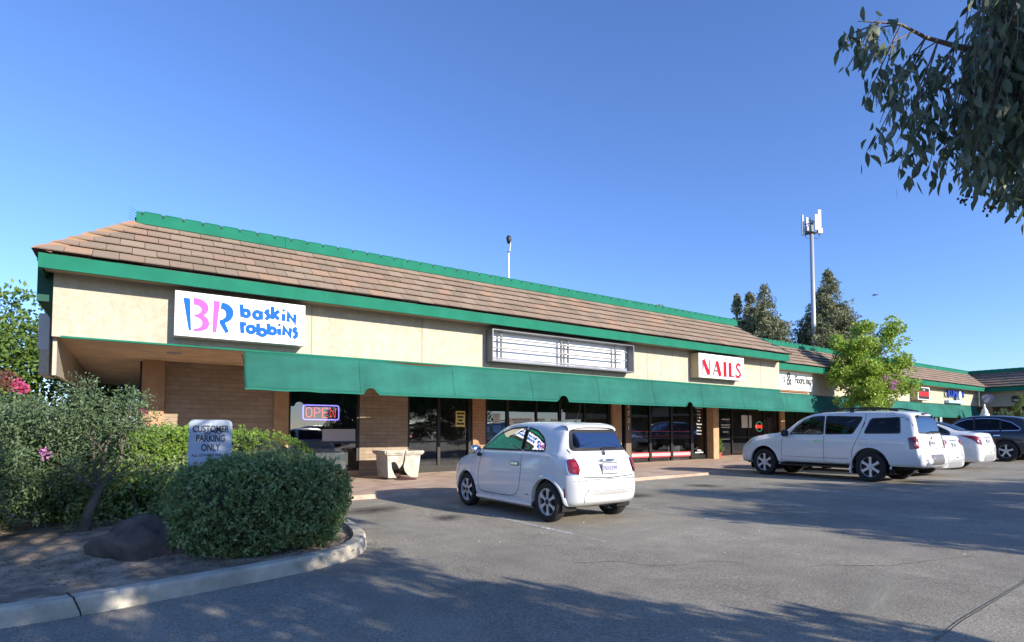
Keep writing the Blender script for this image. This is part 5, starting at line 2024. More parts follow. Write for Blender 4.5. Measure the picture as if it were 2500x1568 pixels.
# ---- big white sport utility
def big_suv(c, rz, label):
    t = thing('parked_car', label, 'car', c, rz)
    hwv = .95
    st = [(-2.90, .44, .60, .72, .40, .55), (-2.885, .40, .70, .82, .50, .64), (-2.85, .38, .745, .88, .60, .68), (-2.80, .36, .77, .905, .64, .70), (-2.775, .36, .95, .91, .66, .84), (-2.755, .36, 1.10, .915, .67, .95), (-2.71, .36, 1.32, .92, .68, 1.02), (-2.66, .36, 1.50, .925, .69, 1.05), (-2.58, .36, 1.60, .93, .70, 1.07), (-2.4, .36, 1.645, .935, .715, 1.08),
          (-2.0, .36, 1.672, .945, .73, 1.08), (-1.0, .35, 1.69, .95, .74, 1.075), (-.5, .35, 1.685, .95, .74, 1.07), (-.25, .35, 1.665, .95, .74, 1.065), (0, .35, 1.61, .95, .73, 1.065), (.25, .35, 1.50, .95, .725, 1.06), (.5, .35, 1.33, .95, .72, 1.06), (.68, .34, 1.21, .95, .72, 1.055),
          (.85, .33, 1.165, .95, .72, 1.05), (1.2, .33, 1.13, .945, .71, 1.0), (1.6, .33, 1.07, .93, .69, .93), (1.85, .32, .99, .90, .64, .86), (1.97, .32, .90, .86, .58, .80), (2.04, .34, .78, .80, .5, .70), (2.07, .42, .64, .72, .4, .58)]
    B = Body(st, N=150)
    wh = [(1.23, .345), (-1.72, .345)]
    RA = .455
    w1 = roundpoly([(.46, 1.105), (.30, 1.31), (.04, 1.49), (-.22, 1.575), (-.545, 1.585), (-.545, 1.105)], .05, 3)
    w2 = roundpoly([(-.575, 1.105), (-.575, 1.585), (-1.52, 1.545), (-1.50, 1.44), (-1.30, 1.115)], .05, 3)
    w3 = roundpoly([(-1.56, 1.125), (-1.72, 1.50), (-2.38, 1.515), (-2.42, 1.13)], .07, 4)
    rw = roundpoly([(-.70, 1.13), (.70, 1.13), (.60, 1.545), (-.60, 1.545)], .07, 4)
    ws = roundpoly([(-.74, 1.20), (.74, 1.20), (.62, 1.62), (-.62, 1.62)], .06, 4)
    B.build('body', M['paint_white'], t, wh, RA, side_cuts=[inset(densify(w, .05), .02) for w in (w1, w2, w3)], rear_cuts=[(inset(densify(rw, .05), .025), -2.45)], front_cuts=[(inset(densify(ws, .05), .02), -.1)], hw=hwv)
    wells(t, wh, RA, hwv, .55)
    MB().box(-2.6, 1.9, -.7, .7, .30, .38).build('underbody', M['dark'], t)
    for sg in (1, -1):
        m = B.side(sg)
        B.panel('front_window', m, w1, M['car_glass'], t, off=.003, frit=.03, step=.04)
        B.panel('rear_side_window', m, w2, M['privacy'], t, off=.003, frit=.03, step=.04)
        B.panel('quarter_window', m, w3, M['privacy'], t, off=.003, frit=.03, step=.04)
        B.line('door_seam', m, [(.62, 1.07), (.66, .9), (.66, .42), (.60, .38), (-.50, .38), (-.56, .45), (-.56, 1.09)], .010, M['gap'], t)
        B.line('door_seam', m, smooth2([(-.56, .42), (-.60, .38), (-1.22, .38), (-1.27, .50), (-1.30, .75), (-1.42, 1.0), (-1.50, 1.2), (-1.60, 1.50), (-1.58, 1.60)], 1), .012, M['gap'], t)
        B.line('fuel_flap', m, [(-1.50, .86), (-1.50, .99), (-1.67, .99), (-1.67, .86), (-1.50, .86)], .006, mat('flap_gap', (.3, .31, .33), .5), t)
        B.line('body_moulding', m, [(.60, .56), (-.54, .555)], .05, M['paint_white'], t, off=.014)
        B.line('body_moulding', m, [(-.58, .555), (-1.18, .55)], .05, M['paint_white'], t, off=.014)
        B.line('moulding_shade', m, [(.60, .527), (-1.18, .518)], .008, M['gap'], t, off=.002)
        B.panel('door_handle', m, roundpoly([(-.28, .925), (-.28, .965), (-.50, .965), (-.50, .93)], .015), M['chrome'], t, off=.03, step=.03)
        B.panel('door_handle', m, roundpoly([(-1.53, 1.235), (-1.54, 1.26), (-1.60, 1.41), (-1.57, 1.40)], .008), M['trim'], t, off=.01, step=.03)
        for wx, wz in wh:
            lip(B, t, wx, wz, RA, sg, w=.035, out=.014, mt=M['paint_white'])
        s = MB().box(-1.18, .66, sg * .86, sg * .99, .285, .325)
        s.build('running_board', M['trim'], t)
        MB().box(-1.27, -1.23, sg * .80, sg * .96, .18, .36).build('mud_flap', M['paint_white'], t)
        mo = MB().add(MB().bevbox(-.07, .06, -.12, .12, -.09, .10, .04), Matrix.Translation((.50, sg * 1.06, 1.14))).build('mirror', M['trim'], t, smooth='auto')
        MB().tube([(.52, sg * .88, 1.08), (.50, sg * 1.0, 1.10)], .03, 6).build('mirror_stalk', M['trim'], mo)
        # roof rail
        s = MB().tube([(-.35, sg * .66, 1.66), (-.5, sg * .66, 1.73), (-1.2, sg * .67, 1.755), (-1.9, sg * .67, 1.74), (-2.3, sg * .66, 1.66)], [.02, .022, .022, .022, .02], 8)
        s.box(-1.28, -1.18, sg * .67 - .03, sg * .67 + .03, 1.66, 1.75)
        s.build('roof_rail', M['trim'], t, smooth='auto')
        # tail light
        dm = B.diag(-1, sg, 35)
        o_, d_ = dm(0, 0)
        tv = Vector((-d_[1], d_[0], 0))
        u0 = Vector((-2.70, sg * .86, 0)).dot(tv)
        s_ = 1 if Vector((0, sg, 0)).dot(tv) > 0 else -1
        oc = [(u0 + s_ * a, b) for a, b in ((.10, 1.03), (-.05, 1.075), (-.085, .99), (-.085, .80), (.10, .785))]
        lt = B.panel('tail_light', dm, roundpoly(oc, .02), M['redlens'], t, off=.012, step=.03)
        ic = [(u0 + s_ * a, b) for a, b in ((.03, .92), (-.06, .93), (-.06, .86), (.03, .85))]
        B.panel('light_lens', dm, ic, mat('pink_lens', (.65, .25, .22), .15, coat=1), lt, off=.015, step=.03)
        dm = B.diag(1, sg, 60)
        o_, d_ = dm(0, 0)
        tv = Vector((-d_[1], d_[0], 0))
        u0 = Vector((1.80, sg * .87, 0)).dot(tv)
        s_ = 1 if Vector((1, 0, 0)).dot(tv) > 0 else -1
        oc = [(u0 + s_ * a, b) for a, b in ((-.14, .955), (.08, .90), (.14, .80), (.08, .76), (-.04, .80), (-.12, .88))]
        hl = B.panel('headlight', dm, roundpoly(oc, .02), M['clearlens'], t, off=.006, step=.03)
        ic = [(u0 + s_ * a, b) for a, b in ((-.12, .94), (-.04, .925), (-.03, .83), (-.10, .87))]
        B.panel('turn_lens', dm, ic, M['amber'], hl, off=.009, step=.03)
        seat(t, .0, sg * .38, .62)
        seat(t, -.95, sg * .38, .62)
    rm = B.rear()
    B.panel('rear_window', rm, rw, M['rear_privacy'], t, off=.004, frit=.03, step=.04)
    B.panel('windshield', B.front(), ws, M['car_glass'], t, off=.004, frit=.03, step=.05)
    for y in (.45, -.45):
        x = B.hit((-6, y, 1.53), (1, 0, 0))[0].x
        MB().box(x - .03, x - .005, y - .025, y + .025, 1.46, 1.56).build('glass_hinge', M['trim'], t)
    MB().bevbox(-2.67, -2.62, -.12, .12, 1.575, 1.605, .006).build('brake_light', M['redlens'], t)
    B.line('tailgate_seam', rm, [(-.74, 1.56), (-.78, 1.1), (-.76, .80), (0, .785), (.76, .80), (.78, 1.1), (.74, 1.56)], .010, M['gap'], t)
    B.panel('bumper_step', rm, roundpoly([(-.40, .66), (.40, .66), (.36, .42), (-.36, .42)], .03), mat('bumper_grey', (.12, .12, .13), .5), t, off=.006)
    pc = B.hit((-6, 0, .86), (1, 0, 0))[0].x
    po = MB().bevbox(pc - .02, pc - .01, -.155, .155, .84, .98, .004).build('number_plate', mat('plate_grey', (.45, .48, .52), .4), t)
    text_obj('plate_letters', '6WKL204', .07, (pc - .0215, 0, .91), M['black'], po, rot=(R(90), 0, R(-90)), depth=.0005, sx=.9)
    pc = B.hit((-6, 0, 1.05), (1, 0, 0))[0].x
    MB().lathe([(0, -.006), (.04, -.005), (.05, 0), (.05, .02)], 18, axis='x', c=(pc - .015, 0, 1.05)).build('badge', M['chrome'], t)
    MB().tube([(-2.80, -.1, 1.12), (-2.80, .25, 1.15)], .008, 5).build('rear_wiper', M['trim'], t)
    for y, l_ in ((.55, .14), (-.5, .10), (.2, .1)):
        B.line('badge_text', rm, [(y - l_ / 2, .86), (y + l_ / 2, .86)], .022, M['grey_metal'], t, off=.004)
    B.panel('reflector', rm, [(.62, .52), (.74, .52), (.74, .545), (.62, .545)], M['trim'], t, off=.004)
    B.panel('grille', B.front(), roundpoly([(-.5, .62), (.5, .62), (.55, .88), (-.55, .88)], .04), M['trim'], t, off=.006)
    interior_tub(t, -2.4, .7, .78, .5, 1.04)
    for x, z in wh:
        for sg in (1, -1):
            make_wheel(t, x, sg * .83, z, .365, .24, .25, sg, 'six', 6)
    return t


suv = big_suv((15.19, 7.944, gz(15.5)), R(90 - 2), 'large white sport utility with roof rails and six spoke wheels parked beside the walkway')
suv.scale = (.935, .77, 1)


# ---- sedans and the dark crossover
def sedan(c, rz, label, paint, light='long', group=None, name='parked_car', detail=True):
    t = thing(name, label, 'car', c, rz, group=group)
    st = [(-2.36, .42, .58, .60, .40, .5), (-2.345, .30, .70, .72, .50, .62), (-2.31, .24, .84, .80, .56, .76), (-2.27, .22, .96, .83, .60, .86), (-2.23, .22, 1.035, .85, .62, .92), (-2.15, .21, 1.06, .87, .64, .95), (-1.95, .21, 1.075, .885, .65, .96), (-1.75, .2, 1.13, .89, .62, .95), (-1.4, .2, 1.29, .895, .59, .94), (-1.0, .2, 1.40, .9, .58, .93), (-.6, .2, 1.445, .9, .59, .92), (-.2, .2, 1.43, .9, .59, .91), (.1, .2, 1.36, .9, .59, .9), (.5, .2, 1.18, .9, .6, .9), (.85, .2, 1.02, .9, .62, .89), (1.2, .2, .96, .89, .62, .86), (1.7, .2, .88, .87, .60, .78), (2.05, .21, .78, .82, .54, .68), (2.25, .23, .66, .74, .46, .58), (2.33, .28, .55, .62, .35, .5), (2.35, .36, .48, .52, .3, .44)]
    B = Body(st, N=110)
    wh = [(1.38, .325), (-1.38, .325)]
    RA = .385
    dl = roundpoly([(.78, .955), (.45, 1.13), (.08, 1.31), (-.25, 1.375), (-.75, 1.385), (-1.15, 1.30), (-1.55, 1.10), (-1.60, .985)], .06, 3)
    rw = roundpoly([(-.60, 1.10), (.60, 1.10), (.50, 1.385), (-.50, 1.385)], .06, 4)
    ws = roundpoly([(-.62, 1.04), (.62, 1.04), (.50, 1.39), (-.50, 1.39)], .06, 4)
    B.build('body', paint, t, wh, RA, side_cuts=[inset(densify(dl, .05), .02)], rear_cuts=[(inset(densify(rw, .05), .02), -.9)], front_cuts=[(inset(densify(ws, .05), .02), .0)], hw=.9)
    wells(t, wh, RA, .9, .55)
    MB().box(-2.1, 2.1, -.7, .7, .2, .26).build('underbody', M['dark'], t)
    for sg in (1, -1):
        m = B.side(sg)
        B.panel('side_window', m, dl, M['car_glass'], t, off=.003, frit=.025, step=.06)
        B.line('window_pillar', m, [(-.42, .96), (-.40, 1.38)], .07, M['trim'], t, off=.006)
        B.line('door_seam', m, [(.82, .93), (.86, .5), (.78, .32), (-.30, .30), (-.42, .40), (-.42, .95)], .009, M['gap'], t)
        B.line('door_seam', m, [(-.42, .34), (-1.0, .33), (-1.12, .62), (-1.45, .85), (-1.5, 1.0)], .009, M['gap'], t)
        B.line('body_crease', m, [(1.6, .74), (0, .78), (-1.9, .84)], .014, paint, t, off=.006)
        B.panel('door_handle', m, roundpoly([(-.18, .80), (-.18, .83), (-.38, .835), (-.38, .805)], .01), M['chrome'], t, off=.02, step=.04)
        B.panel('door_handle', m, roundpoly([(-1.08, .83), (-1.08, .86), (-1.26, .865), (-1.26, .835)], .01), M['chrome'], t, off=.02, step=.04)
        mo = MB().add(MB().bevbox(-.06, .06, -.10, .10, -.06, .08, .03), Matrix.Translation((.62, sg * .98, .98))).build('mirror', paint, t, smooth='auto')
        for wx, wz in wh:
            lip(B, t, wx, wz, RA, sg, w=.02, out=.008, mt=paint)
        dm = B.diag(-1, sg, 35)
        o_, d_ = dm(0, 0)
        tv = Vector((-d_[1], d_[0], 0))
        u0 = Vector((-2.26, sg * .76, 0)).dot(tv)
        s_ = 1 if Vector((0, sg, 0)).dot(tv) > 0 else -1
        if light == 'long':
            oc = [(.22, .93), (.0, .955), (-.28, .93), (-.27, .86), (-.05, .80), (.12, .83)]
        else:
            oc = [(.30, .99), (.05, .97), (-.13, .93), (-.17, .76), (-.10, .70), (.02, .74), (.12, .85)]
        lt = B.panel('tail_light', dm, roundpoly([(u0 + s_ * a, b) for a, b in oc], .02), M['redlens'], t, off=.008, step=.03)
        for a in ((-.02, -.08, -.14) if light == 'long' else (-.05,)):
            ic = [(u0 + s_ * (a + q), b) for q, b in ((.02, .91), (-.02, .91), (-.02, .85), (.02, .85))]
            B.panel('light_lens', dm, ic, mat('white_lens', (.7, .45, .42), .15, coat=1), lt, off=.011, step=.03)
        fm = B.diag(1, sg, 40)
        o_, d_ = fm(0, 0)
        tv = Vector((-d_[1], d_[0], 0))
        u0 = Vector((2.1, sg * .74, 0)).dot(tv)
        B.panel('headlight', fm, roundpoly([(u0 - .18, .68), (u0 + .18, .70), (u0 + .16, .58), (u0 - .16, .57)], .02), M['clearlens'], t, off=.006, step=.04)
        seat(t, .05, sg * .38, .38)
        seat(t, -.85, sg * .38, .40)
    B.panel('rear_window', B.rear(), rw, M['rear_privacy'], t, off=.004, frit=.03, step=.05)
    B.panel('windshield', B.front(), ws, M['car_glass'], t, off=.004, frit=.03, step=.05)
    rm = B.rear()
    B.line('boot_seam', rm, [(-.60, 1.04), (-.52, .86), (-.50, .68), (.50, .68), (.52, .86), (.60, 1.04)], .009, M['gap'], t)
    pc = B.hit((-6, 0, .80), (1, 0, 0))[0].x
    po = MB().bevbox(pc - .02, pc - .01, -.155, .155, .73, .88, .004).build('number_plate', M['plate'], t)
    text_obj('plate_letters', '7XLM' if light == 'long' else '6ZKD', .09, (pc - .0215, 0, .805), mat('plate_ink2', (.03, .05, .25), .5), po, rot=(R(90), 0, R(-90)), depth=.0005)
    pc = B.hit((-6, 0, .92), (1, 0, 0))[0].x
    MB().tube([(pc - .006, -.28, .925), (pc - .02, 0, .93), (pc - .006, .28, .925)], .013, 6).build('boot_trim', M['chrome'], t)
    B.panel('bumper_insert', rm, roundpoly([(-.52, .26), (.52, .26), (.46, .38), (-.46, .38)], .03), M['grey_metal'], t, off=.004)
    B.panel('grille', B.front(), roundpoly([(-.4, .40), (.4, .40), (.45, .58), (-.45, .58)], .04), M['trim'], t, off=.006)
    interior_tub(t, -1.5, .8, .72, .3, .90)
    for x, z in wh:
        for sg in (1, -1):
            make_wheel(t, x, sg * .79, z, .33, .21, .21, sg, 'five', 5)
    return t


s1 = sedan((17.5, 7.95, gz(17.5)), R(90 - 1), 'white sedan tucked behind the large white sport utility, long striped tail lights', M['paint_white'], 'long')
s2 = sedan((20.95, 8.25, gz(20.9)), R(90), 'white sedan with tall wedge tail lights between the other sedan and the dark crossover', M['paint_white'], 'wedge')
s1.scale = (.97, .82, 1)
s2.scale = (.97, .82, 1.03)


def crossover(c, rz, label, paint):
    t = thing('parked_car', label, 'car', c, rz)
    st = [(-2.32, .46, .62, .70, .45, .55), (-2.30, .36, .78, .80, .55, .70), (-2.26, .32, .95, .86, .62, .84), (-2.20, .30, 1.12, .89, .65, .96), (-2.12, .30, 1.30, .905, .66, 1.02), (-2.0, .30, 1.48, .92, .66, 1.05), (-1.86, .30, 1.60, .93, .66, 1.06), (-1.6, .29, 1.66, .94, .67, 1.06), (-1.0, .28, 1.71, .95, .69, 1.05), (-.4, .28, 1.72, .95, .69, 1.04), (0, .28, 1.68, .95, .69, 1.03), (.3, .28, 1.58, .95, .68, 1.03), (.6, .28, 1.40, .95, .68, 1.02), (.95, .28, 1.18, .95, .68, 1.02), (1.2, .28, 1.10, .94, .68, 1.0), (1.7, .28, 1.02, .92, .66, .92), (2.05, .28, .92, .87, .6, .82), (2.25, .3, .78, .78, .5, .7), (2.32, .36, .62, .68, .4, .56)]
    B = Body(st, N=100)
    wh = [(1.38, .38), (-1.38, .38)]
    RA = .44
    dl = roundpoly([(.86, 1.09), (.55, 1.30), (.25, 1.49), (-.05, 1.585), (-.6, 1.615), (-1.1, 1.59), (-1.55, 1.45), (-1.86, 1.22), (-1.80, 1.13)], .05, 3)
    rw = roundpoly([(-.62, 1.15), (.62, 1.15), (.54, 1.50), (-.54, 1.50)], .06, 4)
    ws = roundpoly([(-.70, 1.18), (.70, 1.18), (.58, 1.62), (-.58, 1.62)], .06, 4)
    B.build('body', paint, t, wh, RA, side_cuts=[inset(densify(dl, .05), .02)], rear_cuts=[(inset(densify(rw, .05), .02), -1.7)], front_cuts=[(inset(densify(ws, .05), .02), .1)], hw=.95)
    wells(t, wh, RA, .95, .55)
    MB().box(-2.1, 2.1, -.7, .7, .28, .34).build('underbody', M['dark'], t)
    for sg in (1, -1):
        m = B.side(sg)
        B.panel('side_window', m, dl, M['privacy'], t, off=.003, frit=.025, frit_mat=M['chrome'], step=.05)
        for x in (-.35, -1.22):
            B.line('window_pillar', m, [(x, 1.12), (x + .03, 1.60 if x > -1 else 1.54)], .06, M['trim'], t, off=.006)
        B.line('door_seam', m, [(.84, 1.05), (.88, .5), (.8, .40), (-.25, .38), (-.35, .46), (-.35, 1.08)], .009, M['gap'], t)
        B.line('door_seam', m, [(-.35, .42), (-.95, .40), (-1.05, .62), (-1.25, .85), (-1.30, 1.12)], .009, M['gap'], t)
        for x in (-.12, -1.0):
            B.panel('door_handle', m, roundpoly([(x, .93), (x, .97), (x - .22, .975), (x - .22, .935)], .012), M['chrome'], t, off=.022, step=.04)
        B.line('sill_moulding', m, [(.86, .42), (-.85, .42)], .05, M['trim'], t, off=.01)
        for wx, wz in wh:
            lip(B, t, wx, wz, RA, sg, w=.03, out=.01, mt=M['trim'])
        MB().add(MB().bevbox(-.07, .06, -.11, .11, -.08, .10, .03), Matrix.Translation((.72, sg * 1.04, 1.12))).build('mirror', paint, t, smooth='auto')
        seat(t, .05, sg * .38, .55)
        seat(t, -.9, sg * .38, .55)
        dm = B.diag(-1, sg, 40)
        o_, d_ = dm(0, 0)
        tv = Vector((-d_[1], d_[0], 0))
        u0 = Vector((-2.2, sg * .82, 0)).dot(tv)
        B.panel('tail_light', dm, roundpoly([(u0 - .14, .95), (u0 + .14, .95), (u0 + .14, 1.08), (u0 - .14, 1.08)], .02), M['redlens'], t, off=.008, step=.04)
    B.panel('rear_window', B.rear(), rw, M['rear_privacy'], t, off=.004, frit=.03, step=.06)
    B.panel('windshield', B.front(), ws, M['car_glass'], t, off=.004, frit=.03, step=.06)
    interior_tub(t, -1.9, .9, .78, .45, 1.0)
    for x, z in wh:
        for sg in (1, -1):
            make_wheel(t, x, sg * .83, z, .39, .24, .25, sg, 'five', 5)
    return t


x1 = crossover((26.62, 8.1, gz(26.6)), R(90), 'black crossover with chrome edged windows at the far right end of the row', M['paint_dark'])
x1.scale = (.88, .9, .97)
# cars parked across the aisle behind the viewer: seen mirrored in the shop glass
for i, (src, x, y, rz_, lb) in enumerate(((x1, 8.7, -6.2, 180, 'dark crossover across the aisle, mirrored in the ice cream shop window'), (s1, 13.5, -5.2, 90, 'sedan across the aisle, mirrored in the vacant shop window'), (x1, 24.0, -4.5, -90, 'dark crossover across the aisle, mirrored in the nail salon glass'), (s2, 27.0, -4.6, -90, 'sedan across the aisle beside the dark crossover, mirrored in the nail salon glass'), (s1, 34, -4.6, -90, 'sedan far along the opposite row, mirrored in the flooring shop glass'))):
    o = copy_tree(src)
    o.location = (x, y, gz(x))
    o.rotation_euler = (0, 0, R(rz_))
    o['label'] = lb
    o['group'] = 'cars parked across the aisle, seen in the shop glass'

# ------------------------------------------------------------------ planting
L = {}
L['shade_leaf'] = leaf_mat('shrub_leaf', [(.17, .25, .085), (.23, .32, .11), (.31, .39, .16), (.14, .21, .07), (.36, .42, .19)], .45, .25)
L['hedge'] = leaf_mat('hedge_leaf', [(0.127, 0.223, 0.033), (0.178, 0.297, 0.045), (0.238, 0.356, 0.067), (0.149, 0.253, 0.045)], .5, .3)
L['myrtle'] = leaf_mat('myrtle_leaf', [(0.076, 0.119, 0.054), (0.108, 0.173, 0.076), (0.151, 0.216, 0.108), (0.097, 0.130, 0.065)], .5, .3)
L['back'] = leaf_mat('tree_leaf', [(0.084, 0.154, 0.028), (0.126, 0.210, 0.042), (0.182, 0.266, 0.056), (0.070, 0.126, 0.028)], .5, .3)
L['maple'] = leaf_mat('maple_leaf', [(0.182, 0.307, 0.040), (0.244, 0.399, 0.059), (0.335, 0.471, 0.070), (0.427, 0.471, 0.080), (0.152, 0.271, 0.040)], .5, .35)
L['conifer'] = leaf_mat('conifer_needle', [(0.136, 0.162, 0.081), (0.190, 0.209, 0.109), (0.254, 0.254, 0.145), (0.154, 0.173, 0.100)], .7, .1)
L['gum'] = leaf_mat('gum_leaf', [(0.064, 0.096, 0.056), (0.091, 0.131, 0.073), (0.125, 0.158, 0.096), (0.158, 0.193, 0.125)], .4, .2)
L['pink'] = leaf_mat('pink_petal', [(.55, .08, .16), (.65, .12, .22), (.50, .10, .30)], .6, .4)
L['lilac'] = leaf_mat('lilac_petal', [(.60, .20, .45), (.65, .35, .50), (.45, .15, .45)], .6, .4)
L['red'] = leaf_mat('dusty_red_petal', [(.24, .11, .07), (.22, .09, .07), (.27, .15, .10)], .6, .4)
M['bark'] = mat('bark', (.14, .105, .08), .9, var=.35, vscale=9, bump=.5, bscale=30)
M['bark_dark'] = mat('bark_dark', (.05, .04, .033), .9, var=.3, vscale=9, bump=.5, bscale=30)
M['bark_pale'] = mat('bark_pale', (.20, .165, .135), .8, var=.3, vscale=6, bump=.3, bscale=20)
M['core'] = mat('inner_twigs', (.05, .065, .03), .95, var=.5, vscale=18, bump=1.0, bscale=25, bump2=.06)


def clumps(centers, radii, n_per, leaf, g, squash=1.0, up=.25, shell=.55):
    """leaf positions spread through many small balls -> V, F"""
    Ps, Ds = [], []
    for c, r in zip(centers, radii):
        n = max(6, int(n_per * (r / np.mean(radii)) ** 2))
        d = rand_dirs(n, g)
        rr_ = r * (shell + (1 - shell) * g.random(n)) * g.uniform(.8, 1.12, n)
        p = d * rr_[:, None]
        p[:, 2] *= squash
        Ps.append(np.array(c) + p)
        dd = unit(d + g.normal(size=(n, 3)) * .7 + np.array([0, 0, up]))
        Ds.append(dd)
    P = np.concatenate(Ps)
    D = np.concatenate(Ds)
    s = g.uniform(.7, 1.25, len(P))
    return leaves(P, D, leaf[0] * s, leaf[1] * s, g)


def blob(name, fn, m, parent, n=(28, 20)):
    """closed lumpy surface: fn(unit dir) -> point"""
    V = []
    a, b = n
    for j in range(b + 1):
        th = math.pi * j / b
        for i in range(a):
            ph = 2 * math.pi * i / a
            V.append(fn(np.array([math.sin(th) * math.cos(ph), math.sin(th) * math.sin(ph), math.cos(th)])))
    F = [(j * a + i, (j + 1) * a + i, (j + 1) * a + (i + 1) % a, j * a + (i + 1) % a) for j in range(b) for i in range(a)]
    return np_mesh(name, np.array(V), np.array(F), m, parent, smooth=True)


def superell(d, r, p):
    """direction -> point on a rounded box of half sizes r"""
    a = np.abs(d) / np.array(r)
    k = (a ** p).sum(axis=-1) ** (1 / p)
    return d / k[..., None]


def clipped_shrub(name, label, cat, c, r, rz, leaf, lm, n, p=3.2, seed=1, rough=.06, group=None, tuft=.1, sprigs=0):
    """clipped shrub: foliage shell of small leaf rosettes over a dark twiggy core"""
    g = np.random.default_rng(seed)
    t = thing(name, label, cat, c, rz, group)
    k = np.array([g.uniform(2, 5, 3) for _ in range(5)])
    ph = g.uniform(0, 6, 5)
    def lump(d):
        s = sum(np.sin(d @ k[i] * 1.3 + ph[i]) for i in range(5)) / 5
        return 1 + rough * s
    m = n // 7
    d = rand_dirs(m, g)
    base = superell(d, r, p) * lump(d)[:, None]
    base[:, 2] += r[2]
    base = base[base[:, 2] > .04]
    m = len(base)
    nrm_ = unit((base - np.array([0, 0, r[2]])) / np.array(r) ** 2 + g.normal(size=(m, 3)) * .35 + np.array([0, 0, .25]))
    depth = np.abs(g.normal(size=m)) * tuft * .6
    # gaps: drop rosettes in a few patches
    hole = sum((np.linalg.norm(base - base[g.integers(m)], axis=1) < g.uniform(.06, .14)) for _ in range(14)) > 0
    keep = ~(hole & (g.random(m) < .7))
    base, nrm_, depth = base[keep], nrm_[keep], depth[keep]
    m = len(base)
    P = np.repeat(base - nrm_ * depth[:, None] + nrm_ * g.uniform(-.02, .035, m)[:, None], 7, axis=0)
    N_ = np.repeat(nrm_, 7, axis=0)
    D = unit(N_ + g.normal(size=P.shape) * .75)
    s = np.repeat(g.uniform(.75, 1.3, m), 7) * g.uniform(.8, 1.2, len(P))
    V, F = leaves(P, D, leaf[0] * s, leaf[1] * s, g)
    if sprigs:
        # longer shoots standing clear of the clipped surface
        k2 = g.integers(0, m, sprigs)
        cc = base[k2] + nrm_[k2] * g.uniform(-.01, .05, sprigs)[:, None]
        V2, F2 = clumps(cc, g.uniform(.025, .065, sprigs), 15, (leaf[0] * 1.15, leaf[1] * 1.1), g, shell=.3)
        F2 = F2 + len(V)
        V, F = np.concatenate([V, V2]), np.concatenate([F, F2])
    np_mesh('foliage', V, F, lm, t)
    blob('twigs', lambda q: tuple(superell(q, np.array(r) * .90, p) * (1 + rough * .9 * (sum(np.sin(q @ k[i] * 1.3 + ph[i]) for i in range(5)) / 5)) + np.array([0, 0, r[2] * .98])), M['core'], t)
    return t


z_s = gz(1) + .10
clipped_shrub('round_shrub', 'large clipped dark green shrub in shade at the kerb corner before the parking sign', 'shrub', (1.13, 6.50, z_s - .02), (.87, .63, .475), R(14), (.042, .020), L['shade_leaf'], 64000, 2.75, 3, .13, tuft=.20, sprigs=620)
clipped_shrub('clipped_hedge', 'long clipped sunlit hedge, bright green, behind the parking sign', 'hedge', (.35, 9.55, z_s), (1.95, .72, .62), R(-3), (.040, .022), L['hedge'], 52000, 3.2, 8, .06, tuft=.10, sprigs=500)
# looser sunlit shrub left of the hedge, behind the flowering tree
g_ = np.random.default_rng(12)


def loose_shrub(name, label, c, r, leaf, lm, nc, npc, seed, cat='shrub', stems=6, squash=1.0, rad=(.10, .22), group=None):
    g = np.random.default_rng(seed)
    t = thing(name, label, cat, c, group=group)
    d = rand_dirs(nc, g) * (g.random(nc) ** .33)[:, None]
    C = d * np.array(r) + np.array([0, 0, r[2] * 1.05])
    V, F = clumps(C, g.uniform(rad[0], rad[1], nc), npc, leaf, g, squash)
    np_mesh('foliage', V, F, lm, t)
    s = MB()
    for i in range(stems):
        q = C[g.integers(nc)]
        s.tube([(g.normal() * .05, g.normal() * .05, 0), (q[0] * .4, q[1] * .4, q[2] * .55), tuple(q)], [.022, .015, .006], 6)
    s.build('stems', M['bark'], t)
    return t


loose_shrub('leafy_shrub', 'sunlit loose leafy shrub between the flowering tree and the clipped hedge', (-1.35, 9.1, z_s), (.75, .55, .55), (.055, .03), L['hedge'], 70, 55, 14)
loose_shrub('leafy_shrub', 'dark low shrub behind the boulder, half in shade', (.05, 8.35, z_s), (.75, .40, .42), (.05, .028), L['shade_leaf'], 60, 55, 15)
loose_shrub('leafy_shrub', 'dark shrub at the far left edge, low to the soil beside the flowering tree', (-2.35, 8.3, z_s), (.8, .6, .55), (.05, .026), L['myrtle'], 70, 50, 16)

# boulder
g_ = np.random.default_rng(5)
kk = g_.uniform(1, 4, (6, 3))
pp_ = g_.uniform(0, 6, 6)
t = thing('boulder', 'big dark brown boulder on the soil left of the round shrub', 'boulder', (.22, 6.85, z_s - .05))
def bfn(q):
    s = sum(math.sin(float(q @ kk[i]) * 1.7 + pp_[i]) for i in range(6)) / 6
    v = superell(q, (.62, .46, .37), 2.0) * (1 + .30 * s + .05 * math.sin(float(q @ kk[2]) * 6) + .03 * math.sin(float(q @ kk[4]) * 11))
    v[2] = max(v[2] + .04, -.02)
    return tuple(v)
blob('stone', bfn, mat('boulder_stone', (.13, .10, .08), .85, var=.4, vscale=3.5, detail=10, bump=.8, bscale=12, bump2=.04, colr2=(.06, .048, .042)), t, (48, 32))

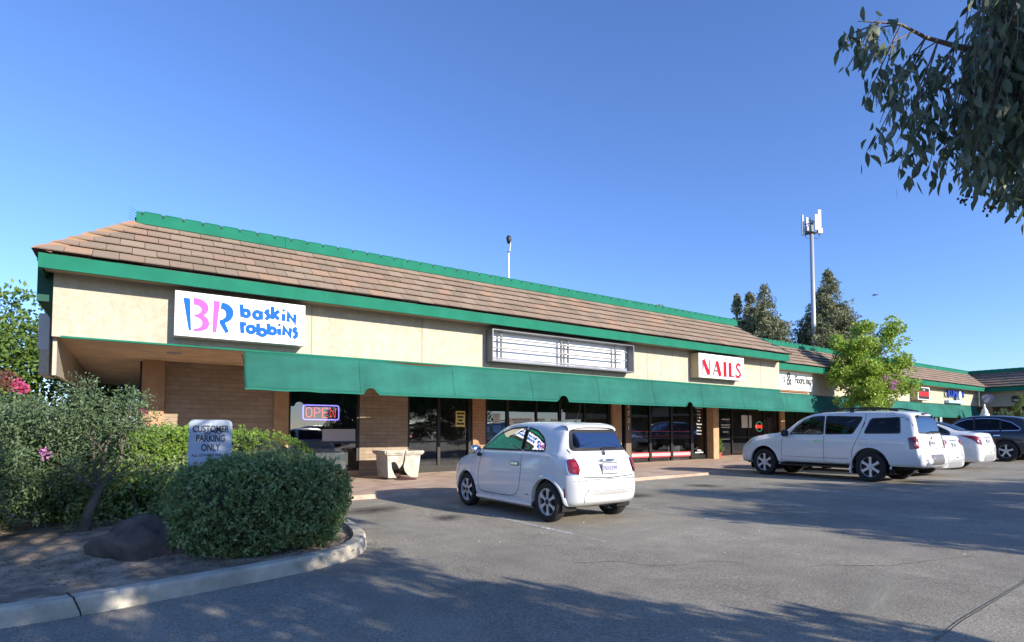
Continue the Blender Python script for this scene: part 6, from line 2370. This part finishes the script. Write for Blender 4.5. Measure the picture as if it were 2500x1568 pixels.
# flowering small tree (crape myrtle) with several stems, in shade on the left
t = thing('flowering_tree', 'small multi stemmed tree with fine dark leaves, left of the boulder', 'tree', (-.50, 8.0, z_s + .06))
g_ = np.random.default_rng(23)
tr = MB()
tips = []
def branch(mb, p, d, length, r, depth, g, tips, spread=.5, n=4, kids=(2, 3), taper=.7, bend=.18, upb=.1, minr=.003):
    pts = [np.array(p)]
    rad = [r]
    d = np.array(d) / np.linalg.norm(d)
    for i in range(n):
        d = d + g.normal(size=3) * bend + np.array([0, 0, upb])
        d /= np.linalg.norm(d)
        pts.append(pts[-1] + d * length / n)
        rad.append(max(minr, r * (1 - (1 - taper) * (i + 1) / n)))
    mb.tube([tuple(q) for q in pts], rad, 7 if r > .01 else 4)
    if depth == 0:
        tips.append((pts[-1], d))
        tips.append((pts[-2], d))
        return
    for k_ in range(g.integers(kids[0], kids[1] + 1)):
        dd = d + g.normal(size=3) * spread
        branch(mb, pts[-1 - (k_ % 2)], dd, length * g.uniform(.6, .8), rad[-1] * .75, depth - 1, g, tips, spread, n, kids, taper, bend, upb, minr)

trunk_top = (.10, 0, .50)
tr.tube([(0, 0, -.1), (.03, 0, .22), (.10, 0, .42), (.14, 0, .56)], [.062, .05, .045, .042], 10)
for d_, l_ in (((-.9, -.1, .75), .55), ((-.35, .2, 1), .52), ((.45, .15, 1.0), .52), ((.75, -.25, 1.0), .45), ((-.8, .5, .6), .5)):
    branch(tr, (.11, 0, .50), d_, l_, .022, 3, g_, tips, .5, 4, (2, 3), .65, .16, .06)
tr.build('trunk', mat('myrtle_bark', (.12, .10, .08), .85, var=.3, vscale=8, bump=.3), t, smooth=True)
tp = np.array([a[0] for a in tips])
tp = tp[(tp[:, 2] > .15) & (tp[:, 2] < 1.72)]
sel = tp[g_.random(len(tp)) < .9]
V, F = clumps(sel + g_.normal(size=sel.shape) * .05, g_.uniform(.07, .17, len(sel)), 34, (.045, .018), g_, up=.1)
np_mesh('crown', V, F, L['myrtle'], t)
C = np.array([(-1.0 + g_.normal() * .62, g_.normal() * .42, .92 + g_.normal() * .42) for _ in range(900)])
C = C[(C[:, 2] > .18) & (C[:, 2] < 1.62) & (C[:, 2] < 1.5 - .6 * np.maximum(C[:, 0] + .3, 0)) & (C[:, 2] > .2 + .8 * np.maximum(C[:, 0] + .25, 0))]
V, F = clumps(C, g_.uniform(.08, .17, len(C)), 44, (.045, .020), g_, up=.1)
np_mesh('crown', V, F, L['myrtle'], t)
for c_, r_, n_, lm in (((-.30, -.62, .95), .055, 70, 'lilac'), ((-1.4, -.2, 1.5), .10, 60, 'pink'), ((.52, .2, 1.40), .07, 45, 'pink'), ((.30, .2, 1.28), .05, 30, 'pink')):
    V, F = clumps([c_], [r_], n_, (.028, .024), g_, shell=.1)
    np_mesh('blossom', V, F, L[lm], t)

# taller green growth behind on the left
def broad_tree(name, label, c, h, r, lm, leaf, nc, npc, seed, trunk=.16, zc=.6, rad=(.35, .75), cat='tree', squash=.85, group=None, bark='bark'):
    g = np.random.default_rng(seed)
    t = thing(name, label, cat, c, group=group)
    s = MB()
    tips = []
    s.tube([(0, 0, -.1), (.05, 0, h * .25), (0, .05, h * .45)], [trunk, trunk * .8, trunk * .6], 9)
    for i in range(6):
        a = i * 1.05 + g.random()
        s.tube([(0, .03, h * .4), (math.cos(a) * r[0] * .35, math.sin(a) * r[1] * .35, h * .62), (math.cos(a) * r[0] * .7, math.sin(a) * r[1] * .7, h * .78)], [trunk * .45, trunk * .3, .02], 6)
    s.build('trunk', M[bark], t, smooth=True)
    d = rand_dirs(nc, g) * (g.random(nc) ** .4)[:, None]
    C = d * np.array(r) + np.array([0, 0, h * zc])
    V, F = clumps(C, g.uniform(rad[0], rad[1], nc), npc, leaf, g, squash)
    np_mesh('crown', V, F, lm, t)
    return t


broad_tree('leafy_tree', 'bright green leafy tree beyond the left end of the shops', (-4.7, 23, 0), 5.3, (2.7, 2.5, 2.5), L['back'], (.17, .10), 90, 150, 31, rad=(.4, .9))
broad_tree('leafy_tree', 'lower leafy tree at the left edge, right above the red flower heads', (-5.1, 15.5, 0), 3.6, (2.0, 1.5, 1.5), L['back'], (.11, .07), 80, 150, 32, rad=(.25, .55), trunk=.1)
t = loose_shrub('flowering_shrub', 'shrub with dusty red and pink flower heads at the left edge', (-1.9, 9.7, z_s), (.75, .5, .98), (.05, .03), L['myrtle'], 130, 50, 33)
V, F = clumps([(.42, -.4, 1.90), (.50, -.45, 1.82), (.36, -.4, 1.80), (.52, -.42, 1.93)], [.10, .10, .09, .07], 120, (.035, .03), g_, shell=.2)
np_mesh('blossom', V, F, L['red'], t)
V, F = clumps([(.62, -.45, 1.82), (.67, -.45, 1.76)], [.07, .06], 110, (.035, .03), g_, shell=.2)
np_mesh('blossom', V, F, L['pink'], t)
# beyond the covered walk: a palm trunk, a pale wall and foliage
t = thing('garden_wall', 'low pale wall glimpsed in sunlight beyond the covered walk on the left', 'wall', (-9, 27, 0))
MB().box(0, 12, 0, .2, 0, 1.5).build('wall', M['stucco'], t)
broad_tree('leafy_tree', 'dark leafy tree glimpsed under the arch at the left end', (-1.0, 24.5, 0), 4.2, (2.2, 1.2, 1.6), L['back'], (.14, .09), 60, 120, 34, rad=(.3, .6), trunk=.2)

# ---- leafy sunlit tree by the white cars
t = thing('maple_tree', 'young sunlit maple with yellow green leaves behind the large white sport utility', 'tree', (26.0, 11.62, gz(26)))
g_ = np.random.default_rng(44)
s = MB()
tips = []
s.tube([(0, 0, -.1), (.02, 0, 1.0), (-.02, 0, 2.0), (.03, 0, 3.2), (.2, 0, 4.6)], [.08, .065, .05, .035, .012], 8)
lobes = [((.0, 0, 3.0), (.0, .0, 5.1), 34), ((0, 0, 2.6), (1.05, -.9, 5.25), 34), ((0, 0, 2.3), (1.35, -1.1, 3.9), 26), ((0, 0, 2.2), (-.9, .6, 4.4), 26), ((0, 0, 2.1), (-.9, .8, 3.4), 24), ((0, 0, 2.0), (1.4, -1.4, 2.9), 24), ((0, 0, 2.0), (.3, -.3, 2.4), 24), ((0, 0, 2.2), (.3, -.5, 3.6), 30), ((0, 0, 2.4), (-.35, .2, 4.6), 20), ((0, 0, 2.4), (.6, .9, 3.9), 24), ((0, 0, 2.1), (-.6, -.6, 2.7), 22)]
C, Rr = [], []
for a, b, n in lobes:
    a, b = np.array(a), np.array(b)
    s.tube([tuple(a), tuple((a + b) / 2 + np.array([0, 0, .1])), tuple(b)], [.03, .02, .006], 5)
    for i in range(n):
        tt = g_.uniform(.25, 1.04)
        sp = .42 * (1.15 - tt * .75)
        C.append(a + (b - a) * tt + g_.normal(size=3) * sp)
        Rr.append(g_.uniform(.10, .24))
s.build('trunk', M['bark'], t, smooth=True)
V, F = clumps(np.array(C) * np.array([.95, .95, 1.1]), np.array(Rr) * 1.3, 85, (.095, .08), g_, .9, up=.3)
np_mesh('crown', V, F, L['maple'], t)
t = thing('flowering_tree', 'pink and lilac flowering bush in front of the sunlit maple', 'tree', (26.55, 10.95, gz(26)))
V, F = clumps([(g_.normal() * .55, g_.normal() * .3, 3.2 + g_.normal() * .18) for _ in range(18)], g_.uniform(.06, .14, 18), 40, (.06, .05), g_)
np_mesh('blossom', V, F, L['lilac'], t)
V, F = clumps([(g_.normal() * .6, g_.normal() * .35, 3.0 + g_.normal() * .3) for _ in range(22)], g_.uniform(.1, .2, 22), 50, (.07, .04), g_)
np_mesh('crown', V, F, L['maple'], t)
s = MB()
for i in range(4):
    s.tube([(0, 0, 0), (g_.normal() * .15, g_.normal() * .1, 1.2), (g_.normal() * .4, g_.normal() * .2, 2.4)], [.03, .022, .01], 6)
s.build('trunk', M['bark_pale'], t)


# ---- tall conifers behind the roofs
def conifer(label, c, h, r, seed, n=150, low=.12, tipr=.05, npc=90, leaf=(.30, .10)):
    g = np.random.default_rng(seed)
    t = thing('conifer_tree', label, 'tree', c, group='tall conifers behind the shops')
    s = MB().tube([(0, 0, -.2), (0, 0, h * .5), (0, 0, h * .98)], [r * .09, r * .055, .03], 8)
    C, Rr = [], []
    for i in range(n):
        tt = g.uniform(low, 1) ** .9
        env = r * 1.55 * (1 - tt) ** .95 + tipr * r * .5
        env *= g.uniform(.62, 1.12)
        a = g.uniform(0, 2 * math.pi)
        q = np.array([math.cos(a) * env, math.sin(a) * env, h * tt - env * .12])
        s.tube([(0, 0, h * tt), tuple(q * np.array([.6, .6, 1]) + np.array([0, 0, .1])), tuple(q)], [.05, .035, .01], 4)
        for f in (1.0, .72, .45):
            C.append(q * np.array([f, f, 1]) + np.array([0, 0, (1 - f) * env * .1]) + g.normal(size=3) * .1)
            Rr.append(min(.85, max(.14, env * .2 * g.uniform(.7, 1.3) * (1.1 if f < 1 else .7))))
    s.build('trunk', M['bark_dark'], t)
    V, F = clumps(np.array(C), np.array(Rr), npc, leaf, g, .7, up=.15)
    np_mesh('crown', V, F, L['conifer'], t)
    return t


def wpos(px, depth):
    """ground point seen in column px at the given distance along the view"""
    a = (px - 1250) / 1365
    c_, s_ = math.cos(PSI), math.sin(PSI)
    return ((a * c_ + s_) * depth, (-a * s_ + c_) * depth)


for lb, px, dep, top, w, sd, n in (('small pointed conifer at the left of the pair behind the nail salon roof', 1803, 64, 720, 52, 3, 110), ('middle conifer, slightly taller, behind the nail salon roof', 1836, 66, 712, 62, 4, 130), ('widest and tallest conifer of the group behind the nail salon roof', 1872, 62, 696, 100, 5, 190), ('largest conifer, standing alone behind the cell tower', 2030, 62, 658, 104, 6, 330)):
    x, y = wpos(px, dep)
    h = 1.33 + (1056 - top) / 1365 * dep
    conifer(lb, (x, y, 0), h, w / 1365 * dep * 1.2, sd, int(n * 1.5), low=.2)
x, y = wpos(1596, 50)
broad_tree('leafy_tree', 'tip of a small tree peeking over the ridge left of the conifers', (x, y, 0), 12.3, (.9, .8, .7), L['conifer'], (.16, .09), 26, 70, 61, rad=(.2, .4), zc=.985, trunk=.12)
x, y = wpos(2465, 75)
t = thing('bare_tree', 'thin bare twiggy tree tips above the shaded far wing', 'tree', (x, y, 0))
s = MB()
tips = []
g_ = np.random.default_rng(9)
s.tube([(0, 0, 0), (0, 0, 6)], [.15, .08], 6)
for i in range(7):
    branch(s, (0, 0, 5.5), (g_.normal() * .9, g_.normal() * .9, 1), 1.8, .05, 2, g_, tips, .5, 3, (2, 3))
s.build('trunk', M['bark_dark'], t)

# ---- cell tower
x, y = wpos(1992, 60)
t = thing('cell_tower', 'tall slim grey pole topped by white antenna panels, before the largest conifer', 'tower', (x, y, 0), -PSI)
hh = 1.33 + (1056 - 562) / 1365 * 60
s = MB().tube([(0, 0, 0), (0, 0, hh * .45), (0, 0, hh + .8)], [.28, .24, .19], 16)
s.build('pole', mat('galvanised', (.42, .44, .47), .45, metal=.4), t, smooth=True)
MB().lathe([(.25, 9.0), (.34, 9.05), (.34, 9.15), (.25, 9.2)], 16).build('collar', M['grey_metal'], t)
for i, (dx, dy, w, h, z, mm) in enumerate(((.68, -.35, .34, 2.6, -.2, 'white_metal'), (.18, -.6, .30, 1.7, .1, 'white_metal'), (-.95, 0, .18, 2.3, -.3, 'grey_metal'), (-.1, .7, .30, 2.0, 0, 'grey_metal'))):
    MB().bevbox(dx - w / 2, dx + w / 2, dy - .09, dy + .09, hh + z, hh + z + h, .03).build('antenna_panel', M[mm], t)
MB().bevbox(.50, 1.0, -.45, -.1, hh - .18, hh + .35, .04).build('radio_unit', M['white_metal'], t)
MB().bevbox(-.75, -.2, -.3, .1, hh + .1, hh + .65, .04).build('radio_unit', M['grey_metal'], t)
s = MB()
for a in (0, 2.1, 4.2, 1.0):
    s.tube([(0, 0, hh), (.8 * math.cos(a), .6 * math.sin(a), hh)], .05, 6).tube([(0, 0, hh + 1.1), (.8 * math.cos(a), .6 * math.sin(a), hh + 1.1)], .05, 6)
    s.tube([(.8 * math.cos(a), .6 * math.sin(a), hh - .25), (.8 * math.cos(a), .6 * math.sin(a), hh + 1.5)], .04, 6)
s.box(-.6, .5, -.35, .35, hh - .06, hh + .04)
s.build('mount_arm', M['trim'], t)
s = MB()
for sg in (-1, 1):
    s.tube([(sg * .75, -.2, hh - .1), (sg * .8, -.2, hh - .5), (sg * .45, -.2, hh - .75), (sg * .15, -.1, hh - .5)], .025, 5)
s.tube([(-.3, -.3, hh + .7), (.1, -.3, hh + 1.2), (-.4, -.2, hh + 1.3)], .05, 5)
s.build('cable', M['trim'], t)

# ---- light pole behind the roof
x, y = wpos(1242, 34)
t = thing('light_pole', 'thin pale pole with a small dark lamp head rising behind the green ridge', 'lamp post', (x, y, 0))
hh = 1.33 + (1056 - 612) / 1365 * 34
MB().tube([(0, 0, 0), (0, 0, hh)], [.09, .055], 10).build('pole', M['white_metal'], t, smooth=True)
MB().lathe([(.055, hh), (.09, hh + .02), (.09, hh + .06), (.055, hh + .08)], 10).build('collar', M['trim'], t)
s = MB().lathe([(0, hh + .55), (.10, hh + .6), (.17, hh + .9), (.10, hh + 1.05), (0, hh + 1.1)], 12)
s.build('lamp_head', M['trim'], t, smooth=True)
MB().tube([(.06, 0, hh), (.12, 0, hh + .5), (.12, 0, hh + .95)], .025, 6).build('lamp_arm', M['white_metal'], t)

# ---- bird
dvec = Vector(((2143 - 1250) / 1365, 0, 0))
x, y = wpos(2145, 55)
t = thing('bird', 'dark bird gliding in the open sky right of the cell tower', 'bird', (x, y, 1.33 + (1056 - 718) / 1365 * 55), -PSI + .3)
V = []
s = MB()
ws_ = [(-.42, .02, .05), (-.2, 0, .09), (0, 0, .02), (.2, 0, .09), (.42, .02, .04)]
s.rings([[(a, b - .10 * (1 - abs(a)), c_ + .012), (a, b + .10 * (1 - abs(a)), c_ + .004), (a, b + .0, c_ - .012)] for a, b, c_ in ws_])
s.lathe([(0, -.22), (.035, -.18), (.05, -.05), (.04, .1), (.015, .2), (.05, .3), (0, .31)], 8, axis='y')
s.build('body', M['trim'], t, smooth=True)

# ---- gum tree hanging into the top right corner
t = thing('gum_tree', 'gum tree with drooping dark leaves hanging into the top right corner', 'tree', (1.9, -2.4, 0))
g_ = np.random.default_rng(77)
c0 = np.array([1.9, -2.4, 0])
Fv = np.array([math.sin(PSI), math.cos(PSI), 0])
Rv = np.array([math.cos(PSI), -math.sin(PSI), 0])
def cw(px, py, dep):
    """point in the crown, worked out from where it hangs over the lot"""
    pt = R(2.5)
    b = (1056 - 1365 * math.tan(pt) - py) / 1365
    k_ = math.cos(pt) - b * math.sin(pt)
    return Rv * ((px - 1250) / 1365 * dep) / 1 + Fv * dep * k_ + np.array([0, 0, 1.33 + dep * (math.sin(pt) + b * math.cos(pt))]) - c0


s = MB()
s.tube([(0, 0, -.1), (.05, 0, 1.5), (-.05, .1, 3.0), (-.1, .1, 5.0)], [.20, .17, .14, .10], 12)
twig = MB()
main = [cw(2560, 330, 3.1), cw(2400, 130, 3.05), cw(2330, 112, 3.0), cw(2260, 92, 2.95), cw(2200, 60, 2.9), cw(2150, 55, 2.88), cw(2095, 52, 2.85)]
main[0] = np.array([.6, .8, 3.9])
main.insert(1, cw(2600, 60, 3.1))
s.tube([tuple(p) for p in main], [.05, .03, .022, .013, .009, .006, .004, .002], 6)
anch = []
def seg_pts(pts, n):
    pts = np.array(pts)
    d = np.r_[0, np.cumsum(np.linalg.norm(np.diff(pts, axis=0), axis=1))]
    q = np.linspace(0, d[-1], n)
    return np.stack([np.interp(q, d, pts[:, i]) for i in range(3)], 1)
# drooping twigs from the long branch
for p, (ex_, ey_) in (((cw(2150, 55, 2.88)), (2030, 108)), (cw(2150, 55, 2.88), (2045, 165)), (cw(2200, 60, 2.9), (2060, 150)), (cw(2200, 60, 2.9), (2080, 235)), (cw(2230, 78, 2.9), (2100, 250)), (cw(2260, 92, 2.95), (2110, 300)), (cw(2260, 92, 2.95), (2085, 370)), (cw(2290, 100, 2.95), (2150, 350)), (cw(2290, 100, 2.95), (2170, 400)), (cw(2330, 112, 3.0), (2200, 380)), (cw(2330, 112, 3.0), (2225, 430)), (cw(2360, 118, 3.0), (2240, 440)), (cw(2400, 130, 3.0), (2270, 420)), (cw(2400, 130, 3.0), (2290, 370)), (cw(2330, 112, 3.0), (2130, 330)), (cw(2360, 118, 3.0), (2160, 400)), (cw(2400, 130, 3.0), (2195, 430)), (cw(2330, 112, 3.0), (2190, 300)), (cw(2290, 100, 2.95), (2120, 240))):
    e_ = cw(ex_ + 38, ey_, 2.9 + g_.normal() * .12)
    mid = (p + e_) / 2 + np.array([0, 0, .06]) + g_.normal(size=3) * .02
    q = seg_pts([p, mid, e_], 14)
    twig.tube([tuple(v) for v in q], list(np.linspace(.0045, .0015, 14)), 4)
    for v in q[3:]:
        if g_.random() < .9: anch.append((v, .035))
# the dense curtain at the right
for i in range(520):
    u = g_.random()
    px = 2640 - 275 * u ** 1.5 + g_.normal() * 14
    py0_ = -120 + 200 * g_.random()
    top_ = cw(px + 30, py0_, 2.6 + g_.random() * 1.1)
    low_lim = np.interp(px, [2290, 2340, 2380, 2420, 2480, 2560], [250, 330, 470, 500, 540, 560])
    dep = 2.6 + g_.random() * 1.1
    e_ = cw(px, min(low_lim, 40 + 560 * g_.random() ** .8) - 45, dep)
    top_ = e_ + (np.array([0, 0, .45 + .5 * g_.random()]) + Rv * (.1 + .1 * g_.random()))
    q = seg_pts([top_, (top_ + e_) / 2 + g_.normal(size=3) * .04, e_], 9)
    twig.tube([tuple(v) for v in q], list(np.linspace(.004, .0012, 9)), 3)
    for v in q: anch.append((v, .05))
for b_ in ((2480, 60), (2440, -60), (2560, 200), (2500, 320), (2620, 20)):
    e_ = cw(b_[0], b_[1], 3.0)
    s.tube([(-.08, .1, 3.6 + g_.random()), tuple(e_ * .5 + np.array([0, 0, 2.6])), tuple(e_)], [.05, .03, .008], 6)
s.build('trunk', M['bark_pale'], t, smooth=True)
twig.build('twigs', M['bark'], t)
A = np.array([a for a, _ in anch])
n_ = len(A)
rep = 4
P = np.repeat(A, rep, axis=0) + g_.normal(size=(n_ * rep, 3)) * .035
keep = g_.random(len(P)) < .72
P = P[keep]
D = unit(np.array([0, 0, -1.0]) + g_.normal(size=P.shape) * np.array([.38, .38, .30]))
sz = g_.uniform(.55, 1.15, len(P))
# lance shaped leaves, six corners each
S_ = unit(np.cross(D, g_.normal(size=P.shape)))
Ln, Wd = (.084 * sz)[:, None], (.029 * sz * g_.uniform(.75, 1.2, len(P)))[:, None]
Nn = np.cross(S_, D)
cur = (g_.normal(size=len(P)) * .12)[:, None]
V = np.empty((len(P), 8, 3))
for i, (a, w_) in enumerate(((0, .08), (.22, .8), (.5, 1.0), (.78, .55))):
    ctr = P + D * Ln * a + S_ * Ln * cur * math.sin(a * math.pi)
    V[:, i] = ctr + S_ * Wd * .5 * w_ + Nn * Wd * .10
    V[:, 7 - i] = ctr - S_ * Wd * .5 * w_ + Nn * Wd * .10
tipv = P + D * Ln
V2 = np.concatenate([V[:, [0, 1, 6, 7]], V[:, [1, 2, 5, 6]], V[:, [2, 3, 4, 5]]], 0)
# keep each leaf one island: share vertices
nl = len(P)
VV = np.concatenate([V.reshape(-1, 3), tipv])
base = np.arange(nl) * 8
F = np.concatenate([np.stack([base + a, base + b, base + c_, base + d_], 1) for a, b, c_, d_ in ((0, 1, 6, 7), (1, 2, 5, 6), (2, 3, 4, 5))] + [np.stack([base + 3, nl * 8 + np.arange(nl), base + 4, base + 4], 1)])
Fq, Ft = F[:-nl], F[-nl:, :3]
me = bpy.data.meshes.new('crown')
me.from_pydata(VV.tolist(), [], Fq.tolist() + Ft.tolist())
me.materials.append(L['gum'])
me.update()
o = bpy.data.objects.new('crown', me)
col.objects.link(o)
o.parent = t
for c_ in ((2352, 372), (2355, 488), (2350, 492), (2410, 520), (2415, 500), (2425, 510), (2362, 480)):
    p = cw(c_[0], c_[1], 2.9)
    s = MB()
    for i in range(5):
        q = p + g_.normal(size=3) * .012
        s.lathe([(0, -.006), (.005, -.004), (.006, 0), (.004, .006), (0, .008)], 5, c=tuple(q))
    s.build('gum_nuts', M['bark_dark'], t)


# ---- trees behind and beside the viewer whose shade lies across the lot
def shade_tree(label, c, lobes, seed, n_leaf, leaf=(.13, .06), trunk_h=1.5):
    g = np.random.default_rng(seed)
    t = thing('shade_tree', label, 'tree', c, group='trees behind the viewer shading the lot')
    s = MB()
    s.tube([(0, 0, -.1), (0, 0, trunk_h), (.1, 0, trunk_h + 1.2)], [.22, .18, .12], 10)
    Ps = []
    tot = sum(w for *_, w in lobes)
    for lc, lr, w in lobes:
        s.tube([(0, 0, trunk_h), tuple(np.array(lc) * .6 + np.array([0, 0, trunk_h * .4])), tuple(lc)], [.10, .06, .02], 6)
        nc = max(5, int(46 * w / tot * len(lobes)))
        d = rand_dirs(nc, g) * (g.random(nc) ** .45)[:, None]
        C = d * np.array(lr) + np.array(lc)
        V, F = clumps(C, g.uniform(.22, .55, nc), int(n_leaf * w / tot / nc), leaf, g, .8)
        Ps.append((V, F))
    s.build('trunk', M['bark'], t)
    off = 0
    VV, FF = [], []
    for V, F in Ps:
        VV.append(V)
        FF.append(F + off)
        off += len(V)
    np_mesh('crown', np.concatenate(VV), np.concatenate(FF), L['gum'], t)
    return t


shade_tree('leafy tree behind the viewer, its shade over the kerb and front of the lot', (1.0, -4.2, 0),
           [((2.7, .8, 3.55), (1.5, .9, 1.85), 8), ((.4, .8, 3.4), (1.9, .9, 1.8), 6), ((3.4, .9, 1.8), (1.3, .8, 1.0), 4), ((1.2, .9, 1.5), (2.0, .8, 1.1), 4), ((-1.0, .8, 1.4), (1.2, .8, 1.1), 3)], 91, 46000)
shade_tree('leafy tree across the aisle, its shade in long streaks behind the parked cars', (13.2, -3.6, 0),
           [((-2.2, .6, 2.6), (1.9, .9, .9), 5), ((-.2, .6, 3.1), (1.7, .9, 1.0), 6), ((2.4, .6, 2.9), (1.9, .9, 1.0), 5), ((5.0, .6, 2.5), (2.0, .9, .8), 4), ((-2.9, .6, 1.6), (1.2, .8, .7), 3), ((1.0, .6, 1.5), (3.0, .8, .8), 4), ((4.5, .6, 1.4), (2.5, .8, .7), 3)], 92, 52000)

# ---- topiary, urns and pots before the far wing
t = thing('topiary', 'spiral clipped topiary standing before the shaded far wing', 'topiary', (42.2, 10.55, gz(42)))
g_ = np.random.default_rng(55)
C, Rr = [], []
for i in range(60):
    u = i / 59
    a = u * 4.2 * math.pi
    r = .42 * (1 - u) + .06
    C.append((r * .8 * math.cos(a), r * .8 * math.sin(a), .9 + 2.2 * u))
    Rr.append(.24 * (1 - u) + .10)
V, F = clumps(np.array(C), np.array(Rr), 90, (.06, .03), g_)
np_mesh('foliage', V, F, L['back'], t)
MB().tube([(0, 0, 0), (0, 0, 3.0)], .04, 6).lathe([(.2, 0), (.3, .4), (.33, .5), (.28, .5)], 14).build('pot_and_stem', M['bark'], t)
t = thing('garden_urn', 'pale lidded stone urn before the shaded far wing', 'urn', (41.2, 11.9, gz(41)))
MB().lathe([(0, 0), (.22, 0), (.22, 1.0), (.16, 1.05), (.08, 1.2), (.20, 1.45), (.25, 1.75), (.22, 1.95), (.14, 2.05), (.17, 2.1), (.07, 2.3), (.03, 2.4), (.05, 2.5), (0, 2.55)], 18).build('urn', M['white_metal'], t, smooth=True)
loose_shrub('leafy_shrub', 'grey green bush between the pale urn and the spiral topiary', (41.8, 11.2, gz(42)), (.8, .5, 1.1), (.09, .05), L['myrtle'], 40, 60, 56)
loose_shrub('leafy_shrub', 'small yellow green bush at the right of the spiral topiary', (42.6, 9.2, gz(42)), (.5, .4, 1.0), (.08, .05), L['hedge'], 25, 60, 57)
# potted plant by the pillar, flower pot by the brick wall
t = thing('potted_plant', 'small leafy plant in a red pot beside the nail salon pillar', 'plant', (20.85, 15.2, walk_z(20.8)))
t.scale = (.8, .8, .8)
MB().lathe([(0, 0), (.11, 0), (.15, .24), (.17, .24), (.17, .28), (.14, .28)], 16).build('pot', mat('red_pot', (.45, .07, .04), .6), t, smooth='auto')
V, F = clumps([(g_.normal() * .07, g_.normal() * .07, .35 + .55 * i / 11) for i in range(12)], [.12] * 12, 45, (.10, .05), g_)
np_mesh('foliage', V, F, L['back'], t)
t = thing('flower_pot', 'round terracotta pot above the hedge against the brick wall', 'pot', (.98, 14.1, walk_z(1)))
MB().box(-.22, .22, -.22, .22, 0, .8).build('plinth', M['brick'], t)
MB().lathe([(0, .801), (.13, .801), (.24, 1.0), (.26, 1.12), (.2, 1.22), (.22, 1.26), (.17, 1.26)], 18).build('pot', mat('terracotta', (.42, .16, .09), .7), t, smooth=True)
V, F = clumps([(0, 0, 1.34)], [.14], 70, (.07, .03), g_)
np_mesh('foliage', V, F, L['myrtle'], t)

# ---- fallen leaves and scraps on the paving
g_ = np.random.default_rng(66)
n_ = 260
X_ = g_.uniform(2.6, 13, n_)
Y_ = g_.uniform(1.5, 9.8, n_)
P = np.stack([X_, Y_, np.array([gz(v) for v in X_]) + .006], 1)
D = unit(np.concatenate([g_.normal(size=(n_, 2)), g_.uniform(0, .25, (n_, 1))], 1))
V, F = leaves(P, D, g_.uniform(.008, .028, n_) * np.where(g_.random(n_) < .05, 1.8, 1), g_.uniform(.006, .016, n_), g_)
V[:, 2] = np.maximum(V[:, 2], np.repeat(P[:, 2], 4) - .002)
tag(np_mesh('litter', V, F, mat('litter_pale', (.5, .5, .45), .8, island=[(.35, .34, .28), (.62, .6, .52), (.30, .22, .12)])), kind='stuff')
n_ = 2600
X_ = g_.uniform(-5, 2.2, n_)
Y_ = g_.uniform(5.6, 9.5, n_)
P = np.stack([X_, Y_, np.full(n_, .125)], 1)
D = unit(np.concatenate([g_.normal(size=(n_, 2)), g_.uniform(-.1, .4, (n_, 1))], 1))
V, F = leaves(P, D, g_.uniform(.02, .05, n_), g_.uniform(.01, .02, n_), g_)
tag(np_mesh('mulch_litter', V, F, mat('mulch', (.2, .14, .09), .9, island=[(.16, .11, .07), (.26, .18, .12), (.09, .06, .045), (.30, .24, .17)])), kind='stuff')
